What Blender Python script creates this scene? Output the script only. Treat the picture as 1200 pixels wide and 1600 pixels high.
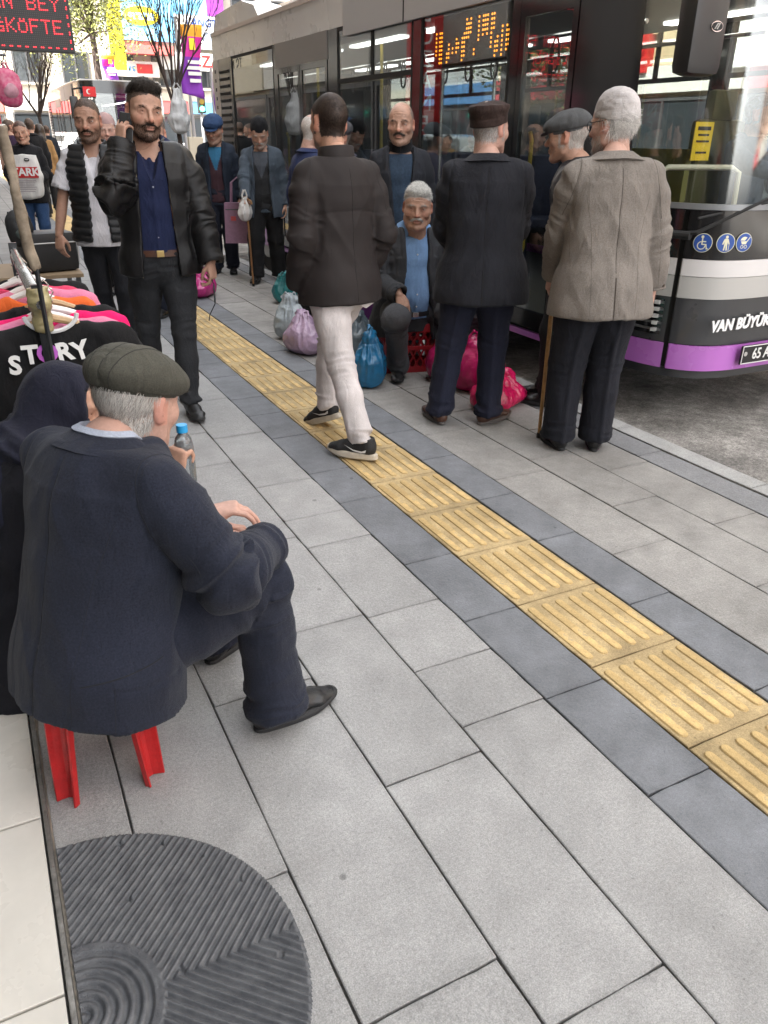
import bpy, bmesh, math, random
import numpy as np
from mathutils import Vector, Matrix
from mathutils.bvhtree import BVHTree

for o in list(bpy.data.objects): bpy.data.objects.remove(o, do_unlink=True)
scene = bpy.context.scene
COL = scene.collection

# ---------------------------------------------------------------- camera
cam_d = bpy.data.cameras.new('camera'); cam = bpy.data.objects.new('camera', cam_d); COL.objects.link(cam)
cam_d.sensor_fit = 'VERTICAL'; cam_d.sensor_height = 24.0; cam_d.lens = 24.0 * 1212.0 / 1600.0
cam_d.clip_start = 0.05; cam_d.clip_end = 2000
cam.matrix_world = Matrix(((0.89289219, 0.18763911, -0.40931051, 0.0),
                           (-0.45016255, 0.39190622, -0.80234855, 0.0),
                           (0.00985937, 0.90066702, 0.4343981, 1.6), (0, 0, 0, 1)))
scene.camera = cam
# ---------------------------------------------------------------- sky, sun, exposure
SUN_EL, SUN_DIR = 52.0, Vector((-0.86, -0.50))          # the sun stands behind the shops on the left
w = bpy.data.worlds.new('World'); scene.world = w; w.use_nodes = True
nt = w.node_tree; nt.nodes.clear()
sky = nt.nodes.new('ShaderNodeTexSky'); sky.sky_type = 'NISHITA'; sky.sun_disc = False
sky.sun_elevation = math.radians(SUN_EL); sky.sun_rotation = math.atan2(SUN_DIR.x, SUN_DIR.y)
sky.air_density = 1.0; sky.dust_density = 3.0; sky.ozone_density = 1.0
hs = nt.nodes.new('ShaderNodeHueSaturation'); hs.inputs['Saturation'].default_value = 0.12
bg = nt.nodes.new('ShaderNodeBackground'); bg.inputs['Strength'].default_value = 0.13
wo = nt.nodes.new('ShaderNodeOutputWorld')
nt.links.new(sky.outputs[0], hs.inputs['Color']); nt.links.new(hs.outputs[0], bg.inputs[0]); nt.links.new(bg.outputs[0], wo.inputs[0])
sun_d = bpy.data.lights.new('sun', 'SUN'); sun_d.energy = 3.4; sun_d.angle = math.radians(0.6); sun_d.color = (1.0, 0.95, 0.87)
sun = bpy.data.objects.new('sun', sun_d); COL.objects.link(sun)
sd = Vector((SUN_DIR.normalized().x * math.cos(math.radians(SUN_EL)), SUN_DIR.normalized().y * math.cos(math.radians(SUN_EL)), math.sin(math.radians(SUN_EL))))
sun.rotation_euler = sd.to_track_quat('Z', 'Y').to_euler(); sun.location = (-30, -20, 60)
vs = scene.view_settings; vs.view_transform = 'Standard'; vs.look = 'None'; vs.exposure = 3.1; vs.gamma = 1.0
scene.render.resolution_x = 768; scene.render.resolution_y = 1024

# ---------------------------------------------------------------- bookkeeping
def tag(o, label=None, cat=None, group=None, kind=None):
    if label: o['label'] = label
    if cat: o['category'] = cat
    if group: o['group'] = group
    if kind: o['kind'] = kind
    return o
def empty(name, loc=(0, 0, 0), rz=0.0, label=None, cat=None, group=None, parent=None):
    o = bpy.data.objects.new(name, None); COL.objects.link(o); o.empty_display_size = 0.1
    o.location = loc; o.rotation_euler = (0, 0, rz); o.parent = parent
    return tag(o, label, cat, group)
def meshobj(name, verts, faces, mat=None, parent=None, smooth=True, mats=None, fmat=None, col=None):
    me = bpy.data.meshes.new(name)
    verts = np.asarray(verts, np.float32)
    if isinstance(faces, np.ndarray):
        n, k = faces.shape
        me.vertices.add(len(verts)); me.vertices.foreach_set('co', verts.ravel())
        me.loops.add(n * k); me.loops.foreach_set('vertex_index', faces.astype(np.int32).ravel())
        me.polygons.add(n); me.polygons.foreach_set('loop_start', np.arange(0, n * k, k, dtype=np.int32))
        me.update(calc_edges=True); me.validate()
    else:
        me.from_pydata([tuple(v) for v in verts], [], [tuple(f) for f in faces]); me.update()
    for m in (mats or ([mat] if mat else [])): me.materials.append(m)
    if fmat is not None: me.polygons.foreach_set('material_index', np.asarray(fmat, np.int32))
    if smooth: me.polygons.foreach_set('use_smooth', np.ones(len(me.polygons), bool))
    if col is not None:
        a = me.color_attributes.new('Col', 'FLOAT_COLOR', 'POINT')
        c = np.ones((len(verts), 4), np.float32); c[:, :3] = col; a.data.foreach_set('color', c.ravel())
    o = bpy.data.objects.new(name, me); COL.objects.link(o); o.parent = parent
    return o
def copy_tree(o, parent=None):
    c = o.copy(); COL.objects.link(c); c.parent = parent
    for ch in list(o.children): copy_tree(ch, c)
    return c
class MB:
    """collects simple solids; build() links them as one mesh object"""
    def __init__(s): s.bm = bmesh.new()
    def box(s, c, d, rz=0.0, M=None, bevel=0.0):
        m = Matrix.Translation(c) @ (M if M is not None else Matrix.Rotation(rz, 4, 'Z')) @ Matrix.Diagonal((d[0], d[1], d[2], 1))
        r = bmesh.ops.create_cube(s.bm, size=1.0, matrix=m)
        if bevel:
            es = list({e for v in r['verts'] for e in v.link_edges})
            bmesh.ops.bevel(s.bm, geom=es, offset=bevel, segments=2, affect='EDGES', profile=0.6)
        return s
    def box2(s, a, b, bevel=0.0):
        return s.box([(a[i] + b[i]) / 2 for i in range(3)], [abs(b[i] - a[i]) for i in range(3)], bevel=bevel)
    def tube(s, pts, r, n=8, cap=True):
        pts = [Vector(p) for p in pts]; R = r if isinstance(r, (list, tuple)) else [r] * len(pts)
        rings = []; u = None
        for i, p in enumerate(pts):
            t = (pts[min(i + 1, len(pts) - 1)] - pts[max(i - 1, 0)]).normalized()
            if u is None: u = t.orthogonal().normalized()
            u = (u - t * u.dot(t)).normalized(); v = t.cross(u)
            rings.append([s.bm.verts.new(p + (u * math.cos(2 * math.pi * k / n) + v * math.sin(2 * math.pi * k / n)) * R[i]) for k in range(n)])
        for a, b in zip(rings, rings[1:]):
            for k in range(n): s.bm.faces.new((a[k], a[(k + 1) % n], b[(k + 1) % n], b[k]))
        if cap: s.bm.faces.new(rings[0][::-1]); s.bm.faces.new(rings[-1])
        return s
    def prism(s, poly, a, b, axis='Z'):
        """polygon (2D) extruded between a and b along an axis"""
        f = {'Z': lambda p, h: (p[0], p[1], h), 'Y': lambda p, h: (p[0], h, p[1]), 'X': lambda p, h: (h, p[0], p[1])}[axis]
        A = [s.bm.verts.new(f(p, a)) for p in poly]; B = [s.bm.verts.new(f(p, b)) for p in poly]
        n = len(poly)
        s.bm.faces.new(A[::-1]); s.bm.faces.new(B)
        for k in range(n): s.bm.faces.new((A[k], A[(k + 1) % n], B[(k + 1) % n], B[k]))
        return s
    def disc(s, c, r, n=24, axis='Z', h=0.004):
        f = {'Z': lambda x, y: (x, y), 'Y': lambda x, y: (x, y), 'X': lambda x, y: (x, y)}[axis]
        i, j, k = {'Z': (0, 1, 2), 'Y': (0, 2, 1), 'X': (1, 2, 0)}[axis]
        return s.prism([(c[i] + r * math.cos(2 * math.pi * q / n), c[j] + r * math.sin(2 * math.pi * q / n)) for q in range(n)], c[k] - h / 2, c[k] + h / 2, axis)
    def ball(s, c, r, seg=12, M=None):
        m = Matrix.Translation(c) @ (M if M is not None else Matrix.Identity(4))
        rr = r if isinstance(r, (list, tuple)) else (r, r, r)
        bmesh.ops.create_uvsphere(s.bm, u_segments=seg, v_segments=max(6, seg // 2 + 1), radius=1, matrix=m @ Matrix.Diagonal((rr[0], rr[1], rr[2], 1))); return s
    def quad(s, pts): s.bm.faces.new([s.bm.verts.new(p) for p in pts]); return s
    def build(s, name, mat, parent=None, smooth=False, ang=35):
        bmesh.ops.recalc_face_normals(s.bm, faces=s.bm.faces[:])
        me = bpy.data.meshes.new(name); s.bm.to_mesh(me); s.bm.free()
        if mat: me.materials.append(mat)
        if smooth:
            me.polygons.foreach_set('use_smooth', np.ones(len(me.polygons), bool))
            me.set_sharp_from_angle(angle=math.radians(ang))
        o = bpy.data.objects.new(name, me); COL.objects.link(o); o.parent = parent
        return o
def text_mesh(name, body, size, mat, M, parent=None, extrude=0.003, align='CENTER', shear=0.0, offset=0.0, sx=1.0):
    """flat lettering as a mesh; local x along the text, y up, z out of the face"""
    c = bpy.data.curves.new(name, 'FONT'); c.body = body; c.size = size; c.extrude = extrude; c.align_x = align; c.align_y = 'CENTER'
    c.shear = shear; c.offset = offset; c.resolution_u = 3
    t = bpy.data.objects.new(name, c); COL.objects.link(t)
    dg = bpy.context.evaluated_depsgraph_get(); me = bpy.data.meshes.new_from_object(t.evaluated_get(dg)); me.name = name
    bpy.data.objects.remove(t, do_unlink=True); bpy.data.curves.remove(c)
    me.transform(M @ Matrix.Diagonal((sx, 1, 1, 1))); me.materials.clear(); me.materials.append(mat)
    o = bpy.data.objects.new(name, me); COL.objects.link(o); o.parent = parent
    return o
def frame(o, x, y):
    """matrix from origin and the directions of the text line and of up"""
    x = Vector(x).normalized(); y = Vector(y); y = (y - x * x.dot(y)).normalized(); z = x.cross(y)
    return Matrix(((x.x, y.x, z.x, o[0]), (x.y, y.y, z.y, o[1]), (x.z, y.z, z.z, o[2]), (0, 0, 0, 1)))

# ---------------------------------------------------------------- materials
_MC = {}
def nodes_of(m): return m.node_tree.nodes, m.node_tree.links
def mat(name, col, rough=0.6, metal=0.0, nscale=0.0, namt=0.0, bump=0.0, bscale=60.0, sheen=0.0, spec=0.5, vcol=False, coat=0.0, emit=None, estr=0.0, col2=None, stretch=None, trans=0.0, detail=4.0):
    """principled material; nscale/namt: mottled colour between col and col2; bump: fine relief"""
    if name in _MC: return _MC[name]
    m = bpy.data.materials.new(name); m.use_nodes = True; N, L = nodes_of(m); b = N['Principled BSDF']; _MC[name] = m
    c4 = (*col, 1.0)
    b.inputs['Base Color'].default_value = c4; b.inputs['Roughness'].default_value = rough; b.inputs['Metallic'].default_value = metal
    b.inputs['Specular IOR Level'].default_value = spec; b.inputs['Sheen Weight'].default_value = sheen; b.inputs['Sheen Roughness'].default_value = 0.5
    b.inputs['Coat Weight'].default_value = coat; b.inputs['Coat Roughness'].default_value = 0.08
    if trans: b.inputs['Transmission Weight'].default_value = trans
    if emit: b.inputs['Emission Color'].default_value = (*emit, 1); b.inputs['Emission Strength'].default_value = estr
    tc = N.new('ShaderNodeTexCoord'); src = tc.outputs['Object']
    if stretch:
        mp = N.new('ShaderNodeMapping'); mp.inputs['Scale'].default_value = stretch; L.new(src, mp.inputs['Vector']); src = mp.outputs[0]
    cur = None
    if vcol:
        a = N.new('ShaderNodeVertexColor'); a.layer_name = 'Col'; cur = a.outputs['Color']
    if namt:
        n = N.new('ShaderNodeTexNoise'); n.inputs['Scale'].default_value = nscale; n.inputs['Detail'].default_value = detail; n.inputs['Roughness'].default_value = 0.65; L.new(src, n.inputs['Vector'])
        r = N.new('ShaderNodeMapRange'); r.inputs['From Min'].default_value = 0.3; r.inputs['From Max'].default_value = 0.7; L.new(n.outputs['Fac'], r.inputs['Value'])
        mx = N.new('ShaderNodeMix'); mx.data_type = 'RGBA'
        k2 = col2 if col2 else tuple(max(0.0, min(1.0, v * (1 - namt))) for v in col)
        L.new(r.outputs[0], mx.inputs['Factor'])
        if cur is not None:
            hv = N.new('ShaderNodeHueSaturation'); hv.inputs['Value'].default_value = 1 - namt; L.new(cur, hv.inputs['Color'])
            L.new(cur, mx.inputs['A']); L.new(hv.outputs[0], mx.inputs['B'])
        else:
            mx.inputs['A'].default_value = c4; mx.inputs['B'].default_value = (*k2, 1)
        cur = mx.outputs['Result']
        rr = N.new('ShaderNodeMapRange'); rr.inputs['To Min'].default_value = max(0.02, rough - 0.08); rr.inputs['To Max'].default_value = min(1, rough + 0.08); L.new(n.outputs['Fac'], rr.inputs['Value']); L.new(rr.outputs[0], b.inputs['Roughness'])
    if cur is not None: L.new(cur, b.inputs['Base Color'])
    if bump:
        n2 = N.new('ShaderNodeTexNoise'); n2.inputs['Scale'].default_value = bscale; n2.inputs['Detail'].default_value = 3.0; L.new(src, n2.inputs['Vector'])
        bp = N.new('ShaderNodeBump'); bp.inputs['Strength'].default_value = min(1.0, bump); bp.inputs['Distance'].default_value = 0.004; L.new(n2.outputs['Fac'], bp.inputs['Height']); L.new(bp.outputs[0], b.inputs['Normal'])
    return m
def crease(m, amt=1.0):
    """small drag lines and puckers added to whatever relief the material has"""
    N, L = nodes_of(m); b = N['Principled BSDF']; tc = N.new('ShaderNodeTexCoord')
    mp = N.new('ShaderNodeMapping'); mp.inputs['Scale'].default_value = (1.0, 1.0, 0.45); mp.inputs['Rotation'].default_value = (0.3, 0.5, 0.2); L.new(tc.outputs['Object'], mp.inputs['Vector'])
    n = N.new('ShaderNodeTexNoise'); n.noise_type = 'RIDGED_MULTIFRACTAL'; n.inputs['Scale'].default_value = 7.0; n.inputs['Detail'].default_value = 2.0; n.inputs['Distortion'].default_value = 0.8; n.normalize = True; L.new(mp.outputs[0], n.inputs['Vector'])
    n2 = N.new('ShaderNodeTexNoise'); n2.inputs['Scale'].default_value = 26.0; n2.inputs['Detail'].default_value = 3.0; n2.inputs['Distortion'].default_value = 1.2; L.new(mp.outputs[0], n2.inputs['Vector'])
    ad = N.new('ShaderNodeMath'); ad.operation = 'MULTIPLY_ADD'; ad.inputs[1].default_value = 0.22; L.new(n2.outputs['Fac'], ad.inputs[0]); L.new(n.outputs['Fac'], ad.inputs[2])
    bp = N.new('ShaderNodeBump'); bp.inputs['Strength'].default_value = min(1.0, 0.8 * amt); bp.inputs['Distance'].default_value = 0.028; L.new(ad.outputs[0], bp.inputs['Height'])
    if b.inputs['Normal'].links: L.new(b.inputs['Normal'].links[0].from_socket, bp.inputs['Normal'])
    L.new(bp.outputs[0], b.inputs['Normal'])
def cloth(name, col, rough=0.85, weave=900.0, mott=0.25, sheen=0.15, col2=None, nscale=220.0, crs=1.0):
    """woven fabric: fine mottle, broad fading and a tiny weave relief"""
    if name in _MC: return _MC[name]
    m = mat(name, col, rough, nscale=nscale, namt=mott, sheen=sheen * 0.12, spec=0.2, bump=0.35, bscale=weave, col2=col2)
    N, L = nodes_of(m); b = N['Principled BSDF']
    tc = N.new('ShaderNodeTexCoord'); n = N.new('ShaderNodeTexNoise'); n.inputs['Scale'].default_value = 5.0; n.inputs['Detail'].default_value = 3.0; L.new(tc.outputs['Object'], n.inputs['Vector'])
    r = N.new('ShaderNodeMapRange'); r.inputs['From Min'].default_value = 0.3; r.inputs['From Max'].default_value = 0.7; r.inputs['To Min'].default_value = 0.86; r.inputs['To Max'].default_value = 1.16; L.new(n.outputs['Fac'], r.inputs['Value'])
    hv = N.new('ShaderNodeHueSaturation'); src = b.inputs['Base Color'].links[0].from_socket
    L.new(src, hv.inputs['Color']); L.new(r.outputs[0], hv.inputs['Value']); L.new(hv.outputs[0], b.inputs['Base Color'])
    crease(m, crs)
    return m
def glow(name, col, s):
    return mat(name, col, 0.5, emit=col, estr=s)
# ================================================================= shape fields (implicit solids meshed by surface nets)
f32 = np.float32
def V(*a): return np.array(a, np.float64)
def unit(v): v = np.asarray(v, float); return v / (np.linalg.norm(v) + 1e-12)
def perp(u, ax):
    u = np.asarray(u, float); u = u - ax * (u @ ax)
    if np.linalg.norm(u) < 1e-6: u = np.cross(ax, (0.31, 0.77, 0.55))
    return unit(u)
class Sweep:
    """elliptic rings along a polyline; u is the direction of the first radius"""
    def __init__(s, pts, ru, rv=None, u=(1, 0, 0), cut0=False, cut1=False, k=0.0):
        s.p = [np.asarray(p, float) for p in pts]; n = len(pts)
        s.ru = [ru] * n if np.isscalar(ru) else list(ru); rv = s.ru if rv is None else rv
        s.rv = [rv] * n if np.isscalar(rv) else list(rv); s.u = u; s.c0, s.c1, s.k = cut0, cut1, k
        m = max(max(s.ru), max(s.rv)); s.lo = np.min(s.p, 0) - m; s.hi = np.max(s.p, 0) + m
    def d(s, x, y, z):
        out = None; n = len(s.p)
        for i in range(n - 1):
            a, b = s.p[i], s.p[i + 1]; ax = b - a; Ln = np.linalg.norm(ax); ax = ax / Ln
            w = perp(s.u, ax); v = np.cross(ax, w)
            px, py, pz = x - f32(a[0]), y - f32(a[1]), z - f32(a[2])
            t0 = px * f32(ax[0]) + py * f32(ax[1]) + pz * f32(ax[2])
            t = np.clip(t0, 0, f32(Ln)); qa = t0 - t
            qu = px * f32(w[0]) + py * f32(w[1]) + pz * f32(w[2]); qv = px * f32(v[0]) + py * f32(v[1]) + pz * f32(v[2])
            tt = t / f32(Ln); ru = f32(s.ru[i]) + tt * f32(s.ru[i + 1] - s.ru[i]); rv = f32(s.rv[i]) + tt * f32(s.rv[i + 1] - s.rv[i])
            rm = np.minimum(ru, rv)
            dd = (np.sqrt((qu / ru) ** 2 + (qv / rv) ** 2 + (qa / rm) ** 2) - 1) * rm
            if s.c0 and i == 0: dd = np.maximum(dd, -t0)
            if s.c1 and i == n - 2: dd = np.maximum(dd, t0 - f32(Ln))
            out = dd if out is None else (np.minimum(out, dd) if s.k <= 0 else smin(out, dd, s.k))
        return out
class Ell:
    def __init__(s, c, r, R=None):
        s.c = np.asarray(c, float); s.r = np.asarray(r if not np.isscalar(r) else (r, r, r), float); s.R = None if R is None else np.asarray(R, float)
        m = s.r.max(); s.lo = s.c - m; s.hi = s.c + m
    def d(s, x, y, z):
        q = (x - f32(s.c[0]), y - f32(s.c[1]), z - f32(s.c[2]))
        if s.R is not None: q = tuple(q[0] * f32(s.R[0, i]) + q[1] * f32(s.R[1, i]) + q[2] * f32(s.R[2, i]) for i in range(3))
        return (np.sqrt((q[0] / f32(s.r[0])) ** 2 + (q[1] / f32(s.r[1])) ** 2 + (q[2] / f32(s.r[2])) ** 2) - 1) * f32(s.r.min())
def smin(a, b, k):
    h = np.clip(0.5 + 0.5 * (b - a) / k, 0, 1); return b + (a - b) * h - k * h * (1 - h)
def smax(a, b, k): return -smin(-a, -b, k)
class Field:
    def __init__(s, prims, h, pad=0.03, lo=None, hi=None):
        s.h = h
        lo = np.min([p.lo for p in prims], 0) - pad if lo is None else np.asarray(lo, float)
        hi = np.max([p.hi for p in prims], 0) + pad if hi is None else np.asarray(hi, float)
        n = np.ceil((hi - lo) / h).astype(int) + 1; s.lo = lo; s.n = n
        s.ax = [(lo[i] + h * np.arange(n[i])).astype(f32) for i in range(3)]
        s.F = np.full(n, 1.0, f32)
    def grid(s): return s.ax[0][:, None, None], s.ax[1][None, :, None], s.ax[2][None, None, :]
    def _sl(s, p, m):
        a = np.maximum(0, np.floor((p.lo - m - s.lo) / s.h).astype(int)); b = np.minimum(s.n, np.ceil((p.hi + m - s.lo) / s.h).astype(int) + 1)
        if np.any(b <= a): return None, None
        sl = tuple(slice(a[i], b[i]) for i in range(3))
        return sl, (s.ax[0][sl[0]][:, None, None], s.ax[1][sl[1]][None, :, None], s.ax[2][sl[2]][None, None, :])
    def add(s, p, k=0.02):
        sl, g = s._sl(p, k + 2 * s.h)
        if sl is not None: s.F[sl] = smin(s.F[sl], p.d(*g), k) if k > 0 else np.minimum(s.F[sl], p.d(*g))
        return s
    def sub(s, p, k=0.008):
        sl, g = s._sl(p, k + 2 * s.h)
        if sl is not None: s.F[sl] = smax(s.F[sl], -p.d(*g), k)
        return s
    def mesh(s): return surfnets(s.F, s.lo, s.h)
def surfnets(F, lo, h):
    F = np.pad(F, 1, constant_values=1.0); lo = np.asarray(lo) - h
    S = F < 0; nx, ny, nz = F.shape
    c = np.zeros((nx - 1, ny - 1, nz - 1), np.int8)
    for i in (0, 1):
        for j in (0, 1):
            for k in (0, 1): c += S[i:nx - 1 + i, j:ny - 1 + j, k:nz - 1 + k]
    act = (c > 0) & (c < 8); I = np.argwhere(act)
    idx = np.full(act.shape, -1, np.int64); idx[act] = np.arange(len(I))
    acc = np.zeros((len(I), 3)); cnt = np.zeros(len(I))
    corner = [(i, j, k) for i in (0, 1) for j in (0, 1) for k in (0, 1)]
    val = {q: F[I[:, 0] + q[0], I[:, 1] + q[1], I[:, 2] + q[2]] for q in corner}
    for q in corner:
        for a in range(3):
            if q[a] == 0:
                q2 = list(q); q2[a] = 1; q2 = tuple(q2); va, vb = val[q], val[q2]; m = (va < 0) != (vb < 0)
                t = np.where(m, va / np.where(m, va - vb, 1), 0)
                for d in range(3): acc[:, d] += np.where(m, q[d] + (t if d == a else 0), 0)
                cnt += m
    P = (I + acc / cnt[:, None]) * h + lo
    Q = []
    for a in range(3):
        s0 = [slice(1, -1)] * 3; s0[a] = slice(0, -1); s1 = [slice(1, -1)] * 3; s1[a] = slice(1, None)
        A, B = S[tuple(s0)], S[tuple(s1)]; m = A != B; e = np.argwhere(m); fl = A[m]
        o = [1, 1, 1]; o[a] = 0; e = e + o
        b, cc = (a + 1) % 3, (a + 2) % 3
        def cell(db, dc):
            w = e.copy(); w[:, b] += db; w[:, cc] += dc; return idx[w[:, 0], w[:, 1], w[:, 2]]
        q = np.stack([cell(-1, -1), cell(0, -1), cell(0, 0), cell(-1, 0)], 1)
        q[~fl] = q[~fl][:, ::-1]; Q.append(q)
    return P, np.concatenate(Q)
def normals(P, Q):
    d = np.cross(P[Q[:, 2]] - P[Q[:, 0]], P[Q[:, 3]] - P[Q[:, 1]]); N = np.zeros_like(P)
    for k in range(4):
        for a in range(3): N[:, a] += np.bincount(Q[:, k], d[:, a], len(P))
    return N / (np.linalg.norm(N, axis=1, keepdims=True) + 1e-12)
_RT = np.random.RandomState(7).rand(4096)
def vnoise(P, seed=0):
    """smooth value noise in [-1, 1]"""
    P = np.asarray(P, float); i = np.floor(P).astype(np.int64); f = P - i; f = f * f * (3 - 2 * f); r = 0
    for a in (0, 1):
        for b in (0, 1):
            for c in (0, 1):
                hsh = ((i[:, 0] + a) * 73856093 ^ (i[:, 1] + b) * 19349663 ^ (i[:, 2] + c) * 83492791 ^ (seed * 2654435)) & 4095
                r = r + _RT[hsh] * (f[:, 0] if a else 1 - f[:, 0]) * (f[:, 1] if b else 1 - f[:, 1]) * (f[:, 2] if c else 1 - f[:, 2])
    return r * 2 - 1
def ridge(P, seed=0): n = vnoise(P, seed); return (1 - np.abs(n) * 2.2).clip(-1, 1)
def rotm(yaw=0, pitch=0, roll=0):
    """yaw turns to the left, pitch looks down, roll tips to the right (degrees)"""
    y, p, r = (math.radians(v) for v in (yaw, pitch, roll))
    Rz = V([math.cos(y), -math.sin(y), 0], [math.sin(y), math.cos(y), 0], [0, 0, 1])
    Rx = V([1, 0, 0], [0, math.cos(-p), -math.sin(-p)], [0, math.sin(-p), math.cos(-p)])
    Ry = V([math.cos(r), 0, math.sin(r)], [0, 1, 0], [-math.sin(r), 0, math.cos(r)])
    return Rz @ Rx @ Ry
def ik(a, t, l1, l2, pole):
    a, t = np.asarray(a, float), np.asarray(t, float); d = t - a; L = np.linalg.norm(d)
    if L > (l1 + l2) * 0.998: t = a + d / L * (l1 + l2) * 0.998; d = t - a; L = np.linalg.norm(d)
    x = (l1 * l1 - l2 * l2 + L * L) / (2 * L); hgt = math.sqrt(max(1e-9, l1 * l1 - x * x)); ax = d / L
    return a + ax * x + perp(pole, ax) * hgt, t
def seg_t(P, a, b):
    ax = b - a; L = np.linalg.norm(ax); t = ((P - a) @ ax) / (L * L); q = P - a - np.clip(t, 0, 1)[:, None] * ax
    return t, np.linalg.norm(q, axis=1), L

# ================================================================= hair
def strands(P, N, n, length, width, flow, rng, lift=0.35, droop=0.0, jit=0.35, seg=3):
    """n tapered blades growing on the points P; flow(P) gives the combing direction"""
    if len(P) == 0: return np.zeros((0, 3)), np.zeros((0, 4), int)
    i = rng.randint(0, len(P), n); p = P[i] + rng.randn(n, 3) * 0.0025; nn = N[i]
    fl = flow(p) + rng.randn(n, 3) * jit; fl -= nn * np.sum(fl * nn, 1)[:, None]; fl /= np.linalg.norm(fl, axis=1, keepdims=True) + 1e-9
    Ls = length * (0.55 + 0.7 * rng.rand(n)); sidev = np.cross(fl, nn); sidev /= np.linalg.norm(sidev, axis=1, keepdims=True) + 1e-9
    vs_, fs = [], []
    for k in range(seg + 1):
        t = k / seg; c = p - nn * 0.002 + fl * (Ls * t)[:, None] + nn * (lift * Ls * t * (1 - 0.55 * t))[:, None] - V(0, 0, 1) * (droop * Ls * t * t)[:, None]
        wd = width * (1 - 0.8 * t)
        vs_ += [c - sidev * wd, c + sidev * wd]
    A = np.stack(vs_, 1).reshape(-1, 3); m = 2 * (seg + 1); b = np.arange(n) * m
    for k in range(seg): fs.append(np.stack([b + 2 * k, b + 2 * k + 1, b + 2 * k + 3, b + 2 * k + 2], 1))
    return A, np.concatenate(fs)

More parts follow.
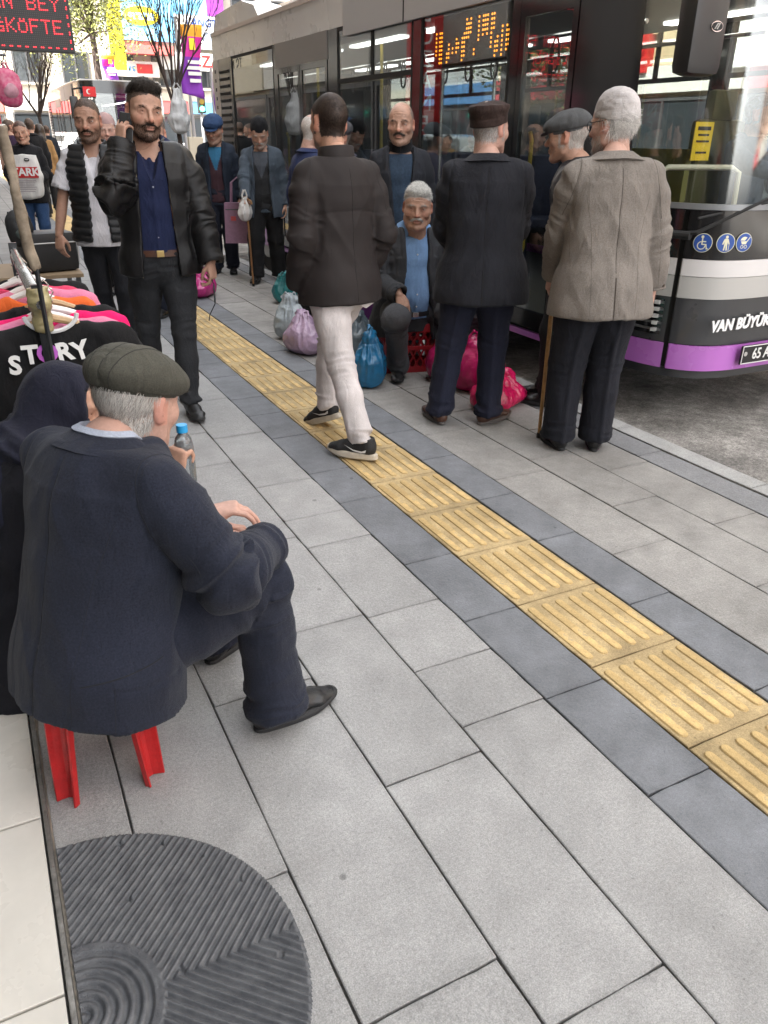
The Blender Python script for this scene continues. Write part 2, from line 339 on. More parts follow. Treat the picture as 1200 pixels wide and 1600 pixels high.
# ================================================================= head
SKIN = {'fair': (0.50, 0.285, 0.20), 'tan': (0.46, 0.268, 0.192), 'brown': (0.38, 0.215, 0.150), 'pink': (0.50, 0.30, 0.235)}
def make_head(h, skin, face, rng):
    """head and neck in head space: eyes at z=0, facing +Y.  Returns points, quads, colours"""
    fw = face.get('w', 1.0); jaw = face.get('jaw', 1.0); age = face.get('age', 0.0); nose = face.get('nose', 1.0); fat = face.get('fat', 0.0)
    pr = [Ell((0, -0.014, 0.034), (0.077 * fw, 0.098, 0.090))]
    F = Field([Ell((0, 0, -0.04), (0.125, 0.14, 0.175))], h)
    F.add(pr[0], 0.0)
    F.add(Ell((0, 0.028, -0.028), (0.070 * fw, 0.066, 0.086)), 0.03)
    F.add(Ell((0, 0.052, 0.045), (0.057 * fw, 0.036, 0.042)), 0.03)
    for s in (-1, 1):
        F.add(Sweep([(s * 0.058 * fw, -0.005, -0.035), (s * 0.057 * fw * jaw, 0.008, -0.072), (s * 0.031 * jaw, 0.060, -0.104), (0, 0.077, -0.108)], [0.02, 0.020 + fat * 0.01, 0.018 + fat * 0.006, 0.018]), 0.024)
        F.add(Ell((s * 0.047 * fw, 0.057, -0.026), (0.022 + 0.010 * fat, 0.022, 0.020 + 0.012 * fat)), 0.024)
        F.add(Sweep([(s * 0.010, 0.089, 0.016), (s * 0.032, 0.0885, 0.0195), (s * 0.053, 0.069, 0.013)], [0.009, 0.0100, 0.009]), 0.012)
    F.add(Ell((0, 0.075, -0.100), (0.022, 0.020, 0.017)), 0.018)
    for s in (-1, 1): F.sub(Ell((s * 0.033, 0.107, -0.002), (0.022, 0.025, 0.0115)), 0.012)
    F.add(Sweep([(0, 0.085, 0.016), (0, 0.097 + 0.004 * nose, -0.008), (0, 0.108 + 0.008 * nose, -0.034)], [0.0085, 0.0098, 0.0115 * nose]), 0.012)
    for s in (-1, 1): F.add(Ell((s * 0.0125 * nose, 0.098, -0.038), (0.0095, 0.012, 0.0085)), 0.007)
    for s in (-1, 1): F.sub(Ell((s * 0.008, 0.108, -0.0475), (0.0042, 0.0055, 0.004)), 0.003)
    F.add(Ell((0, 0.084, -0.066), (0.028, 0.018, 0.020)), 0.014)
    F.add(Ell((0, 0.0985, -0.0645), (0.022, 0.0075, 0.0055)), 0.006)
    F.add(Ell((0, 0.0975, -0.0765), (0.019, 0.008, 0.0065)), 0.006)
    F.sub(Ell((0, 0.107, -0.0702), (0.026, 0.007, 0.0022)), 0.003)
    F.sub(Ell((0, 0.106, -0.0905), (0.020, 0.009, 0.006)), 0.010)
    if age:
        for s in (-1, 1): F.sub(Sweep([(s * 0.021, 0.104, -0.038), (s * 0.034, 0.092, -0.066), (s * 0.033, 0.084, -0.088)], (0.0028 + 0.0012 * age) * (1 - 0.7 * fat)), 0.008)
        for s in (-1, 1): F.sub(Sweep([(s * 0.053, 0.064, -0.062), (s * 0.049, 0.068, -0.050)], 0.0025 * age), 0.018)
        for zz in (0.052, 0.066): F.sub(Sweep([(-0.035, 0.083, zz), (0, 0.092, zz + 0.003), (0.035, 0.083, zz)], 0.0018 * age), 0.006)
    for s in (-1, 1):
        F.add(Sweep([(s * 0.021, 0.0855, 0.0035), (s * 0.033, 0.0912, 0.0066), (s * 0.047, 0.0800, 0.0018)], 0.0044), 0.004)
        F.add(Sweep([(s * 0.022, 0.0845, -0.0030), (s * 0.033, 0.0885, -0.0082), (s * 0.046, 0.0790, -0.0045)], 0.0042), 0.008)
        R = rotm(s * -28, 0, 0)
        F.add(Ell((s * 0.082 * fw, -0.016, -0.008), (0.0065, 0.0195, 0.0325), R), 0.006)
        F.sub(Ell((s * 0.0855 * fw, -0.008, -0.006), (0.005, 0.010, 0.017), R), 0.004)
    F.add(Sweep([(0, -0.022, -0.05), (0, -0.034, -0.12), (0, -0.046, -0.215)], [0.056 + 0.006 * fat, 0.055 + 0.008 * fat, 0.066], [0.058, 0.058, 0.064]), 0.024)
    P, Q = F.mesh(); N = normals(P, Q)
    x, y, z = P.T; base = np.array(SKIN[skin]); C = np.tile(base, (len(P), 1))
    m1 = vnoise(P * 45, 3)[:, None]; m2 = vnoise(P * 160, 5)[:, None]
    C *= 1 + 0.13 * m1 + 0.08 * m2 + 0.05 * vnoise(P * 400, 8)[:, None]
    if age: C *= 1 - 0.22 * age * (vnoise(P * 110, 21)[:, None] > 0.55)
    def blend(mask, col, a=1.0):
        k = (np.clip(mask, 0, 1) * a)[:, None]; C[:] = C * (1 - k) + np.array(col) * k
    red = base * (1.12, 0.78, 0.74)
    blend(np.exp(-((np.abs(x) - 0.045) / 0.018) ** 2 - ((z + 0.03) / 0.02) ** 2) * (y > 0.04), red, 0.45)
    blend(np.exp(-(x / 0.016) ** 2 - ((z + 0.036) / 0.012) ** 2) * (y > 0.095), red, 0.8)
    blend((np.abs(x) > 0.072 * fw).astype(float) * (np.abs(z) < 0.045) * (y < 0.02), red, 0.6)
    blend(np.exp(-((np.abs(x) - 0.033) / 0.018) ** 2 - (z / 0.010) ** 2) * (y > 0.05), base * (0.62, 0.52, 0.50), 0.65)
    lip = np.exp(-(x / 0.020) ** 4 - ((z + 0.0705) / 0.0085) ** 4) * (y > 0.085)
    blend(lip, base * (0.95, 0.62, 0.62), 0.9)
    blend(np.exp(-(x / 0.021) ** 4 - ((z + 0.0702) / 0.0016) ** 2) * (y > 0.08), base * 0.25, 0.8)
    chin_line = -0.045 - 0.018 * np.clip((y - 0.02) / 0.07, 0, 1)
    bz = np.clip((chin_line + 0.008 - z) / 0.012, 0, 1) * np.clip((y + 0.002) / 0.02, 0, 1) * np.clip((z + 0.142) / 0.02, 0, 1)
    mous = np.exp(-(np.abs(x) / 0.030) ** 6 - ((z + 0.053) / 0.008) ** 4) * (y > 0.08)
    beard_mask = np.clip(bz + mous, 0, 1) * (1 - lip)
    if face.get('stubble'): blend(beard_mask * (0.75 + 0.25 * vnoise(P * 300, 9)), face['stubble'], face.get('stub_a', 0.7))
    hl = face.get('hairline', 0.075)
    back = np.clip((0.055 - y) / 0.10, 0, 1)
    front = hl - (np.abs(x) / 0.07) ** 2 * 0.025
    line = np.where(y > 0.02, front, -0.062 + (front + 0.03) * np.clip((y + 0.015) / 0.05, 0, 1) ** 0.5)
    line = np.where((np.abs(x) > 0.05) & (y > -0.03) & (y < 0.045), np.clip((y + 0.022) / 0.06, 0, 1) * 0.055 - 0.005, line) + 0.004 * vnoise(P * 60, 12)
    if face.get('bald'):
        r = np.sqrt((x / 0.066) ** 2 + ((y - 0.02) / 0.105) ** 2); line = np.where(r < 1.0, np.where(z > 0.02, 9, line), line)
    side_b = (np.abs(x) > 0.056) & (y > -0.008) & (y < 0.024) & (z > -0.052)
    hair_mask = (z > line) | (side_b if face.get('burns', True) else False)
    hair_mask &= ~((np.abs(x) > 0.071 * fw) & (np.abs(z + 0.006) < 0.036) & (y < 0.012) & (y > -0.036))
    if face.get('hair'): blend(hair_mask.astype(float), np.array(face['hair']) * 0.9, face.get('scalp', 0.8))
    return P, Q, N, C, hair_mask, beard_mask, mous
def eye_mesh(parent, T, col=(0.05, 0.03, 0.02), lid=(0.2, 0.1, 0.07)):
    for s in (-1, 1):
        v, f = [], []; nu, nv = 25, 17
        for j in range(nv):
            for i in range(nu):
                a = (i / (nu - 1) - 0.5) * math.pi * 0.94; b = (j / (nv - 1) - 0.5) * math.pi * 0.94
                v.append((s * 0.0335 + 0.0150 * math.sin(a) * (1 if True else 0), 0.0766 + 0.0130 * math.cos(a) * math.cos(b) - s * 0.012 * math.sin(a) * 0.35 * s, 0.0002 + 0.0086 * math.sin(b)))
        for j in range(nv - 1):
            for i in range(nu - 1): f.append((j * nu + i, j * nu + i + 1, (j + 1) * nu + i + 1, (j + 1) * nu + i))
        v = np.array(v); d = np.hypot(v[:, 0] - s * 0.0335, v[:, 2] - 0.0005)
        c = np.tile((0.34, 0.28, 0.25), (len(v), 1)); c[d < 0.0064] = col; c[d < 0.003] = (0.004, 0.004, 0.004)
        meshobj('eye', v @ T[:3, :3].T + T[:3, 3], f, mat('eyeball', (0.6, 0.6, 0.6), 0.12, vcol=True), parent, col=c)
def xf(P, T): return P @ T[:3, :3].T + T[:3, 3]
def TM(R, t):
    T = np.eye(4); T[:3, :3] = R; T[:3, 3] = t; return T

# ================================================================= hands
def make_hand(h, side, curl, thumb=0.3, spread=0.0, scale=1.0):
    """hand space: wrist at 0, fingers +Y, palm -Z; side +1 right hand (thumb to -X)"""
    sx = -side; pr = []
    pr.append((Sweep([(0, -0.05, 0), (0, -0.005, 0), (0, 0.03, 0), (0, 0.085, 0.002)], [0.027, 0.027, 0.038, 0.041], [0.020, 0.018, 0.0165, 0.0125]), 0.0))
    pr.append((Ell((sx * 0.024, 0.035, -0.008), (0.018, 0.032, 0.015)), 0.012))
    fx = [0.0305, 0.0105, -0.0095, -0.0285]; fl = [(0.040, 0.025, 0.021), (0.044, 0.028, 0.022), (0.041, 0.026, 0.021), (0.032, 0.020, 0.019)]
    cu = [curl] * 4 if not isinstance(curl[0], (tuple, list)) else curl
    for q in range(4):
        p = V(sx * fx[q], 0.083 - 0.006 * abs(q - 1.2), 0.001); a = 0; pts = [p - V(0, 0.02, 0), p]; rr = [0.0098, 0.0094]
        sp = math.radians(spread * (1.5 - q) * sx * -1)
        for j in range(3):
            a += math.radians(cu[q][j]); dv = V(math.sin(sp) * -1, math.cos(a), -math.sin(a)); p = p + unit(dv) * fl[q][j]; pts.append(p); rr.append((0.0088, 0.0080, 0.0068)[j] * (0.9 if q == 3 else 1))
        pr.append((Sweep(pts, rr), 0.0045))
    b = V(sx * 0.026, 0.018, -0.008); o = thumb
    t1 = b + unit(V(sx * (0.75 - 0.5 * o), 0.75, -0.35 - 0.5 * o)) * 0.040; t2 = t1 + unit(V(sx * (0.35 - 0.9 * o), 0.9, -0.25 - 0.5 * o)) * 0.031; t3 = t2 + unit(V(sx * (0.15 - 1.0 * o), 0.95, -0.2 - 0.4 * o)) * 0.026
    pr.append((Sweep([b, t1, t2, t3], [0.014, 0.0115, 0.0098, 0.0080]), 0.008))
    F = Field([p for p, k in pr], h, 0.012)
    for p, k in pr: F.add(p, k)
    P, Q = F.mesh(); P = P * scale
    return P, Q
CURL = {'relax': ((18, 25, 15), (24, 30, 18), (30, 34, 20), (34, 36, 22)), 'fist': (72, 88, 55), 'grip': (55, 80, 45), 'phone': ((18, 38, 20), (30, 48, 25), (38, 52, 28), (44, 52, 30)), 'flat': ((6, 8, 5), (8, 10, 6), (9, 12, 6), (12, 14, 8)), 'knee': ((22, 30, 18), (24, 30, 18), (26, 32, 18), (30, 34, 20))}

# ================================================================= shoes
def shoe(parent, ank, yaw, pitch, style, sc, mats):
    """foot space: under the ankle at 0, toe +Y"""
    R = rotm(yaw, pitch, 0); A = np.asarray(ank, float)
    def put(P): return (P * sc - V(0, 0, 0.08 * sc)) @ R.T + A
    h = 0.006
    if style == 'sneaker':
        pr = [Sweep([(0, -0.048, 0.062), (0, 0.0, 0.07), (0, 0.06, 0.06), (0, 0.125, 0.047), (0, 0.178, 0.038)], [0.033, 0.038, 0.041, 0.046, 0.036], [0.05, 0.05, 0.042, 0.030, 0.020], k=0.01), Sweep([(0, -0.035, 0.06), (0, -0.03, 0.115)], [0.036, 0.037], cut1=True)]
    else:
        pr = [Sweep([(0, -0.05, 0.045), (0, 0.0, 0.055), (0, 0.07, 0.05), (0, 0.14, 0.037), (0, 0.198, 0.028)], [0.034, 0.038, 0.041, 0.044, 0.030], [0.04, 0.045, 0.037, 0.024, 0.015], k=0.01), Sweep([(0, -0.03, 0.05), (0, -0.02, 0.088)], [0.038, 0.040], cut1=True)]
    F = Field(pr, h)
    for p in pr: F.add(p, 0.02)
    F.sub(Sweep([(0, -0.024, 0.09), (0, -0.02, 0.16)], 0.032), 0.006)
    x, y, z = F.grid(); zb = 0.03 if style == 'sneaker' else 0.018
    F.F = np.maximum(F.F, zb - z)
    if style != 'sneaker':                                    # vamp seam
        s = np.abs(np.sqrt(((x) / 0.034) ** 2 + ((y - 0.10) / 0.062) ** 2) - 1) * 0.034; F.F = F.F + np.where((y > 0.04) & (z > 0.03), f32(0.0025) * np.exp(-(s / 0.005) ** 2), 0)
    P, Q = F.mesh(); cc = None
    sh = meshobj('shoe', put(P), Q, mats[0], parent)
    # sole: outline swept between two heights
    out = []
    for i in range(40):
        a = 2 * math.pi * i / 40; yy = 0.058 + 0.150 * math.sin(a); t = (yy + 0.09) / 0.3
        wd = 0.038 + 0.010 * math.sin(max(0, min(1, (t - 0.2) / 0.7)) * math.pi * 0.75)
        out.append((math.cos(a) * abs(math.cos(a)) ** -0.35 * wd if abs(math.cos(a)) > 1e-3 else 0, yy + (0.012 if style != 'sneaker' else 0)))
    out = np.array(out); H = [(0.0, 0.92), (0.006, 1.0), (zb * 0.9, 1.0 if style != 'sneaker' else 0.99), (zb + 0.004, 0.94)]
    vs_ = []
    for zz, k in H:
        toe = np.where(out[:, 1] > 0.13, (out[:, 1] - 0.13) * 0.22, 0) * (1 if True else 0)
        vs_.append(np.column_stack([out[:, 0] * k, (out[:, 1] - 0.058) * k + 0.058, zz + toe]))
    n = 40; fs = [tuple(range(n))[::-1], tuple(range(3 * n, 4 * n))]
    for r in range(3):
        for i in range(n): fs.append((r * n + i, r * n + (i + 1) % n, (r + 1) * n + (i + 1) % n, (r + 1) * n + i))
    meshobj('sole', put(np.concatenate(vs_)), fs, mats[1], sh, smooth=False)
    return sh, put, R
# ================================================================= the figure
def skinmat(): return mat('skin', (0.4, 0.2, 0.14), 0.52, vcol=True, nscale=90, namt=0.12, bump=0.25, bscale=420, spec=0.4)
class Person:
    def __init__(s, label, loc, rz, H=1.75, skin='tan', face=None, pel=None, lean=0, twist=0, side=0, hunch=0.0, head=(0, 0, 0), bulk=1.0, belly=0.0,
                 wR=None, wL=None, eR=(0.5, -0.8, -0.2), eL=(-0.5, -0.8, -0.2), footR=None, footL=None, kR=(0.1, 1, 0.1), kL=(-0.1, 1, 0.1), fp=(0, 0), group=None, seed=1, q=1.0, shw=1.0, name='person', hd=(0, 0, 0)):
        s.rng = np.random.RandomState(seed); s.seed = seed; s.q = q
        s.root = empty(name, loc, rz, label, 'person', group)
        k = s.s = H / 1.75; s.face = face or {}; s.skin = skin; s.bulk, s.belly = bulk, belly
        s.pel = V(0, 0, 0.95 * k) if pel is None else np.asarray(pel, float); s.Rt = rotm(twist, lean, side)
        hc = hunch
        s.neck = V(0, -0.02 + hc, 0.525) * k; s.headc = V(0 + hd[0], 0.045 + hc * 1.9 + hd[1], 0.697 - hc * 0.25 + hd[2]) * k
        s.hunch = hc; s.Rh = s.Rt @ rotm(head[0], head[1] - lean * 0.75, head[2])
        s.sh = {+1: V(0.168 * bulk ** 0.5 * shw, -0.012 + hc * 0.6, 0.462) * k, -1: V(-0.168 * bulk ** 0.5 * shw, -0.012 + hc * 0.6, 0.462) * k}
        s.el, s.wr = {}, {}
        for sd_, wt, pole in ((1, wR, eR), (-1, wL, eL)):
            S = s.T2L(s.sh[sd_])
            if wt is None: wt = S + s.Rt @ V(sd_ * 0.075, 0.03, -0.535) * k
            e, w_ = ik(S, wt, 0.285 * k, 0.262 * k, s.Rt @ np.asarray(pole, float)); s.el[sd_], s.wr[sd_] = e, w_
        s.hip, s.kn, s.an, s.fy = {}, {}, {}, {}
        for sd_, ft, pole in ((1, footR, kR), (-1, footL, kL)):
            hp = s.pel + rotm(twist * 0.6) @ V(sd_ * 0.088, 0, -0.03) * k
            if ft is None: ft = (sd_ * 0.10, 0.0, 0.0, -sd_ * 10)
            a = V(ft[0], ft[1], ft[2] + 0.08 * k)
            kn, a = ik(hp, a, 0.432 * k, 0.415 * k, pole); s.hip[sd_], s.kn[sd_], s.an[sd_] = hp, kn, a; s.fy[sd_] = ft[3]
        s.fp = {1: fp[0], -1: fp[1]}; s.hands = {}; s.arm_amp = 1.0
    def T2L(s, p): return s.pel + s.Rt @ np.asarray(p, float)
    def L2T(s, p): return s.Rt.T @ (np.asarray(p, float) - s.pel)
    def torso_prims(s, off, hem, flare=0.0, top=0.52, sit=False):
        k, b = s.s, s.bulk; hc = s.hunch
        st = [(-0.30, 0.183, 0.140, 0.004), (-0.16, 0.182, 0.140, 0.0), (-0.05, 0.178, 0.134, 0.0), (0.10, 0.158, 0.118, 0.0), (0.22, 0.163, 0.122, 0.004), (0.36, 0.172, 0.120, 0.002), (0.435, 0.165, 0.104, -0.006), (0.49, 0.118, 0.080, -0.014), (0.535, 0.066, 0.064, -0.018)]
        Z = np.array([q[0] for q in st]); zs = [hem] + [z for z in Z if z > hem + 0.02 and z <= top + 1e-6]
        pts, ru, rv = [], [], []
        for z in zs:
            rx, ry, cy = (np.interp(z, Z, [q[i] for q in st]) for i in (1, 2, 3)); bl = s.belly * math.exp(-((z - 0.10) / 0.16) ** 2)
            hh = hc * max(0, min(1, z / 0.5)) ** 1.6 ; fl = flare * max(0, min(1, (0.12 - z) / 0.3))
            o = off if z < 0.45 else off * 0.7
            pts.append(V(0, cy + bl * 0.6 + hh, z) * k); bb = b if z < 0.45 else b ** 0.25; o = o if z < 0.48 else off * 0.35; ru.append((rx * bb + bl * 0.25 + o + fl) * k); rv.append((ry * bb + bl * 0.5 + o + fl * 0.8) * k)
        return Sweep(pts, ru, rv, (1, 0, 0), cut0=True, k=0.03)
    def wrinkle_top(s, P, N, amp, seed, arms=True, torso=True):
        k = s.s; D = np.zeros(len(P)); wa = np.zeros(len(P))
        if arms:
            for sd_ in (1, -1):
                S, E, W_ = s.sh[sd_], s.L2T(s.el[sd_]), s.L2T(s.wr[sd_])
                t1, d1, L1 = seg_t(P, S, E); t2, d2, L2 = seg_t(P, E, W_); near = np.minimum(d1, d2)
                m = np.clip((0.115 * k - near) / 0.02, 0, 1) * np.clip((np.where(d1 < d2, t1 * L1, 1.0) - 0.03) / 0.08, 0, 1)
                al = np.where(d1 < d2, np.clip(t1, 0, 1) * L1, L1 + np.clip(t2, 0, 1) * L2)
                bend = math.acos(max(-1, min(1, float(unit(E - S) @ unit(W_ - E)))))
                ew = np.exp(-((al - L1) / 0.085) ** 2) * (0.5 + 1.0 * bend); cw = np.exp(-((al - L1 - L2) / 0.06) ** 2) * 0.5
                w3 = vnoise(P * 9, seed + 11) * 0.03
                ax = unit(E - S); q = np.column_stack([(al + w3) * 34 + (P @ perp((0, 0, 1), ax)) * 9, P[:, 0] * 7 + sd_ * 9, P[:, 1] * 7])
                r = ridge(q, seed + sd_) * (0.35 + ew + cw) + 0.5 * vnoise(np.column_stack([al * 16, P[:, 0] * 9, P[:, 1] * 9]), seed + 5)
                D += m * r * 0.0068 * amp * s.arm_amp; wa = np.maximum(wa, m)
        if torso:
            q1 = np.column_stack([P[:, 0] * 7 + P[:, 2] * 2.0, P[:, 1] * 6, P[:, 2] * 2.2]); q2 = np.column_stack([(P[:, 0] + 0.6 * P[:, 2]) * 11, P[:, 1] * 5, (P[:, 2] - 0.6 * P[:, 0]) * 3.2]); q3 = np.column_stack([(P[:, 0] - 0.7 * P[:, 2]) * 10, P[:, 1] * 5, (P[:, 2] + 0.7 * P[:, 0]) * 3.0])
            fr = 1 - 0.6 * np.clip((P[:, 1] - 0.04) / 0.04, 0, 1) * np.clip((0.16 - np.abs(P[:, 0])) / 0.04, 0, 1); q4 = np.column_stack([P[:, 0] * 26 + P[:, 2] * 9, P[:, 1] * 12, P[:, 2] * 9]); D += (1 - wa) * fr * (vnoise(q1, seed) * 0.0062 + ridge(q2, seed + 1) * 0.0036 + ridge(q3, seed + 2) * 0.0032 + vnoise(q4, seed + 6) * 0.0012) * amp
        return P + N * D[:, None]
    def top(s, name, m, off=0.02, hem=-0.14, flare=0.012, open_=None, depth=0.052, lapel=0.0, sleeves=1.0, h=0.010, amp=1.0, vent=0.0, sl=0.0, collar=None, extra=None, quilt=0, mats=None, yoke=False, cuff=None, hollow=True, shoulder=0.0, field=None, hemf=None, parent=None, seam=True, seams=None, lines=()):
        k = s.s; h = h / s.q; pr = [s.torso_prims(off, hem, flare)]
        sp = Sweep([s.sh[-1] + V(-0.006, 0, 0.012) * k, V(-0.055 * k, s.sh[1][1], s.sh[1][2] + 0.020 * k), V(0.055 * k, s.sh[1][1], s.sh[1][2] + 0.020 * k), s.sh[1] + V(0.006, 0, 0.012) * k], np.array([0.036, 0.043, 0.043, 0.036]) * k + off * 0.45 + shoulder, k=0.02)
        arms = []; inn = []
        for sd_ in (1, -1):
            S, E, W_ = s.sh[sd_], s.L2T(s.el[sd_]), s.L2T(s.wr[sd_]); b = s.bulk ** 0.5
            if sleeves >= 0.99:
                d = unit(W_ - E); We = W_ + d * 0.005; rr = [0.056 * b + off * 0.5 + shoulder * 0.5, 0.054 * b + off * 0.5 + sl, 0.050 * b + off * 0.55 + sl, 0.046 * b + off * 0.5 + sl, 0.041 + off * 0.45 + sl]
                arms.append(Sweep([S + V(-sd_ * 0.035, 0, -0.005), S + (E - S) * 0.3, E, E + (We - E) * 0.45, We], np.array(rr) * k, cut1=True, k=0.02)); inn.append(Sweep([We - d * 0.02, We + d * 0.02], (0.041 + off * 0.45 + sl) * k - 0.010, cut0=True))
            elif sleeves > 0:
                d = unit(E - S); e2 = S + (E - S) * sleeves
                arms.append(Sweep([S + V(-sd_ * 0.035, 0, -0.005), S + (e2 - S) * 0.4, e2], np.array([0.062 + off * 0.6, 0.064 + off * 0.6, 0.060 + off * 0.6 + sl]) * k, cut1=True)); inn.append(Sweep([e2 - d * 0.02, e2 + d * 0.02], (0.060 + off * 0.6 + sl) * k - 0.010, cut0=True))
            else: arms.append(Ell(S + V(-sd_ * 0.01, 0, 0), np.array((0.05, 0.062, 0.075)) * k + off * 0.4))
        extra = extra or []
        F = Field(pr + arms + [sp] + [e[0] for e in extra], h, 0.03)
        F.add(pr[0], 0); F.add(sp, 0.035)
        F.F = np.maximum(F.F, f32(hem * k) - F.grid()[2]); F.F = smax(F.F, F.grid()[2] - f32(s.neck[2] + 0.020 * k), 0.015)
        if sleeves > 0:
            for sd_ in (1, -1): F.add(Ell(s.sh[sd_] + V(-sd_ * 0.024, 0, -0.022), 0.056 * k + off * 0.5), 0.04)
        if sleeves > 0:
            for a in arms: F.add(a, 0.016)
        else:
            for sd_ in (1, -1): F.sub(Sweep([s.sh[sd_] + V(sd_ * 0.045, 0.0, 0.02), s.sh[sd_] * 0.6 + s.L2T(s.el[sd_]) * 0.4 + V(sd_ * 0.02, 0, 0)], [0.066 * k, 0.060 * k], [0.088 * k, 0.075 * k], u=(1, 0, 0)), 0.012)
        for e, kk in extra: F.add(e, kk)
        x, y, z = F.grid()
        if open_ is not None or lapel:
            oz = np.array([o[0] for o in open_]) * k; ow = np.array([o[1] for o in open_]) * k
            wv = np.interp(z, oz, ow).astype(f32); ax_ = np.abs(x); yf = (y > 0.03).astype(f32)
            inside = np.clip((wv - ax_) / 0.008, 0, 1) * yf
            F.F += inside * f32(depth)
            if lapel:
                lz = np.interp(z, [oz[0], oz[-1] * 0.55 + oz[0] * 0.45, oz[-1] - 0.10, oz[-1] - 0.075, oz[-1] - 0.06, oz[-1]], [0.0, lapel * 0.8, lapel, lapel, lapel * 0.55, lapel * 0.5]).astype(f32)
                band = np.clip((ax_ - wv + 0.002) / 0.006, 0, 1) * np.clip((wv + lz - ax_) / 0.006, 0, 1) * yf * (z > oz[0])
                F.F -= band * f32(0.009)
        if hollow:
            iz = s.torso_prims(off - 0.024, hem - 0.02, flare); g = iz.d(x, y, z); F.F = smax(F.F, -np.maximum(g, z - f32(hem * k + 0.03)), 0.006)
            for i_ in inn: F.sub(i_, 0.004)
        if vent < 0: F.F = np.maximum(F.F, -np.maximum(np.maximum(np.abs(x - 0.0015 * np.sin(z * 40)) - 0.0035, z - (hem + vent) * k), y - 0.0))
        if yoke: F.F += np.where((y < 0.02), f32(0.0022) * np.exp(-((z - 0.30 * k + x * x * 0.4) / 0.006) ** 2), 0)
        if seam:
            F.F += np.where((y < 0) & (np.abs(x) < 0.02), f32(0.0036) * np.exp(-(x / 0.005) ** 2), 0)
            if sleeves > 0.9: F.F += np.where(z > 0.22 * k, f32(0.0036) * np.exp(-((np.abs(x) - s.sh[1][0] * 0.97 - 0.02 * np.cos((z / k - 0.36) * 9)) / 0.005) ** 2), 0)
        if field: field(s, F, x, y, z)
        P, Q = F.mesh(); N = normals(P, Q); P0 = P
        P = s.wrinkle_top(P, N, amp, s.seed * 7 + 1)
        if quilt:
            tors = np.abs(P[:, 0]) < 0.30; sz = np.abs(np.sin((P[:, 2] + 0.004 * np.sin(P[:, 0] * 25)) * math.pi / quilt)); P = P + N * ((sz ** 0.6 - 0.6) * 0.010 + vnoise(P * (30, 30, 55), 4) * 0.0025)[:, None]
        if hemf is not None: P = hemf(P)
        L = s.T2L((0, 0, 0)) + P @ s.Rt.T
        o = meshobj(name, L, Q, m, parent or s.root)
        if seams is not None: s.jacket_seams(o, P, Q, hem, seams, vent, sleeves, lines)
        if collar:
            s.collar(o, m if collar is True or 'm' not in collar else collar['m'], **({} if collar is True else {q: v for q, v in collar.items() if q != 'm'}), off=off)
        return o
    def jacket_seams(s, o, P, Q, hem, m, vent, sleeves, lines=()):
        """seams laid into the surface, crease shade put into their colour: centre back, side back, armholes and sleeve backs"""
        k = s.s; bv = BVHTree.FromPolygons(P.tolist(), Q.tolist()); hc = s.hunch
        def run(rays, r=0.0013, far=1.0):
            pts = []
            for a, d in rays:
                h_ = bv.ray_cast(Vector(a), Vector(d).normalized(), far)
                if h_[0] is not None: pts.append(h_[0] - h_[1] * 0.0004)
            parts = []; cur = []
            for p in pts:
                if cur and (p - cur[-1]).length > 0.05: parts.append(cur); cur = []
                cur.append(p)
            parts.append(cur)
            for c in parts:
                if len(c) < 4: continue
                q = [s.T2L(V(*p)) for p in c]; MB().tube(q, r, 5, cap=False).build('seam', m, o, True)  # seam tube darker than the cloth, standing in for the crease shadow
        zs = np.linspace(hem + 0.004, 0.49, 36) * k
        if vent or seams_back(s): run([((0.003, -0.6, z), (0, 1, 0)) for z in zs if z > (hem + abs(vent)) * k], 0.0017)
        if vent: run([((0.004, -0.6, z), (0, 1, 0)) for z in np.linspace(hem + 0.002, hem + abs(vent), 14) * k], 0.0032)  # vent drawn as a thicker dark tube instead of a gap
        for sx in (1, -1): run([((sx * (0.108 + 0.05 * max(0, (z / k - 0.12) / 0.3) ** 1.5) * k * s.bulk, -0.6, z), (0, 1, 0)) for z in zs if z < 0.38 * k], 0.0010)
        if sleeves > 0.9:
            for sd_ in (1, -1):
                S, E, W_ = s.sh[sd_], s.L2T(s.el[sd_]), s.L2T(s.wr[sd_]); ax = unit(E - S); u = perp((0, -1, 0), ax); v = np.cross(ax, u); c = S + ax * 0.012 + V(sd_ * 0.004, 0, 0)
                tilt = V(sd_ * 1.0, 0, 0.25); n_ = unit(tilt); u = perp((0, -1, 0), n_); v = np.cross(n_, u); c = S + V(sd_ * 0.012, 0, -0.035) * k
                run([(c + (u * math.cos(a) + v * math.sin(a)) * 0.35, -(u * math.cos(a) + v * math.sin(a))) for a in np.linspace(-2.2, 2.2, 40)], 0.0015)
                bk = unit(-unit(E - S) + unit(W_ - E)) if np.linalg.norm(np.cross(unit(E - S), unit(W_ - E))) > 0.15 else V(0, -1, 0)
                bk = -bk if np.linalg.norm(np.cross(unit(E - S), unit(W_ - E))) > 0.15 else bk
                run([((S + (E - S) * t if t < 1 else E + (W_ - E) * (t - 1)) + bk * 0.3, -bk) for t in np.linspace(0.35, 1.97, 34)], 0.0010, 0.4)
        for ln in lines: run([(V(*a) * k, d) for a, d in ln[0]], ln[1])
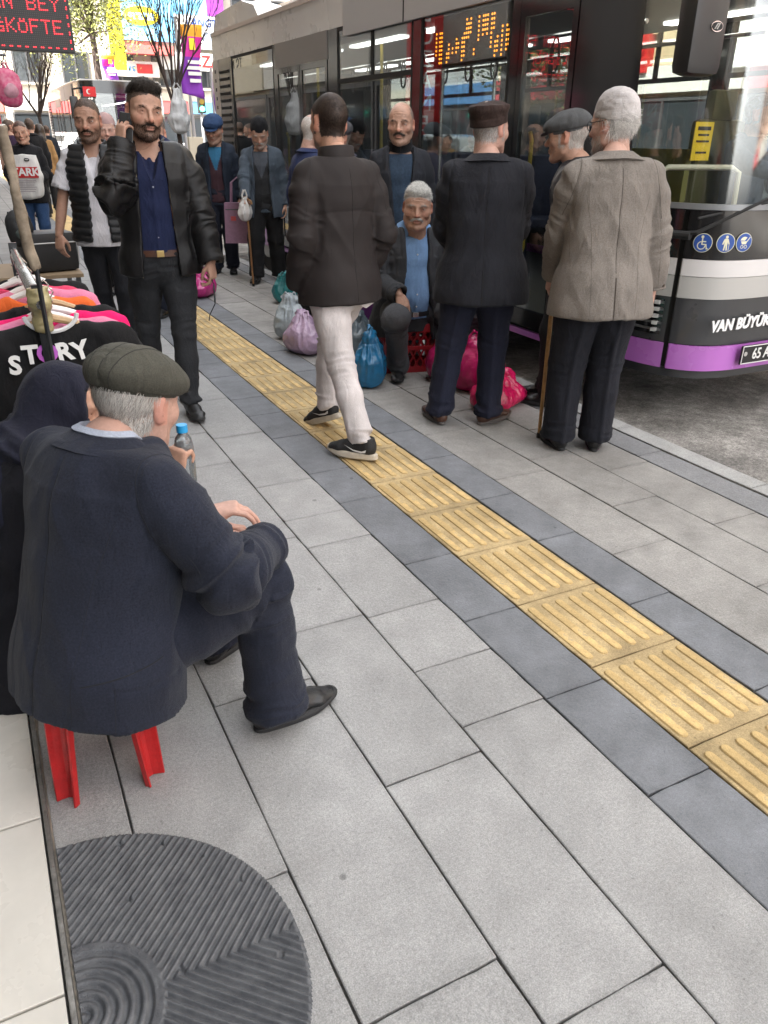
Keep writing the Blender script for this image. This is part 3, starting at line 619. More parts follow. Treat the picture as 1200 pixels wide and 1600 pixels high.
    def collar(s, parent, m, tall=0.030, gap=0.35, r=0.072, thick=0.008, off=0.02, drop=0.06, zo=0.0, fall=0.038, point=0.0, name='collar'):
        """a stand round the neck with a fold-over; fall=0 leaves the stand alone"""
        k = s.s; n = 33; c = s.neck + V(0, 0.012, 0.024 + zo) * k; v, f = [], []; q = 7
        for i in range(n):
            t = i / (n - 1); a = -math.pi / 2 + (math.pi * 2 - gap) * (t - 0.5); ca, sa = math.cos(a), math.sin(a); rr = max(r, 0.066 * s.bulk ** 0.25 + off * 0.35 - 0.002) + 0.006 * abs(ca)
            zb = -drop * max(0, sa) ** 1.3 - 0.010 + vnoise(np.array([[t * 9, s.seed, 0.5]]), 3)[0] * 0.002; e = abs(t - 0.5) * 2; fl = fall * (1 + 0.25 * e) + point * max(0, (e - 0.75) / 0.25); st = tall * (1 - 0.25 * e)
            if fall > 0: sec = [(0, -0.030), (0.001, st), (0.005, st + 0.005), (0.011, st + 0.001), (0.014 + fl * 0.90, st - fl * 0.60), (0.010 + fl * 0.84, st - fl * 0.60 - 0.005), (0.004, -0.028)]
            else: sec = [(0, -0.012), (-0.002, st), (0.001, st + 0.003), (thick * 0.6, st + 0.003), (thick, st), (thick + 0.003, 0.0), (thick + 0.010, -0.018)]
            for dr, dz in sec: v.append(s.T2L(c + V(ca * (rr + dr), sa * (rr + dr) * 0.98, zb + dz) * k))
        for i in range(n - 1):
            for j in range(q): f.append((i * q + j, i * q + (j + 1) % q, (i + 1) * q + (j + 1) % q, (i + 1) * q + j))
        f.append(tuple(range(q))[::-1]); f.append(tuple(range((n - 1) * q, n * q)))
        o = meshobj(name, v, f, m, parent); o.data.set_sharp_from_angle(angle=math.radians(50)); return o
    def inner(s, name, m, off=0.012, hem=-0.1, h=0.012, col=None, field=None, amp=0.6):
        F = Field([s.torso_prims(off, hem)], h / s.q, 0.02); F.add(s.torso_prims(off, hem), 0)
        F.add(Sweep([s.sh[-1] + V(0.05, 0, 0), s.sh[1] + V(-0.05, 0, 0)], 0.05 * s.s), 0.05)
        x, y, z = F.grid(); F.F = np.maximum(F.F, z - f32(s.neck[2] - 0.004 * k)); F.F += np.where((y > 0) & (np.abs(x) < 0.02), f32(-0.003) * np.clip((0.013 - np.abs(x)) / 0.003, 0, 1), 0)
        if field: field(s, F, x, y, z)
        P, Q = F.mesh(); N = normals(P, Q); P = s.wrinkle_top(P, N, amp, s.seed * 3 + 40, arms=False); P = P - N * (0.004 + 0.022 * np.clip((np.abs(P[:, 0]) - 0.095) / 0.03, 0, 1))[:, None]
        c = None if col is None else col(P / s.s)
        return meshobj(name, s.T2L((0, 0, 0)) + P @ s.Rt.T, Q, m, s.root, col=c)
    def trousers(s, m, name='trousers', off=0.012, h=0.010, amp=1.0, ank=0.07, waist=0.04, lens=0.015, thigh=0.0, stack=1.0, crease=0.0, knee=0.0):
        k = s.s; h = h / s.q; b = s.bulk; pc = s.pel; wz = s.pel + s.Rt @ V(0, 0, waist) * k
        pr0 = Sweep([s.pel + V(0, 0, -0.075) * k, s.pel + V(0, 0, -0.01) * k, wz], np.array([0.145 * b + off, 0.168 * b + off, 0.155 * b + off]) * k, np.array([0.118 * b + off, 0.125 * b + off, 0.115 * b + off + s.belly * 0.5]) * k, cut1=True)
        legs, inn = [], []
        for sd_ in (1, -1):
            H_, K, A = s.hip[sd_], s.kn[sd_], s.an[sd_]; d = unit(A - K); A2 = A + d * lens
            pts = [H_, H_ + (K - H_) * 0.5, K, K + (A2 - K) * 0.4, A2]
            legs.append(Sweep(pts, np.array([0.092 * b + off + thigh, 0.080 * b + off + thigh, 0.060 + off + knee, 0.058 + off + knee * 0.6, ank]) * k, np.array([0.098 * b + off + thigh, 0.084 * b + off + thigh, 0.064 + off + knee, 0.062 + off + knee * 0.6, ank * 1.12]) * k, cut1=True, k=0.025)); inn.append(Sweep([A2 - d * 0.012, A2 + d * 0.03], ank * k - 0.012, cut0=True))
        F = Field([pr0] + legs, h, 0.03); F.add(pr0, 0)
        G = [Field([pr0] + legs, h, 0.03) for _ in legs]
        for g, l in zip(G, legs): g.add(l, 0)
        d2 = smin(G[0].F, G[1].F, 0.008); F.F = smin(F.F, d2, 0.05)
        for i_ in inn: F.sub(i_, 0.004)
        P, Q = F.mesh(); N = normals(P, Q); D = np.zeros(len(P)); seed = s.seed * 5
        for sd_ in (1, -1):
            H_, K, A = s.hip[sd_], s.kn[sd_], s.an[sd_]; t1, d1, L1 = seg_t(P, H_, K); t2, d2_, L2 = seg_t(P, K, A); a1 = d1 < d2_
            own = np.minimum(d1, d2_); oth = np.minimum(seg_t(P, s.hip[-sd_], s.kn[-sd_])[1], seg_t(P, s.kn[-sd_], s.an[-sd_])[1]); m_ = (own < oth).astype(float)
            al = np.where(a1, np.clip(t1, -0.2, 1) * L1, L1 + np.clip(t2, 0, 1.1) * L2)
            bend = math.acos(max(-1, min(1, float(unit(K - H_) @ unit(A - K)))))
            kw = np.exp(-((al - L1) / 0.09) ** 2) * (0.35 + 0.9 * bend); aw = np.exp(-((al - L1 - L2) / 0.085) ** 2) * 1.1 * stack; hw = np.exp(-((al - 0.02) / 0.10) ** 2) * 0.8
            w3 = vnoise(P * 8, seed + 3) * 0.03
            r = ridge(np.column_stack([(al + w3) * 30, P[:, 0] * 6 + sd_ * 7, P[:, 1] * 6]), seed + sd_) * (0.15 + kw + aw + hw)
            lf = vnoise(np.column_stack([P[:, 0] * 16, P[:, 1] * 16, P[:, 2] * 2.2]), seed + 8) * (0.9 - 0.4 * kw)
            if crease:
                ap = np.where(a1[:, None], H_ + np.clip(t1, 0, 1)[:, None] * (K - H_), K + np.clip(t2, 0, 1)[:, None] * (A - K)); lat = (P - ap)[:, 0]; D += m_ * crease * np.exp(-(lat / 0.013) ** 2) * np.clip((al - 0.10) / 0.1, 0, 1)
            D += m_ * (r * 0.0066 + lf * 0.0050) * amp
        o = meshobj(name, P + N * D[:, None], Q, m, s.root)
        return o
    def body(s, hh=0.0042, eyes=True, hand_h=0.0038, forearm=(0, 0), neckline=None):
        """skin: head, neck, arms, hands and a slim trunk, one mesh"""
        hs_ = 1.115 * s.s ** 0.5 * s.face.get('size', 1.0); s.headL = s.T2L(s.headc); T = TM(s.Rh * hs_, s.headL); s.Th = T
        P, Q, N, C, hm, bm_, mo = make_head(hh, s.skin, s.face, s.rng); s.hP, s.hN, s.hm, s.bmk, s.mo = P, N, hm, bm_, mo
        Ps, Qs, Cs = [xf(P, T)], [Q], [C]; n = len(P); base = np.array(SKIN[s.skin])
        for sd_, hd in s.hands.items():
            dv, pn, curl, th, spr = hd; yv = unit(dv); zv = perp(-np.asarray(pn, float), yv); R = np.column_stack([np.cross(yv, zv), yv, zv])
            hp, hq = make_hand(hand_h, sd_, CURL[curl] if isinstance(curl, str) else curl, th, spr, s.s ** 0.5)
            cc = base * (1.0 + 0.10 * vnoise(hp * 120, 2)[:, None]); tip = np.clip((hp[:, 1] - 0.10) / 0.06, 0, 1)[:, None]; cc = cc * (1 - 0.25 * tip) + base * (1.1, 0.82, 0.80) * 0.25 * tip
            Ps.append(hp @ R.T + s.wr[sd_]); Qs.append(hq + n); Cs.append(cc); n += len(hp)
            s.hands[sd_] = hd + (R,)
        k = s.s; pr = [s.torso_prims(-0.018, -0.06, top=0.535)]; F = Field([Sweep([s.L2T(p) for p in (s.pel, s.kn[1], s.an[1], s.kn[-1], s.an[-1], s.el[1], s.wr[1], s.el[-1], s.wr[-1], s.T2L(s.neck))], 0.09)], 0.017, 0.03); F.add(pr[0], 0)
        for sd_ in (1, -1):
            F.add(Sweep([s.sh[sd_], s.L2T(s.el[sd_]), s.L2T(s.el[sd_]) * 0.5 + s.L2T(s.wr[sd_]) * 0.5, s.L2T(s.wr[sd_])], np.array([0.05, 0.039, 0.038, 0.027]) * k), 0.02)
            F.add(Sweep([s.L2T(s.hip[sd_]), s.L2T(s.kn[sd_]), s.L2T(s.an[sd_])], np.array([0.075, 0.05, 0.034]) * k), 0.03)
        F.add(Sweep([s.neck - V(0, 0, 0.05), s.neck * 0.75 + s.headc * 0.25], 0.05 * k), 0.03)
        bp, bq = F.mesh(); Ps.append(s.T2L((0, 0, 0)) + bp @ s.Rt.T); Qs.append(bq + n); Cs.append(base * (1 + 0.08 * vnoise(bp * 60, 6)[:, None]))
        s.bodyo = meshobj('body', np.concatenate(Ps), np.concatenate(Qs), skinmat(), s.root, col=np.concatenate(Cs))
        if eyes: eye_mesh(s.bodyo, T, s.face.get('eye', (0.05, 0.03, 0.02)))
        return s
    def add_strands(s, name, mask, n, length, width, flow, col, lift=0.3, droop=0.0, jit=0.35, inflate=0.0, P=None, N=None, parent=None, rough=0.45):
        P = s.hP if P is None else P; N = s.hN if N is None else N
        A, Fq = strands(P[mask] + N[mask] * inflate, N[mask], n, length, width, flow, s.rng, lift, droop, jit)
        m = len(A); seg8 = 8; per = s.rng.rand(m // seg8 if m >= seg8 else 1).repeat(seg8)[:m]
        c = np.array(col)[None] * (0.45 + 1.1 * per[:, None])
        return meshobj(name, xf(A, s.Th), Fq, mat('hair', (0.1, 0.1, 0.1), 0.6, vcol=True, spec=0.18), parent or s.bodyo, col=c)
    def hair(s, col, n=5200, length=0.014, width=0.0007, flow=None, lift=0.3, vol=None, zmin=None, jit=0.35, droop=0.0, zmax=None):
        flow = flow or (lambda p: np.column_stack([p[:, 0] * 6, -0.6 - p[:, 1] * 0, -0.5 + p[:, 2] * 2]))
        mk = s.hm.copy()
        if zmin is not None: mk &= s.hP[:, 2] > zmin
        if zmax is not None: mk &= s.hP[:, 2] < zmax
        if vol is not None:
            d = vol(s.hP) * mk
            sel = mk; P2 = s.hP + s.hN * d[:, None]
            # hair mass: the scalp faces pushed out
            s.add_strands('hair', sel, n, length, width, flow, col, lift, droop, jit, P=P2, N=s.hN)
            return P2
        s.add_strands('hair', mk, n, length, width, flow, col, lift, droop, jit)
    def hairmass(s, col, thick, sel=None, noise=0.3, h=0.005, rough=0.6, prims=None, keep=None):
        """a closed lock of hair over the skull built from ellipsoids in head space"""
        F = Field([p for p, _ in prims], h / s.q, 0.02)
        for p, kk in prims: F.add(p, kk)
        P, Q = F.mesh(); N = normals(P, Q)
        P = P + N * (vnoise(P * (90, 40, 40), 3) * thick * noise + vnoise(P * (240, 90, 90), 5) * thick * noise * 0.4)[:, None]
        if keep is not None:
            kv = keep(P); Q = Q[kv[Q].all(1)]; u, inv = np.unique(Q, return_inverse=True); P, N, Q = P[u], N[u], inv.reshape(Q.shape)
        c = np.array(col)[None] * (0.8 + 0.35 * vnoise(P * (300, 60, 60), 2)[:, None])
        o = meshobj('hair', xf(P, s.Th), Q, mat('hair', (0.1, 0.1, 0.1), 0.6, vcol=True, spec=0.18), s.bodyo, col=c); return o, P, N
    def brows(s, col, n=420, th=0.004):
        x, y, z = s.hP.T; m_ = (np.abs(np.abs(x) - 0.033) < 0.019) & (np.abs(z - 0.0205 + (np.abs(x) - 0.033) ** 2 * 9) < th) & (y > 0.05)
        s.add_strands('eyebrows', m_, n, 0.007, 0.0007, lambda p: np.column_stack([np.sign(p[:, 0]), p[:, 0] * 0, 0.25 + p[:, 0] * 0]), col, 0.25, jit=0.2)['kind'] = 'stuff'
    def moustache(s, col, n=260, length=0.013, thick=1.0, w=0.034):
        F = Field([Sweep([(-w, 0.086, -0.064), (-0.015, 0.103, -0.054), (0, 0.105, -0.052), (0.015, 0.103, -0.054), (w, 0.086, -0.064)], 0.008)], 0.0035, 0.012)
        F.add(Sweep([(-w, 0.086, -0.064), (-0.015, 0.1025, -0.0545), (0, 0.104, -0.0525), (0.015, 0.1025, -0.0545), (w, 0.086, -0.064)], np.array([0.003, 0.0065, 0.006, 0.0065, 0.003]) * thick), 0)
        P, Q = F.mesh(); N = normals(P, Q); c = np.array(col)[None] * (0.8 + 0.3 * vnoise(P * 400, 1)[:, None])
        o = meshobj('moustache', xf(P, s.Th), Q, mat('hair', (0.1, 0.1, 0.1), 0.45, vcol=True), s.bodyo, col=c)
        s.add_strands('moustache_hairs', np.ones(len(P), bool), n, length, 0.0009, lambda p: np.column_stack([np.sign(p[:, 0]) * 0.7, p[:, 0] * 0, -0.7 + p[:, 0] * 0]), col, 0.15, P=P, N=N, parent=o, jit=0.25)
    def beard(s, col, n=4200, length=0.007, zmin=-9):
        s.add_strands('beard', (s.bmk > 0.5) & (s.hP[:, 2] > zmin), n, length, 0.0006, lambda p: np.column_stack([p[:, 0] * 3, p[:, 0] * 0 + 0.1, -1 + p[:, 0] * 0]), col, 0.25, jit=0.3)
    def shoes(s, style, m_up, m_sole):
        for sd_ in (1, -1):
            r = shoe(s.root, s.an[sd_], s.fy[sd_], s.fp[sd_], style, s.s ** 0.7, (m_up, m_sole))
            if sd_ == 1: s.shoeR = r
            else: s.shoeL = r
    def headobj(s, name, prims, m, h=0.005, subs=(), post=None, disp=None, parent=None, col=None):
        """a shape worn on the head, modelled in head space"""
        F = Field([p for p, _ in prims], h / s.q, 0.02)
        for p, kk in prims: F.add(p, kk)
        for p, kk in subs: F.sub(p, kk)
        if post: post(F, *F.grid())
        P, Q = F.mesh(); N = normals(P, Q)
        if disp: P = P + N * disp(P)[:, None]
        return meshobj(name, xf(P, s.Th), Q, m, parent or s.root, col=None if col is None else col(P))
def seams_back(s): return True
def flat_cap(s, m, tilt=8, seams=True, name='flat_cap', size=1.0):
    R = rotm(0, tilt, 0); sz = size
    def post(F, x, y, z):
        F.F = np.maximum(F.F, (0.040 - 0.16 * (0.0 - y) * 0 - 0.10 * (y + 0.02)) * 1.0 - z - 0.012)
        if seams:
            for a in (0, 60, -60):
                c, s_ = math.cos(math.radians(a)), math.sin(math.radians(a)); d = np.abs(x * c + (y + 0.01) * s_ * 0.6); F.F += f32(0.0016) * np.exp(-(d / 0.004) ** 2)
    o = s.headobj(name, [(Ell((0, -0.004, 0.058), (0.093 * sz, 0.117 * sz, 0.062), R), 0), (Ell((0, 0.055, 0.047), (0.080 * sz, 0.075, 0.034), R), 0.03), (Ell((0, -0.02, 0.06), (0.088 * sz, 0.1 * sz, 0.07), R), 0.02)], m, post=post,
                  disp=lambda P: vnoise(P * (30, 22, 40), 8) * 0.0026 + ridge(P * (18, 50, 20), 4) * 0.0012)
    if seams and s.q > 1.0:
        me = o.data; n = len(me.vertices); co = np.empty(n * 3); me.vertices.foreach_get('co', co); Ti = np.linalg.inv(s.Th); Pl = xf(co.reshape(-1, 3), Ti); bv = BVHTree.FromPolygons(Pl.tolist(), [list(p.vertices) for p in me.polygons]); sm = mat('cap_seam_shade', (0.018, 0.018, 0.015), 0.9)  # panel seams coloured darker than the wool as crease shadow
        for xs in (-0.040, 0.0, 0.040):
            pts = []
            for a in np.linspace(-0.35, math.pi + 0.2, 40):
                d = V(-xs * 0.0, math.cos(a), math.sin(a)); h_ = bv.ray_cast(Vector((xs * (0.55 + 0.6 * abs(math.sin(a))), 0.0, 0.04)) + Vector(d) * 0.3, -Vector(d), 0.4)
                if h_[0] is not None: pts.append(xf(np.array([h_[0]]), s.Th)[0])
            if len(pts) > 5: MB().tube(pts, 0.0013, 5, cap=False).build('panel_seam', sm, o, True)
    s.headobj('peak', [(Ell((0, 0.098, 0.030), (0.070, 0.058, 0.0065), rotm(0, 20, 0)), 0)], m, parent=o)
    s.headobj('sweatband', [(Sweep([(0.001, -0.006, 0.016), (0, -0.004, 0.034)], [0.0835 * sz, 0.085 * sz], [0.105 * sz, 0.107 * sz], cut0=True, cut1=True), 0)], m, parent=o)
    return o
def skull_cap(s, m, z0=0.022, knit=0.0, tilt=-8, tall=0.085, name='skull_cap', wide=0.084):
    R = rotm(0, tilt, 0)
    def post(F, x, y, z): F.F = np.maximum(F.F, (z0 + y * 0.18) - z)
    return s.headobj(name, [(Ell((0, -0.016, 0.042), (wide, 0.106, tall), R), 0), (Sweep([(0, -0.012, 0.01), (0, -0.016, 0.075)], [wide, wide * 0.96], [0.105, 0.1]), 0.02)], m, post=post, disp=lambda P: knit * np.sin(P[:, 2] * 900) + vnoise(P * (35, 35, 60), 8) * 0.0022)
# ================================================================= stone and ground materials
def stone(name, col, grain=0.5, rough=0.75, bump=0.7, stains=0.16, fine=300.0, grime=0.22):
    """flamed granite: grain, broad stains, a colour of its own for every slab"""
    if name in _MC: return _MC[name]
    m = bpy.data.materials.new(name); m.use_nodes = True; _MC[name] = m; N, L = nodes_of(m); b = N['Principled BSDF']
    tc = N.new('ShaderNodeTexCoord'); P = tc.outputs['Object']
    def noise(sc, det=3, rg=0.6):
        n = N.new('ShaderNodeTexNoise'); n.inputs['Scale'].default_value = sc; n.inputs['Detail'].default_value = det; n.inputs['Roughness'].default_value = rg; L.new(P, n.inputs['Vector']); return n.outputs['Fac']
    def rng(s, a, b_, c, d):
        r = N.new('ShaderNodeMapRange'); r.inputs['From Min'].default_value = a; r.inputs['From Max'].default_value = b_; r.inputs['To Min'].default_value = c; r.inputs['To Max'].default_value = d; L.new(s, r.inputs['Value']); return r.outputs[0]
    def mul(a, b_):
        x = N.new('ShaderNodeMath'); x.operation = 'MULTIPLY'; L.new(a, x.inputs[0]); L.new(b_, x.inputs[1]); return x.outputs[0]
    oi = N.new('ShaderNodeObjectInfo'); g1 = noise(fine, 2); g2 = noise(fine * 0.33, 3); st = noise(2.3, 5, 0.7); st2 = noise(9.0, 4, 0.65)
    v = mul(mul(rng(g1, 0.3, 0.7, 1 - grain * 0.5, 1 + grain * 0.5), rng(g2, 0.3, 0.7, 1 - grain * 0.25, 1 + grain * 0.25)), mul(rng(st, 0.3, 0.7, 1 - stains, 1 + stains * 0.5), rng(st2, 0.35, 0.7, 1 - stains * 0.5, 1 + stains * 0.3)))
    v = mul(v, rng(oi.outputs['Random'], 0, 1, 0.95, 1.05))
    vo = N.new('ShaderNodeTexVoronoi'); vo.inputs['Scale'].default_value = 5.2; L.new(P, vo.inputs['Vector'])
    gm = N.new('ShaderNodeMath'); gm.operation = 'ADD'; L.new(vo.outputs['Distance'], gm.inputs[0]); L.new(rng(noise(2.3, 1), 0.40, 0.60, 0.075, 0.0), gm.inputs[1])
    v = mul(v, rng(gm.outputs[0], 0.045, 0.068, 0.60, 1.0)); v = mul(v, rng(noise(0.8, 6, 0.75), 0.38, 0.62, 0.90, 1.06)); v = mul(v, rng(noise(55, 2), 0.68, 0.74, 1.0, 0.70))
    sp = N.new('ShaderNodeSeparateXYZ'); L.new(tc.outputs['Generated'], sp.inputs[0]); ed = None
    for ax in ('X', 'Y'):                                    # grime collected along the edges of each slab
        pp = N.new('ShaderNodeMath'); pp.operation = 'PINGPONG'; pp.inputs[1].default_value = 0.5; L.new(sp.outputs[ax], pp.inputs[0])
        if ed is None: ed = pp.outputs[0]
        else: mn = N.new('ShaderNodeMath'); mn.operation = 'MINIMUM'; L.new(ed, mn.inputs[0]); L.new(pp.outputs[0], mn.inputs[1]); ed = mn.outputs[0]
    en = N.new('ShaderNodeMath'); en.operation = 'MULTIPLY_ADD'; en.inputs[1].default_value = 0.10; L.new(noise(14, 4, 0.7), en.inputs[0]); L.new(ed, en.inputs[2])
    if grime: v = mul(v, rng(en.outputs[0], 0.035, 0.085, 1.0 - grime, 1.0))
    hv = N.new('ShaderNodeHueSaturation'); hv.inputs['Color'].default_value = (*col, 1); L.new(v, hv.inputs['Value']); L.new(hv.outputs[0], b.inputs['Base Color'])
    b.inputs['Roughness'].default_value = rough; b.inputs['Specular IOR Level'].default_value = 0.35
    bp = N.new('ShaderNodeBump'); bp.inputs['Strength'].default_value = bump; bp.inputs['Distance'].default_value = 0.003; L.new(g2, bp.inputs['Height']); L.new(bp.outputs[0], b.inputs['Normal'])
    return m
M_slab = stone('grey_granite', (0.325, 0.322, 0.316)); M_slab2 = stone('warm_granite', (0.30, 0.290, 0.275), stains=0.25); M_dark = stone('dark_basalt', (0.180, 0.188, 0.202), grain=0.35, stains=0.28)
M_curb = stone('curb_stone', (0.36, 0.36, 0.35)); M_joint = mat('joint_mortar', (0.12, 0.115, 0.108), 0.95, nscale=60, namt=0.6, bump=0.6, bscale=200)
M_asph = stone('asphalt', (0.300, 0.285, 0.265), grain=1.0, stains=0.6, bump=0.9, fine=150.0, rough=0.85, grime=0.0)
def worn_yellow():
    m = stone('yellow_tactile', (0.56, 0.395, 0.175), grain=0.35, stains=0.25, bump=0.4, fine=300); N, L = nodes_of(m); b = N['Principled BSDF']
    src = b.inputs['Base Color'].links[0].from_socket; tc = N.new('ShaderNodeTexCoord')
    n = N.new('ShaderNodeTexNoise'); n.inputs['Scale'].default_value = 7.5; n.inputs['Detail'].default_value = 8; n.inputs['Roughness'].default_value = 0.72; L.new(tc.outputs['Object'], n.inputs['Vector'])
    r = N.new('ShaderNodeMapRange'); r.inputs['From Min'].default_value = 0.58; r.inputs['From Max'].default_value = 0.66; L.new(n.outputs['Fac'], r.inputs['Value'])
    mx = N.new('ShaderNodeMix'); mx.data_type = 'RGBA'; L.new(r.outputs[0], mx.inputs['Factor']); L.new(src, mx.inputs['A']); mx.inputs['B'].default_value = (0.34, 0.285, 0.19, 1); L.new(mx.outputs['Result'], b.inputs['Base Color'])
    return m
M_yel = worn_yellow(); M_yelbase = stone('yellow_tactile_ground', (0.50, 0.375, 0.195), grain=0.5, stains=0.45, bump=0.5, fine=300)

# ================================================================= ground, road, pavement
def sheet(name, x0, x1, y0, y1, z, m, parent=None):
    o = MB().box2((x0, y0, z - 0.02), (x1, y1, z)).build(name, m, parent); return o
def far_paving():
    m = mat('far_paving', (0.31, 0.305, 0.30), 0.8, nscale=2.0, namt=0.25, bump=0.3, bscale=80); N, L = nodes_of(m); b = N['Principled BSDF']; src = b.inputs['Base Color'].links[0].from_socket
    tc = N.new('ShaderNodeTexCoord'); mp = N.new('ShaderNodeMapping'); mp.inputs['Rotation'].default_value = (0, 0, math.pi / 2); br = N.new('ShaderNodeTexBrick'); br.inputs['Scale'].default_value = 1.0; br.inputs['Brick Width'].default_value = 0.66; br.inputs['Row Height'].default_value = 0.32; br.inputs['Mortar Size'].default_value = 0.006; br.offset = 0.4
    br.inputs['Color1'].default_value = (1, 1, 1, 1); br.inputs['Color2'].default_value = (0.85, 0.85, 0.85, 1); br.inputs['Mortar'].default_value = (0.25, 0.25, 0.25, 1); L.new(tc.outputs['Object'], mp.inputs['Vector']); L.new(mp.outputs[0], br.inputs['Vector'])
    mx = N.new('ShaderNodeMix'); mx.data_type = 'RGBA'; mx.blend_type = 'MULTIPLY'; mx.inputs['Factor'].default_value = 1.0; L.new(src, mx.inputs['A']); L.new(br.outputs['Color'], mx.inputs['B']); L.new(mx.outputs['Result'], b.inputs['Base Color']); return m
tag(sheet('ground', -400, 400, -400, 600, -0.20, mat('far_ground', (0.16, 0.15, 0.14), 0.9, nscale=3, namt=0.3)), kind='structure')
tag(sheet('road', 3.44, 12.2, -60, 41, -0.13, M_asph), kind='structure')
tag(sheet('crossroad', -60, 60, 41.0, 47.5, -0.126, M_asph), kind='structure')
side = tag(sheet('sidewalk', -0.6, 3.44, -12, 41, -0.016, M_joint), kind='structure')
far_pave = tag(MB().box2((0.0, 11.2, -0.02), (3.1, 41, 0.0)).build('sidewalk_far', far_paving()), kind='structure')
for x0_, x1_, z_, m_ in ((1.355, 2.20, 0.004, M_dark), (1.596, 1.984, 0.008, M_yel)): tag(sheet('tactile_strip_far' if m_ is M_yel else 'border_strip_far', x0_, x1_, 10.53 if m_ is M_yel else 11.2, 41, z_, m_), kind='structure')
farside = tag(MB().box2((12.2, -60, -0.16), (16.2, 41, 0.0)).build('pavement_opposite', M_slab2), kind='structure')
rs = np.random.RandomState(5)
def slab(x0, x1, y0, y1, m, name='slab', z=0.0, g=0.0021, parent=side, gx=None, bevel=0.0025):
    gx = g if gx is None else gx
    mb = MB(); x0, x1, y0, y1 = x0 + gx, x1 - gx, y0 + g, y1 - g; z1 = z + rs.uniform(-0.0012, 0.0012)
    n = 6; out = []
    def edge(a, b):
        for i in range(n):
            t = i / n; j = rs.uniform(-0.0016, 0.0016); dx, dy = b[0] - a[0], b[1] - a[1]; l = math.hypot(dx, dy); out.append((a[0] + dx * t - dy / l * j, a[1] + dy * t + dx / l * j))
    c = 0.002 + rs.rand() * 0.002
    edge((x0 + c, y0), (x1 - c, y0)); edge((x1, y0 + c), (x1, y1 - c)); edge((x1 - c, y1), (x0 + c, y1)); edge((x0, y1 - c), (x0, y0 + c))
    cx, cy = (x0 + x1) / 2, (y0 + y1) / 2; ins = [(cx + (p[0] - cx) * (1 - 2 * bevel / (x1 - x0)), cy + (p[1] - cy) * (1 - 2 * bevel / (y1 - y0))) for p in out]
    k = len(out); v = [(p[0], p[1], z - 0.03) for p in out] + [(p[0], p[1], z1 - 0.0022) for p in out] + [(p[0], p[1], z1) for p in ins]
    f = [tuple(range(2 * k, 3 * k))] + [(r * k + i, r * k + (i + 1) % k, (r + 1) * k + (i + 1) % k, (r + 1) * k + i) for r in (0, 1) for i in range(k)]
    return meshobj(name, v, f, m, parent, smooth=False)
def row(x0, x1, ys, m, **kw):
    for a, b in zip(ys, ys[1:]): slab(x0, x1, a, b, m, **kw)
def fill(ys, end=11.2, lo=0.35, step=0.62, start=0.3):
    ys = sorted(ys); y = ys[0]
    while y > start: y -= step * rs.uniform(0.8, 1.3); ys.insert(0, y)
    y = ys[-1]
    while y < end: y += step * rs.uniform(0.75, 1.35); ys.append(min(y, end + 0.02) if y > end - 0.25 else y)
    return ys
row(-0.10, 0.085, fill([1.0, 2.2]), M_slab); row(0.085, 0.40, fill([0.45, 1.27, 2.4, 3.3]), M_slab)
row(0.40, 0.73, fill([0.18, 0.86, 1.94, 2.75, 3.6]), M_slab); row(0.73, 1.045, fill([0.05, 0.69, 1.41, 2.205, 2.90, 3.88, 4.40]), M_slab)
row(1.045, 1.355, fill([0.30, 1.52, 1.82, 2.18, 2.78, 3.065, 3.485, 4.265]), M_slab)
bl = [0.16, 0.60, 1.065, 1.515, 2.0, 2.47]; row(1.355, 1.592, fill(bl, step=0.5), M_dark, gx=0.002)
row(1.988, 2.20, fill([0.75, 1.25, 1.825, 2.40, 2.875, 3.45], step=0.5), M_dark, gx=0.002)
row(2.20, 2.535, fill([1.05, 2.16, 3.05, 3.8, 4.71]), M_slab2, gx=0.004); row(2.535, 2.825, fill([0.9, 1.7, 2.535, 3.2, 4.1]), M_slab2); row(2.825, 3.12, fill([1.0, 2.18, 2.9, 3.6]), M_slab2)
row(3.13, 3.325, fill([0.9, 2.0, 3.0], step=1.0), stone('channel_granite', (0.23, 0.232, 0.238)), z=-0.004, gx=0.006, name='channel_stone')
curb = tag(MB().box2((3.33, 0.0, -0.16), (3.44, 0.3, -0.03)).build('kerb', M_curb), kind='structure')
row(3.335, 3.47, fill([0.4, 1.4, 2.4, 3.4], end=40, step=1.0), M_curb, name='kerb_stone', z=-0.002, parent=curb, bevel=0.008)
# tactile strip: a tile carries six raised bars
bar_me = None
for i in range(24):
    y0 = 0.30 + 0.4265 * i
    t = slab(1.596, 1.984, y0, y0 + 0.4265, M_yelbase, name='tactile_tile', z=-0.0015)
    for k in range(6):
        if bar_me is None:
            v, f = [], []; n = 8; w_, l_ = 0.0175, 0.178
            out = [(w_ * math.sin(a), l_ - w_ + w_ * math.cos(a)) for a in np.linspace(-math.pi / 2, math.pi / 2, n)] + [(w_ * math.sin(a), -l_ + w_ + w_ * math.cos(a)) for a in np.linspace(math.pi / 2, 3 * math.pi / 2, n)]
            k2 = len(out); v = [(x, y, 0) for x, y in out] + [(x * 0.80, y * 0.985, 0.0048) for x, y in out]
            f = [tuple(range(k2, 2 * k2))] + [(q, (q + 1) % k2, k2 + (q + 1) % k2, k2 + q) for q in range(k2)]
            o = meshobj('bar', v, f, M_yel, t, smooth=False); bar_me = o.data
        else:
            o = bpy.data.objects.new('bar', bar_me); COL.objects.link(o); o.parent = t
        o.location = (1.596 + 0.388 * (k + 0.5) / 6, y0 + 0.213, -0.0016)

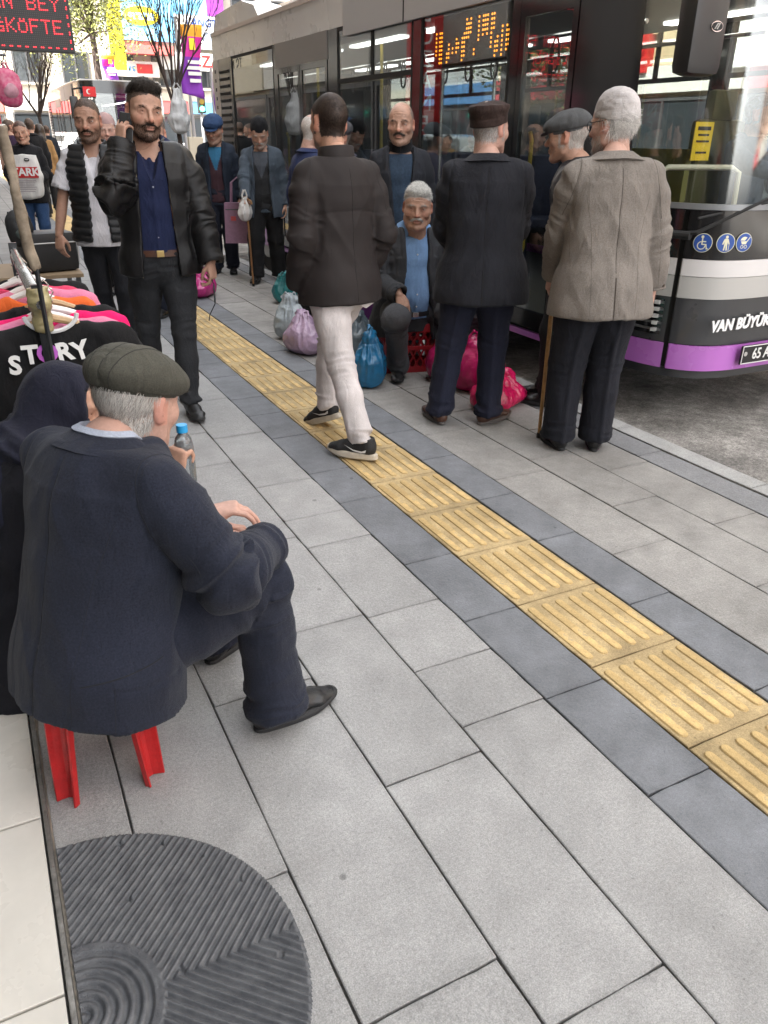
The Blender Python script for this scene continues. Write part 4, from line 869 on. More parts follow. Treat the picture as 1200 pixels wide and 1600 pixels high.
# ================================================================= shop step and mat in the foreground
M_tile = mat('cream_tile', (0.62, 0.59, 0.53), 0.28, nscale=6, namt=0.14, bump=0.05, bscale=30)
step = empty('shop_step', (0, 0, 0), 0, 'cream tiled shop doorstep with a worn metal edge along the pavement', 'doorstep')
for y0, y1 in ((0.2, 1.168), (1.174, 1.676), (1.682, 2.6), (2.606, 3.4)): MB().box2((-1.3, y0, -0.05), (-0.118, y1, 0.028), bevel=0.003).build('tile', M_tile, step)
mb = MB(); prev = None
mb.box2((-0.113, 0.2, -0.05), (-0.101, 3.4, 0.031), bevel=0.002); mb.build('metal_strip', mat('worn_zinc', (0.30, 0.29, 0.27), 0.45, 0.7, nscale=25, namt=0.5, bump=0.5, bscale=90), step)
v, f = [], []; n = 90; z = []
for i in range(n):
    y = 0.2 + 3.2 * i / (n - 1); a = 0.004 + 0.010 * max(0, vnoise(np.array([[y * 9, 0.3, 0.2]]), 4)[0]); v += [(-0.1005, y, 0.012), (-0.1005 + a, y, 0.006)]
    if i: f.append((2 * i - 2, 2 * i - 1, 2 * i + 1, 2 * i))
meshobj('mortar_edge', v, f, mat('dirty_mortar', (0.24, 0.21, 0.17), 0.95, nscale=40, namt=0.5), step)
def ribbed_mat():
    cx, cy, R = -0.092, 1.118, 0.458; h = 0.0032; xs = np.arange(-0.094, cx + R + 0.004, h); ys = np.arange(cy - R - 0.004, cy + R + 0.004, h)
    X, Y = np.meshgrid(xs, ys, indexing='ij'); D = np.hypot(X - cx, Y - cy)
    ph = (X - np.abs(Y - cy)) / 0.0235; lin = np.abs(((ph + 0.004 * 14 * vnoise(np.column_stack([X.ravel() * 20, Y.ravel() * 20, 0 * X.ravel()]), 2).reshape(X.shape)) % 1) - 0.5) * 2
    ring = np.abs(((D / 0.024) % 1) - 0.5) * 2; prof = np.where(D < 0.155, ring, lin)
    Z = 0.006 + 0.0085 * np.clip((prof - 0.25) / 0.4, 0, 1); Z = np.where(np.abs(D - 0.155) < 0.006, 0.015, Z)
    for hx, hy in ((0.05, 0.42), (0.14, 0.40), (0.23, 0.355), (0.31, 0.275), (0.375, 0.17), (0.13, 0.23), (0.20, 0.012), (0.40, -0.05)):
        Z = np.where(np.hypot(X - cx - hx, Y - cy - hy) < 0.0065, 0.002, Z)
    Z = np.where(D > R - 0.006, np.minimum(Z, 0.007), Z); ins = D <= R
    idx = np.full(X.shape, -1); Vt = np.column_stack([X.ravel(), Y.ravel(), Z.ravel()])
    q = ins[:-1, :-1] & ins[1:, :-1] & ins[1:, 1:] & ins[:-1, 1:]; I = np.arange(X.size).reshape(X.shape)
    Q = np.stack([I[:-1, :-1][q], I[1:, :-1][q], I[1:, 1:][q], I[:-1, 1:][q]], 1); u, inv = np.unique(Q, return_inverse=True)
    m = mat('ribbed_rubber', (0.047, 0.050, 0.057), 0.5, nscale=30, namt=0.45, col2=(0.115, 0.118, 0.124), bump=0.5, bscale=350, detail=8.0)
    o = meshobj('door_mat', Vt[u], inv.reshape(Q.shape), m); tag(o, 'dark half-round ribbed rubber mat against the cream doorstep', 'mat'); o.location.z = 0.003
ribbed_mat()
# ================================================================= glass
def glass(name, tint=(0.5, 0.52, 0.52), ior=1.7, boost=1.6, rough=0.0):
    if name in _MC: return _MC[name]
    m = bpy.data.materials.new(name); m.use_nodes = True; _MC[name] = m; N, L = nodes_of(m); N.clear()
    o = N.new('ShaderNodeOutputMaterial'); mx = N.new('ShaderNodeMixShader'); t = N.new('ShaderNodeBsdfTransparent'); g = N.new('ShaderNodeBsdfGlossy'); lw = N.new('ShaderNodeLayerWeight'); pw = N.new('ShaderNodeMath'); mu = N.new('ShaderNodeMath')
    t.inputs[0].default_value = (*tint, 1); g.inputs['Roughness'].default_value = rough; lw.inputs[0].default_value = 0.5; r0 = ((ior - 1) / (ior + 1)) ** 2
    pw.operation = 'POWER'; pw.inputs[1].default_value = 5.0; mu.operation = 'MULTIPLY_ADD'; mu.inputs[1].default_value = boost * (1 - r0); mu.inputs[2].default_value = boost * r0; mu.use_clamp = True
    L.new(lw.outputs['Facing'], pw.inputs[0]); L.new(pw.outputs[0], mu.inputs[0]); L.new(mu.outputs[0], mx.inputs[0]); L.new(t.outputs[0], mx.inputs[1]); L.new(g.outputs[0], mx.inputs[2]); L.new(mx.outputs[0], o.inputs[0]); return m
M_shopglass = mat('shop_glass', (0.03, 0.035, 0.04), 0.05, spec=0.8)
M_frame = mat('grey_frame', (0.10, 0.10, 0.105), 0.5, 0.4)
def plaster(name, col): return mat(name, col, 0.85, nscale=1.6, namt=0.22, bump=0.25, bscale=50)
def building(label, x0, x1, y0, y1, H, face, wall, floors=5, bays=6, shop=True, win=(0.58, 0.55), frame_m=None, cat='building', sill=True, roof_band=True, base=3.4, name='building', shopcol=None, wincols=None):
    """a block with recessed windows on one face ('+X', '-X' or '-Y'); each window is a part with frame, pane and sill"""
    b = empty(name, ((x0 + x1) / 2, (y0 + y1) / 2, 0), 0, label, cat); off = Vector(((x0 + x1) / 2, (y0 + y1) / 2, 0))
    def build(mb, nm, m, par=b):
        o = mb.build(nm, m, par)
        if par is b: o.location = -off
        return o
    build(MB().box2((x0, y0, -0.15), (x1, y1, H)), 'wall', wall)
    along = (y0, y1) if 'X' in face else (x0, x1); fx = {'+X': x1, '-X': x0, '-Y': y0}[face]; sgn = 1 if face[0] == '+' else -1
    def slabbox(a0, a1, d0, d1, z0, z1):
        lo, hi = fx + sgn * d0, fx + sgn * d1
        return ((lo, a0, z0), (hi, a1, z1)) if 'X' in face else ((a0, lo, z0), (a1, hi, z1))
    fh = (H - base - 0.6) / max(1, floors); bw = (along[1] - along[0]) / bays
    mf = frame_m or M_frame
    for fl in range(floors):
        for k in range(bays):
            a0 = along[0] + bw * (k + 0.5 - win[0] / 2); a1 = a0 + bw * win[0]; z0 = base + fh * (fl + 0.5 - win[1] / 2); z1 = z0 + fh * win[1]
            wmb = MB()
            for q in ((a0, a1, 0.0, 0.06, z1 - 0.08, z1), (a0, a1, 0.0, 0.06, z0, z0 + 0.08), (a0, a0 + 0.08, 0.0, 0.057, z0 + 0.08, z1 - 0.08), (a1 - 0.08, a1, 0.0, 0.057, z0 + 0.08, z1 - 0.08), ((a0 + a1) / 2 - 0.04, (a0 + a1) / 2 + 0.04, 0, 0.05, z0 + 0.08, z1 - 0.08)): wmb.box2(*slabbox(*q))
            w_ = build(wmb, 'window', mf)
            MB().box2(*slabbox(a0 + 0.08, a1 - 0.08, 0.004, 0.02, z0 + 0.08, z1 - 0.08)).build('pane', M_shopglass, w_)
            if sill: MB().box2(*slabbox(a0 - 0.08, a1 + 0.08, 0.0, 0.14, z0 - 0.09, z0 - 0.002)).build('sill', wall, w_)
    if roof_band: build(MB().box2(*slabbox(along[0], along[1], 0.0, 0.25, H - 0.35, H + 0.1)), 'cornice', wall)
    if shop:
        for k in range(max(2, bays // 2)):
            w_ = (along[1] - along[0]) / max(2, bays // 2); a0 = along[0] + w_ * k + 0.12; a1 = a0 + w_ - 0.24
            sw = build(MB().box2(*slabbox(a0, a1, 0.0, 0.05, 0.25, 2.5)), 'shop_window', M_shopglass)
            smb = MB()
            for q in ((a0, a1, 0.0, 0.08, 2.5, 2.58), (a0, a1, 0, 0.08, 0.15, 0.25), (a0 - 0.08, a0, 0, 0.08, 0.15, 2.58), (a1, a1 + 0.08, 0, 0.08, 0.15, 2.58), ((a0 + a1) / 2 - 0.03, (a0 + a1) / 2 + 0.03, 0.05, 0.085, 0.25, 2.5)): smb.box2(*slabbox(*q))
            smb.build('shop_frame', mf, sw)
            c = shopcol[k % len(shopcol)] if shopcol else (0.5, 0.5, 0.48)
            build(MB().box2(*slabbox(a0 - 0.05, a1 + 0.05, 0.0, 0.16, 2.68, 3.28)), 'fascia', mat('fascia_%d' % (hash(c) % 99991), c, 0.5))
    return b
UPX = (0, 0, 1)
# our side of the street: the row the photographer stands against; it throws the shade
building('cream office block over the shops on the near side', -12, -1.3, -14, 9.0, 19, '+X', plaster('cream_plaster', (0.50, 0.44, 0.35)), 5, 8, shopcol=[(0.55, 0.5, 0.4), (0.32, 0.30, 0.27), (0.45, 0.45, 0.45)])
nb = building('tall grey block with shopfronts further along the near side', -12, -0.12, 9.0, 21.5, 20, '+X', plaster('grey_plaster', (0.34, 0.335, 0.33)), 5, 5, shopcol=[(0.30, 0.30, 0.29), (0.5, 0.5, 0.47)])
fb = building('beige corner block with the business centre board', -12, -0.12, 21.5, 33, 15, '+X', plaster('beige_plaster', (0.46, 0.38, 0.27)), 4, 4, shopcol=[(0.5, 0.46, 0.36), (0.1, 0.25, 0.4)])
# boards on the near side, seen only in the bus windows
M_white = mat('white_paint', (0.72, 0.72, 0.70), 0.5); M_black = mat('black_paint', (0.012, 0.012, 0.013), 0.45); M_red = mat('red_sign', (0.45, 0.02, 0.02), 0.4)
bd = empty('business_centre_board', (-0.05, 24.6, 3.4), 0, 'cream board reading İŞ MERKEZİ mirrored in the rear bus window', 'sign')
MB().box2((-0.07, -2.2, -0.75), (0.06, 2.2, 0.75)).build('panel', mat('cream_board', (0.62, 0.56, 0.42), 0.5), bd)
for t, z, sz in (('İZ BERCİLER', 0.40, 0.52), ('İŞ MERKEZİ', -0.10, 0.50), ('CAM', -0.52, 0.32)):
    text_mesh('lettering', t, sz, M_black, frame((0.065, 0.0, z), (0, 1, 0), UPX), bd)
ez = empty('pharmacy_sign', (0.35, 12.6, 2.6), 0, 'tall red pharmacy sign with white letters mirrored in the bus side', 'sign')
MB().box2((-0.30, -0.06, -0.95), (0.30, 0.06, 0.95), bevel=0.01).build('panel', M_red, ez); MB().box2((-0.47, -0.04, 0.3), (-0.30, 0.04, 0.4)).build('bracket', M_frame, ez)
for i, ch in enumerate('ECZANE'): text_mesh('letter', ch, 0.34, M_white, frame((0, -0.064, 0.76 - 0.31 * i), (1, 0, 0), UPX), ez)
# the other side of the street, in the sun
building('pink apartment block opposite, seen through the bus', 16.2, 27, -24, -6, 15, '-X', plaster('pink_plaster', (0.50, 0.36, 0.29)), 4, 6, shopcol=[(0.5, 0.1, 0.1), (0.55, 0.52, 0.45), (0.1, 0.2, 0.4)])
building('white office block opposite, seen through the bus', 16.2, 27, -6, 9, 19, '-X', plaster('white_plaster', (0.55, 0.53, 0.49)), 5, 6, shopcol=[(0.6, 0.57, 0.5), (0.45, 0.04, 0.05), (0.1, 0.3, 0.15)])
building('ochre apartment block opposite, seen through the bus', 16.2, 27, 9, 24, 16, '-X', plaster('ochre_plaster', (0.50, 0.39, 0.24)), 4, 6, shopcol=[(0.5, 0.05, 0.06), (0.6, 0.58, 0.55)])
building('grey apartment block opposite, near the crossing', 16.2, 27, 24, 40, 18, '-X', plaster('pale_grey_plaster', (0.45, 0.45, 0.44)), 5, 6, shopcol=[(0.08, 0.2, 0.4), (0.6, 0.55, 0.45)])
for lab, txt, yy, zz, mt, ml in (('white pharmacy fascia opposite with red lettering', 'ECZANE', 12.0, 3.55, M_white, M_red), ('dark kebab fascia opposite with white lettering', 'KEBAP & KÖFTE', 4.5, 3.55, mat('dark_fascia', (0.05, 0.04, 0.04), 0.5), M_white), ('red shop fascia opposite with white lettering', 'ECZANE', 19.5, 3.6, M_red, M_white)):
    s_ = empty('shop_fascia', (16.0, yy, zz), 0, lab, 'sign'); MB().box2((-0.03, -2.4, -0.45), (0.19, 2.4, 0.45)).build('panel', mt, s_)
    text_mesh('lettering', txt, 0.55, ml, frame((-0.035, 0, 0), (0, -1, 0), UPX), s_)
tag(sheet('rear_street', -60, 60, -75, -60.1, -0.126, M_asph), kind='structure')
# ================================================================= the end of the street: block with billboards beyond the crossing
yb = 47.5
endb = building('pale shopping block with billboards beyond the crossing', 3.0, 30, yb, yb + 14, 9.6, '-Y', plaster('pale_plaster', (0.55, 0.50, 0.42)), 2, 12, win=(0.6, 0.5), shopcol=[(0.5, 0.5, 0.5), (0.55, 0.08, 0.08), (0.1, 0.25, 0.45), (0.6, 0.55, 0.45)], base=3.2)  # pale mottled plaster, the block's own colour
building('tall tan apartment block at the end of the street', -16, 3.0, 52, 66, 21, '-Y', plaster('tan_plaster', (0.52, 0.37, 0.24)), 6, 9, shop=True, shopcol=[(0.5, 0.45, 0.35), (0.45, 0.1, 0.1)])
building('orange apartment block far down the street', -13, 0.0, 68, 80, 27, '-Y', plaster('orange_plaster', (0.55, 0.32, 0.18)), 7, 6, shop=False)
M_blue = mat('billboard_blue', (0.07, 0.33, 0.60), 0.4, nscale=0.6, namt=0.35, col2=(0.22, 0.50, 0.72)); M_yb = mat('billboard_yellow', (0.80, 0.66, 0.02), 0.45); M_pur = mat('banner_purple', (0.23, 0.035, 0.30), 0.6)
def facade_sign(name, label, x0, x1, z0, z1, m, d=0.22, y=yb):
    o = empty(name, ((x0 + x1) / 2, y - 0.1, (z0 + z1) / 2), 0, label, 'sign'); w_, h_ = (x1 - x0) / 2, (z1 - z0) / 2
    MB().box2((-w_, -d, -h_), (w_, 0.1, h_)).build('panel', m, o); return o
g = facade_sign('billboard', 'blue billboard with a yellow oval reading gratis', 8.2, 13.3, 6.0, 9.4, M_blue)
mb = MB(); mb.prism([(-0.9 + 0.88 * math.cos(a), -0.62 + 0.42 * math.sin(a)) for a in np.linspace(0, 2 * math.pi, 32, endpoint=False)], -0.27, -0.225, 'Y'); mb.build('oval', M_yb, g)
text_mesh('lettering', 'gratis', 0.62, mat('gratis_blue', (0.30, 0.52, 0.72), 0.4), frame((-0.9, -0.275, -0.60), (1, 0, 0), UPX), g, offset=0.012)
g2 = facade_sign('billboard', 'white billboard with slanted blue VANGT lettering', 11.55, 13.9, 5.75, 7.25, M_white, d=0.36)
text_mesh('lettering', 'VANGT', 0.50, mat('van_blue', (0.03, 0.07, 0.25), 0.4), frame((0.15, -0.365, 0.42), (1, 0, 0), UPX), g2, shear=0.25, offset=0.015)
MB().box((0.45, -0.37, -0.25), (0.5, 0.03, 0.55)).build('picture', mat('van_picture', (0.30, 0.36, 0.45), 0.5), g2)
MB().box2((-1.1, -0.368, -0.72), (1.1, -0.362, -0.66)).build('rule', mat('van_rule', (0.25, 0.25, 0.28), 0.5), g2)
g3 = facade_sign('shop_sign', 'white fascia with big red letters ECZ', 10.6, 14.6, 4.75, 5.55, M_white, d=0.30); text_mesh('lettering', 'ECZANE', 0.78, M_red, frame((0.72, -0.305, 0.0), (1, 0, 0), UPX), g3, offset=0.02)
facade_sign('purple_panel', 'purple panel at the edge of the blue billboard', 13.32, 14.2, 7.3, 9.5, M_pur, d=0.24)
g4 = facade_sign('shop_sign', 'low fascia with a small red oval at the end block', 7.9, 10.5, 4.35, 5.05, mat('pale_fascia', (0.60, 0.58, 0.56), 0.5), d=0.28)
MB().box((0.55, -0.30, 0.02), (0.8, 0.04, 0.42), bevel=0.015).build('badge', M_red, g4)
for i in range(7): MB().box((-1.1 + i * 0.22, -0.29, 0.0), (0.13, 0.03, 0.22)).build('letter_block', mat('dim_blue', (0.12, 0.25, 0.45), 0.5), g4)
aw = facade_sign('awning', 'faded red awning under the blue billboard', 8.6, 11.2, 5.35, 5.75, mat('red_awning', (0.50, 0.10, 0.09), 0.7), d=0.9)
yv = empty('vertical_banner', (7.75, 43.0, 5.9), 0, 'tall bright yellow banner hanging left of the billboard', 'banner')
MB().box2((-0.34, -0.03, -1.55), (0.34, 0.03, 2.6)).build('cloth', M_yb, yv); MB().tube([(-0.42, 0.05, 2.5), (-0.42, 0.05, -5.9)], 0.06).build('mast', mat('mast_grey', (0.4, 0.4, 0.42), 0.5, 0.5), yv)
MB().prism([(-0.16, -0.9), (0.0, 0.0), (0.16, -0.9), (0.10, -0.9), (0.0, -0.35), (-0.10, -0.9)], -0.036, -0.031, 'Y').build('print', mat('banner_gold', (0.62, 0.42, 0.02), 0.5), yv)
# ================================================================= the city bus
M_bblk = mat('bus_black', (0.012, 0.012, 0.013), 0.12, spec=0.6, coat=0.4); M_bgry = mat('bus_dark_grey', (0.042, 0.043, 0.046), 0.30, coat=0.5, nscale=3, namt=0.2); M_bwht = mat('bus_white', (0.66, 0.64, 0.63), 0.28, coat=0.5, nscale=2, namt=0.08)
M_bslv = mat('bus_silver', (0.42, 0.41, 0.39), 0.32, coat=0.4); M_bpur = mat('bus_purple', (0.44, 0.145, 0.50), 0.28, coat=0.5, nscale=2, namt=0.12); M_bgls = glass('bus_window_glass', (0.70, 0.73, 0.73), 1.75, 1.9); M_bscr = glass('bus_windscreen_glass', (0.90, 0.92, 0.90), 1.6, 2.0)
M_rub = mat('rubber', (0.015, 0.015, 0.015), 0.75); M_int = mat('bus_interior_grey', (0.20, 0.20, 0.205), 0.6); M_intd = mat('bus_interior_dark', (0.05, 0.05, 0.055), 0.6); M_pole = mat('steel_pole', (0.55, 0.55, 0.54), 0.25, 0.9); M_olive = mat('olive_panel', (0.15, 0.145, 0.035), 0.5); M_ypl = mat('yellow_rail', (0.60, 0.46, 0.04), 0.4)
BX0, BX1, BY0, BY1 = 3.70, 6.20, 3.35, 13.05
def outline(z, n=26):
    """plan of the rounded nose, from the kerb side round the front; leans back with height"""
    lb = 0.05 * max(0.0, z - 1.25) ** 1.15; pts = []
    for side_ in (0, 1):
        arc = []
        for i in range(n):
            a = math.pi / 2 * i / (n - 1); c, s_ = math.cos(a), math.sin(a)
            x = BX0 + 0.52 * (1 - c ** 0.62); y = BY0 + lb + 0.86 * (1 - s_ ** 0.62)
            arc.append((x, y - 0.05 * (1 - ((x - 4.95) / 1.25) ** 2)))
        if side_: arc = [(BX0 + BX1 - p[0], p[1]) for p in arc][::-1]
        pts += arc
    return pts
def make_bus(label):
    B = empty('city_bus', (BX0 + 1.25, (BY0 + BY1) / 2, 0), 0, label, 'bus', 'city buses at the kerb'); off = Vector(B.location)
    def add(mb, name, m, par=None, smooth=False, ang=35):
        o = mb.build(name, m, par or B, smooth, ang)
        if par is None: o.location = -off
        return o
    def nose(name, z0, z1, m, proud=0.0, i0=0, i1=None, steps=1, par=None):
        """a panel wrapped round the nose between two heights"""
        v, f = [], []; zs = np.linspace(z0, z1, steps + 1); cols = None
        for z in zs:
            o_ = outline(z)[i0:i1]; cols = len(o_)
            for j, (x, y) in enumerate(o_):
                dx, dy = unit((x - 4.95, y - 5.5)); v.append((x + dx * proud, y + dy * proud, z))
            for j, (x, y) in enumerate(o_):
                dx, dy = unit((x - 4.95, y - 5.5)); v.append((x + dx * (proud - 0.02), y + dy * (proud - 0.02), z))
        c2 = cols * 2
        for r in range(len(zs) - 1):
            for j in range(cols - 1):
                a = r * c2 + j; f.append((a, a + 1, a + c2 + 1, a + c2)); b = a + cols; f.append((b + 1, b, b + c2, b + c2 + 1))
        t = (len(zs) - 1) * c2
        for j in range(cols - 1): f.append((j + 1, j, j + cols, j + cols + 1)); f.append((t + j, t + j + 1, t + j + cols + 1, t + j + cols))
        bm = bmesh.new(); vs_ = [bm.verts.new(p) for p in v]; [bm.faces.new([vs_[k] for k in q]) for q in f]; mb = MB(); mb.bm.free(); mb.bm = bm
        return add(mb, name, m, par, True)
    # nose panels, bottom to top; the seam between corner panel and front is a real gap
    for nm, z0, z1, m, pr in (('bumper', 0.30, 0.455, M_bpur, 0.014), ('lower_front_panel', 0.46, 0.735, M_bgry, 0.0), ('silver_band', 0.738, 0.865, M_bslv, 0.004), ('white_band', 0.868, 0.965, M_bwht, 0.006), ('black_front_panel', 0.968, 1.24, M_bblk, 0.004)):
        nose(nm, z0, z1, m, pr, 12, -12, 2); nose(nm.replace('front', 'corner') if 'front' in nm else nm + '_end', z0, z1, m, pr, 0, 12, 2); nose(nm + '_far_end', z0, z1, m, pr, -12, None, 2)
    nose('inner_shell', 0.30, 1.26, M_rub, -0.03); nose('front_lip', 0.24, 0.296, M_bgry, -0.03); nose('windscreen_base', 1.243, 1.275, mat('wiper_cowl', (0.25, 0.26, 0.27), 0.35, 0.3), 0.012)
    nose('windscreen', 1.277, 2.60, M_bscr, 0.0, 2, -2, 8); nose('front_header', 2.602, 2.93, M_bblk, 0.004, 0, None, 3)
    for i0, i1 in ((0, 3), (-3, None)): nose('corner_pillar', 1.277, 2.60, M_bblk, 0.003, i0, i1, 6)
    # sides: lower skirt, purple lip, belt, waist, header; then windows between the pillars
    zt = 2.60
    for sx, X in ((-1, BX0), (1, BX1)):
        def P(name, y0, y1, z0, z1, m, d0=0.0, d1=0.03, par=None, bevel=0.0):
            return add(MB().box2((X - sx * d1 if sx < 0 else X - d1, y0, z0), (X + 0 if sx > 0 else X, y1, z1), bevel) if False else MB().box2((X + sx * d0, y0, z0), (X - sx * d1, y1, z1), bevel), name, m, par)
        near = sx < 0
        lip = P('skirt_lip', 4.25, 12.9, 0.225, 0.27, M_bpur); yd0, yd1 = (4.62, 6.02) if near else (4.3, 4.9)
        segs = [(4.22, 4.60), (5.25, 8.66), (10.30, 12.14)] if near else [(4.22, 12.14)]
        for a, b in segs:
            P('skirt_panel', a, b, 0.275, 0.44, M_bpur, 0.004); P('lower_side_panel', a, b, 0.443, 0.86, M_bgry); P('waist_panel', a, b, 0.863, 1.05, M_bpur if near and 5 < a < 6 else M_bgry, 0.003)
        P('roof_rail', 4.22, 13.0, 2.60, 2.90, M_bwht if near else M_bwht, 0.0); P('roof_trim', 4.22, 13.0, 2.90, 2.95, mat('roof_trim_beige', (0.55, 0.47, 0.42), 0.4), 0.012)
        if near:
            # louvred engine panel and white rear corner
            lp = P('engine_panel', 12.16, 12.74, 0.35, 2.60, M_bgry)
            for i in range(22): MB().box((X - 0.008, 12.45, 0.50 + i * 0.092), (0.022, 0.44, 0.034), M=Matrix.Rotation(math.radians(-25), 4, 'Y')).build('louvre', M_rub, lp)
            rc = P('rear_corner', 12.755, 13.04, 0.35, 2.598, mat('rear_corner_beige', (0.56, 0.52, 0.47), 0.4), 0.004)
            for i in range(16): MB().box((X - 0.004, 12.9, 0.7 + i * 0.117), (0.006, 0.05, 0.045)).build('vent_hole', M_rub, rc)
            g_ = nose('corner_grille', 0.50, 0.72, M_bblk, 0.006, 4, 11)
            for i in range(5):
                zc = 0.525 + i * 0.042; q = nose('grille_bar', zc, zc + 0.013, mat('grille_grey', (0.16, 0.16, 0.165), 0.3, 0.5), 0.016, 4, 11); ox, oy = outline(zc)[9]; MB().box((ox - 0.014 + 0.0, oy - 0.008, zc + 0.006), (0.035, 0.035, 0.022), rz=0.5, bevel=0.003).build('lamp_segment', mat('lamp_grey', (0.5, 0.5, 0.48), 0.2, 0.3), q)
            for a, b in ((4.22, 4.60),): P('side_glass_post', a, b, 1.06, zt, M_bblk, 0.002)
            wins = [(5.345, 6.66), (6.805, 8.42), (10.36, 12.10)]; posts = [(5.245, 5.34), (6.665, 6.80), (8.425, 8.665), (10.28, 10.355), (12.10, 12.155)]
        else:
            wins = [(4.3, 5.6), (5.75, 7.2), (7.35, 8.9), (9.05, 10.5), (10.65, 12.1)]; posts = [(4.22, 4.3), (5.605, 5.745), (7.205, 7.345), (8.905, 9.045), (10.505, 10.645), (12.105, 12.3)]; P('rear_side_panel', 12.15, 13.04, 0.3, 2.6, M_bgry)
        for a, b in posts: P('window_post', a, b, 1.053, zt, M_bblk, 0.0, 0.05)
        for i, (a, b) in enumerate(wins):
            w_ = P('window', a, b, 1.056, zt - 0.003, M_bgls, -0.008, 0.014)
            mb = MB(); 
            for z0, z1, y0, y1 in ((1.056, 1.086, a, b), (zt - 0.033, zt - 0.003, a, b), (1.086, zt - 0.033, a, a + 0.025), (1.086, zt - 0.033, b - 0.025, b)): mb.box2((X + sx * 0.002, y0, z0), (X - sx * 0.03, y1, z1))
            mb.build('rubber_seal', M_rub, w_)
            if i == 1 or not near:                                       # tilting upper light
                mb = MB(); zz = 2.12
                for z0, z1, y0, y1 in ((zz - 0.02, zz + 0.02, a + 0.025, b - 0.025), (zz + 0.02, zt - 0.033, (a + b) / 2 - 0.02, (a + b) / 2 + 0.02)): mb.box2((X + sx * 0.001, y0, z0), (X - sx * 0.028, y1, z1))
                mb.build('transom', M_rub, w_)
        if near:
            P('door_header', 4.60, 5.24, 2.42, zt, M_bblk, 0.0, 0.06); P('rear_door_header', 8.67, 10.28, 2.34, zt, mat('door_header_grey', (0.23, 0.225, 0.22), 0.4, 0.3), 0.01, 0.06)
            for (a, b, zt_) in ((4.60, 5.24, 2.42), (8.67, 10.28, 2.34)):
                m_ = (a + b) / 2
                for y0, y1 in (((a + 0.01, m_ - 0.006), (m_ + 0.006, b - 0.01)) if b - a > 1 else ((a + 0.01, b - 0.01),)):
                    d_ = MB()
                    for q in ((y0, y0 + 0.055, 0.30, zt_), (y1 - 0.055, y1, 0.30, zt_), (y0 + 0.055, y1 - 0.055, zt_ - 0.06, zt_), (y0 + 0.055, y1 - 0.055, 0.30, 0.42)): d_.box2((X - 0.006, q[0], q[2]), (X + 0.035, q[1], q[3]))
                    dd = add(d_, 'door_leaf', M_bblk); MB().box2((X + 0.004, y0 + 0.055, 0.42), (X + 0.018, y1 - 0.055, zt_ - 0.06)).build('pane', M_bgls, dd)
                    MB().tube([(X + 0.06, y1 - 0.12, 0.8), (X + 0.08, y1 - 0.12, 0.85), (X + 0.08, y1 - 0.12, 1.6), (X + 0.06, y1 - 0.12, 1.65)], 0.015).build('grab_bar', M_ypl, dd)
    # roof, rear, floor, underbody
    add(MB().prism([(BX0 + 0.02, 2.90), (BX1 - 0.02, 2.90), (BX1 - 0.10, 2.985), (BX0 + 0.10, 2.985)], 3.85, 13.0, 'Y'), 'roof', M_bwht); add(MB().box2((BX0 + 0.02, 2.40 + 10.6, 0.35), (BX1 - 0.02, 13.05, 2.9)), 'rear_wall', M_bgry)
    add(MB().box2((4.2, 8.8, 2.99), (5.7, 12.4, 3.20), bevel=0.09), 'air_conditioner', M_bwht, None, True); add(MB().prism([(10.9, 2.93), (13.02, 2.93), (12.8, 3.16), (11.6, 3.20), (11.1, 3.10)], BX0 + 0.03, BX0 + 0.45, 'X'), 'roof_fairing', M_bwht)
    add(MB().box2((BX0 + 0.05, 3.85, 0.28), (BX1 - 0.05, 13.0, 0.35)), 'floor', M_intd); add(MB().box2((BX0 + 0.05, 4.05, 2.52), (BX1 - 0.05, 13.0, 2.58)), 'ceiling', M_int); add(MB().box2((BX0 + 0.4, 3.9, 0.12), (BX1 - 0.4, 12.9, 0.279)), 'chassis', M_rub)
    for y in (5.9 + 0.35, 10.9):
        for X in (BX0 + 0.16, BX1 - 0.16):
            yy = 6.6 if y < 7 else 11.0
            w_ = add(MB().tube([(X - 0.13, yy, 0.34), (X + 0.13, yy, 0.34)], 0.46, 28), 'wheel', M_rub, None, True); MB().tube([(X - 0.145, yy, 0.34), (X + 0.145, yy, 0.34)], 0.28, 20).build('rim', M_bslv, w_, True)
    # white roof board over the windows
    rb = add(MB().box2((BX0 - 0.032, 5.05, 2.50), (BX0 - 0.004, 8.20, 2.90), bevel=0.004), 'side_board', mat('side_board_grey', (0.46, 0.46, 0.47), 0.45)); MB().box2((BX0 - 0.034, 6.92, 2.50), (BX0 - 0.0325, 6.94, 2.90)).build('board_joint', M_rub, rb)
    # interior: lamps, poles, straps, seats, driver place
    M_lamp = glow('bus_lamp', (1.0, 0.97, 0.90), 0.9)
    for a, b in ((4.9, 5.9), (6.3, 7.5), (7.9, 9.1), (9.5, 10.7), (11.0, 12.2)): add(MB().box2((4.15, a, 2.495), (4.25, b, 2.519)), 'ceiling_lamp', M_lamp); add(MB().box2((5.65, a, 2.495), (5.75, b, 2.519)), 'ceiling_lamp', M_lamp)
    for x, y, m in ((4.35, 6.15, M_pole), (4.30, 7.3, M_pole), (4.30, 8.6, M_ypl), (4.30, 10.4, M_ypl), (5.5, 6.2, M_pole), (5.5, 8.2, M_pole), (4.15, 4.66, M_ypl), (5.2, 9.4, M_pole)): add(MB().tube([(x, y, 0.35), (x, y, 2.52)], 0.018), 'grab_pole', m, None, True)
    for x in (4.35, 5.5): add(MB().tube([(x, 4.7, 2.33), (x, 12.5, 2.33)], 0.016), 'ceiling_rail', M_pole, None, True)
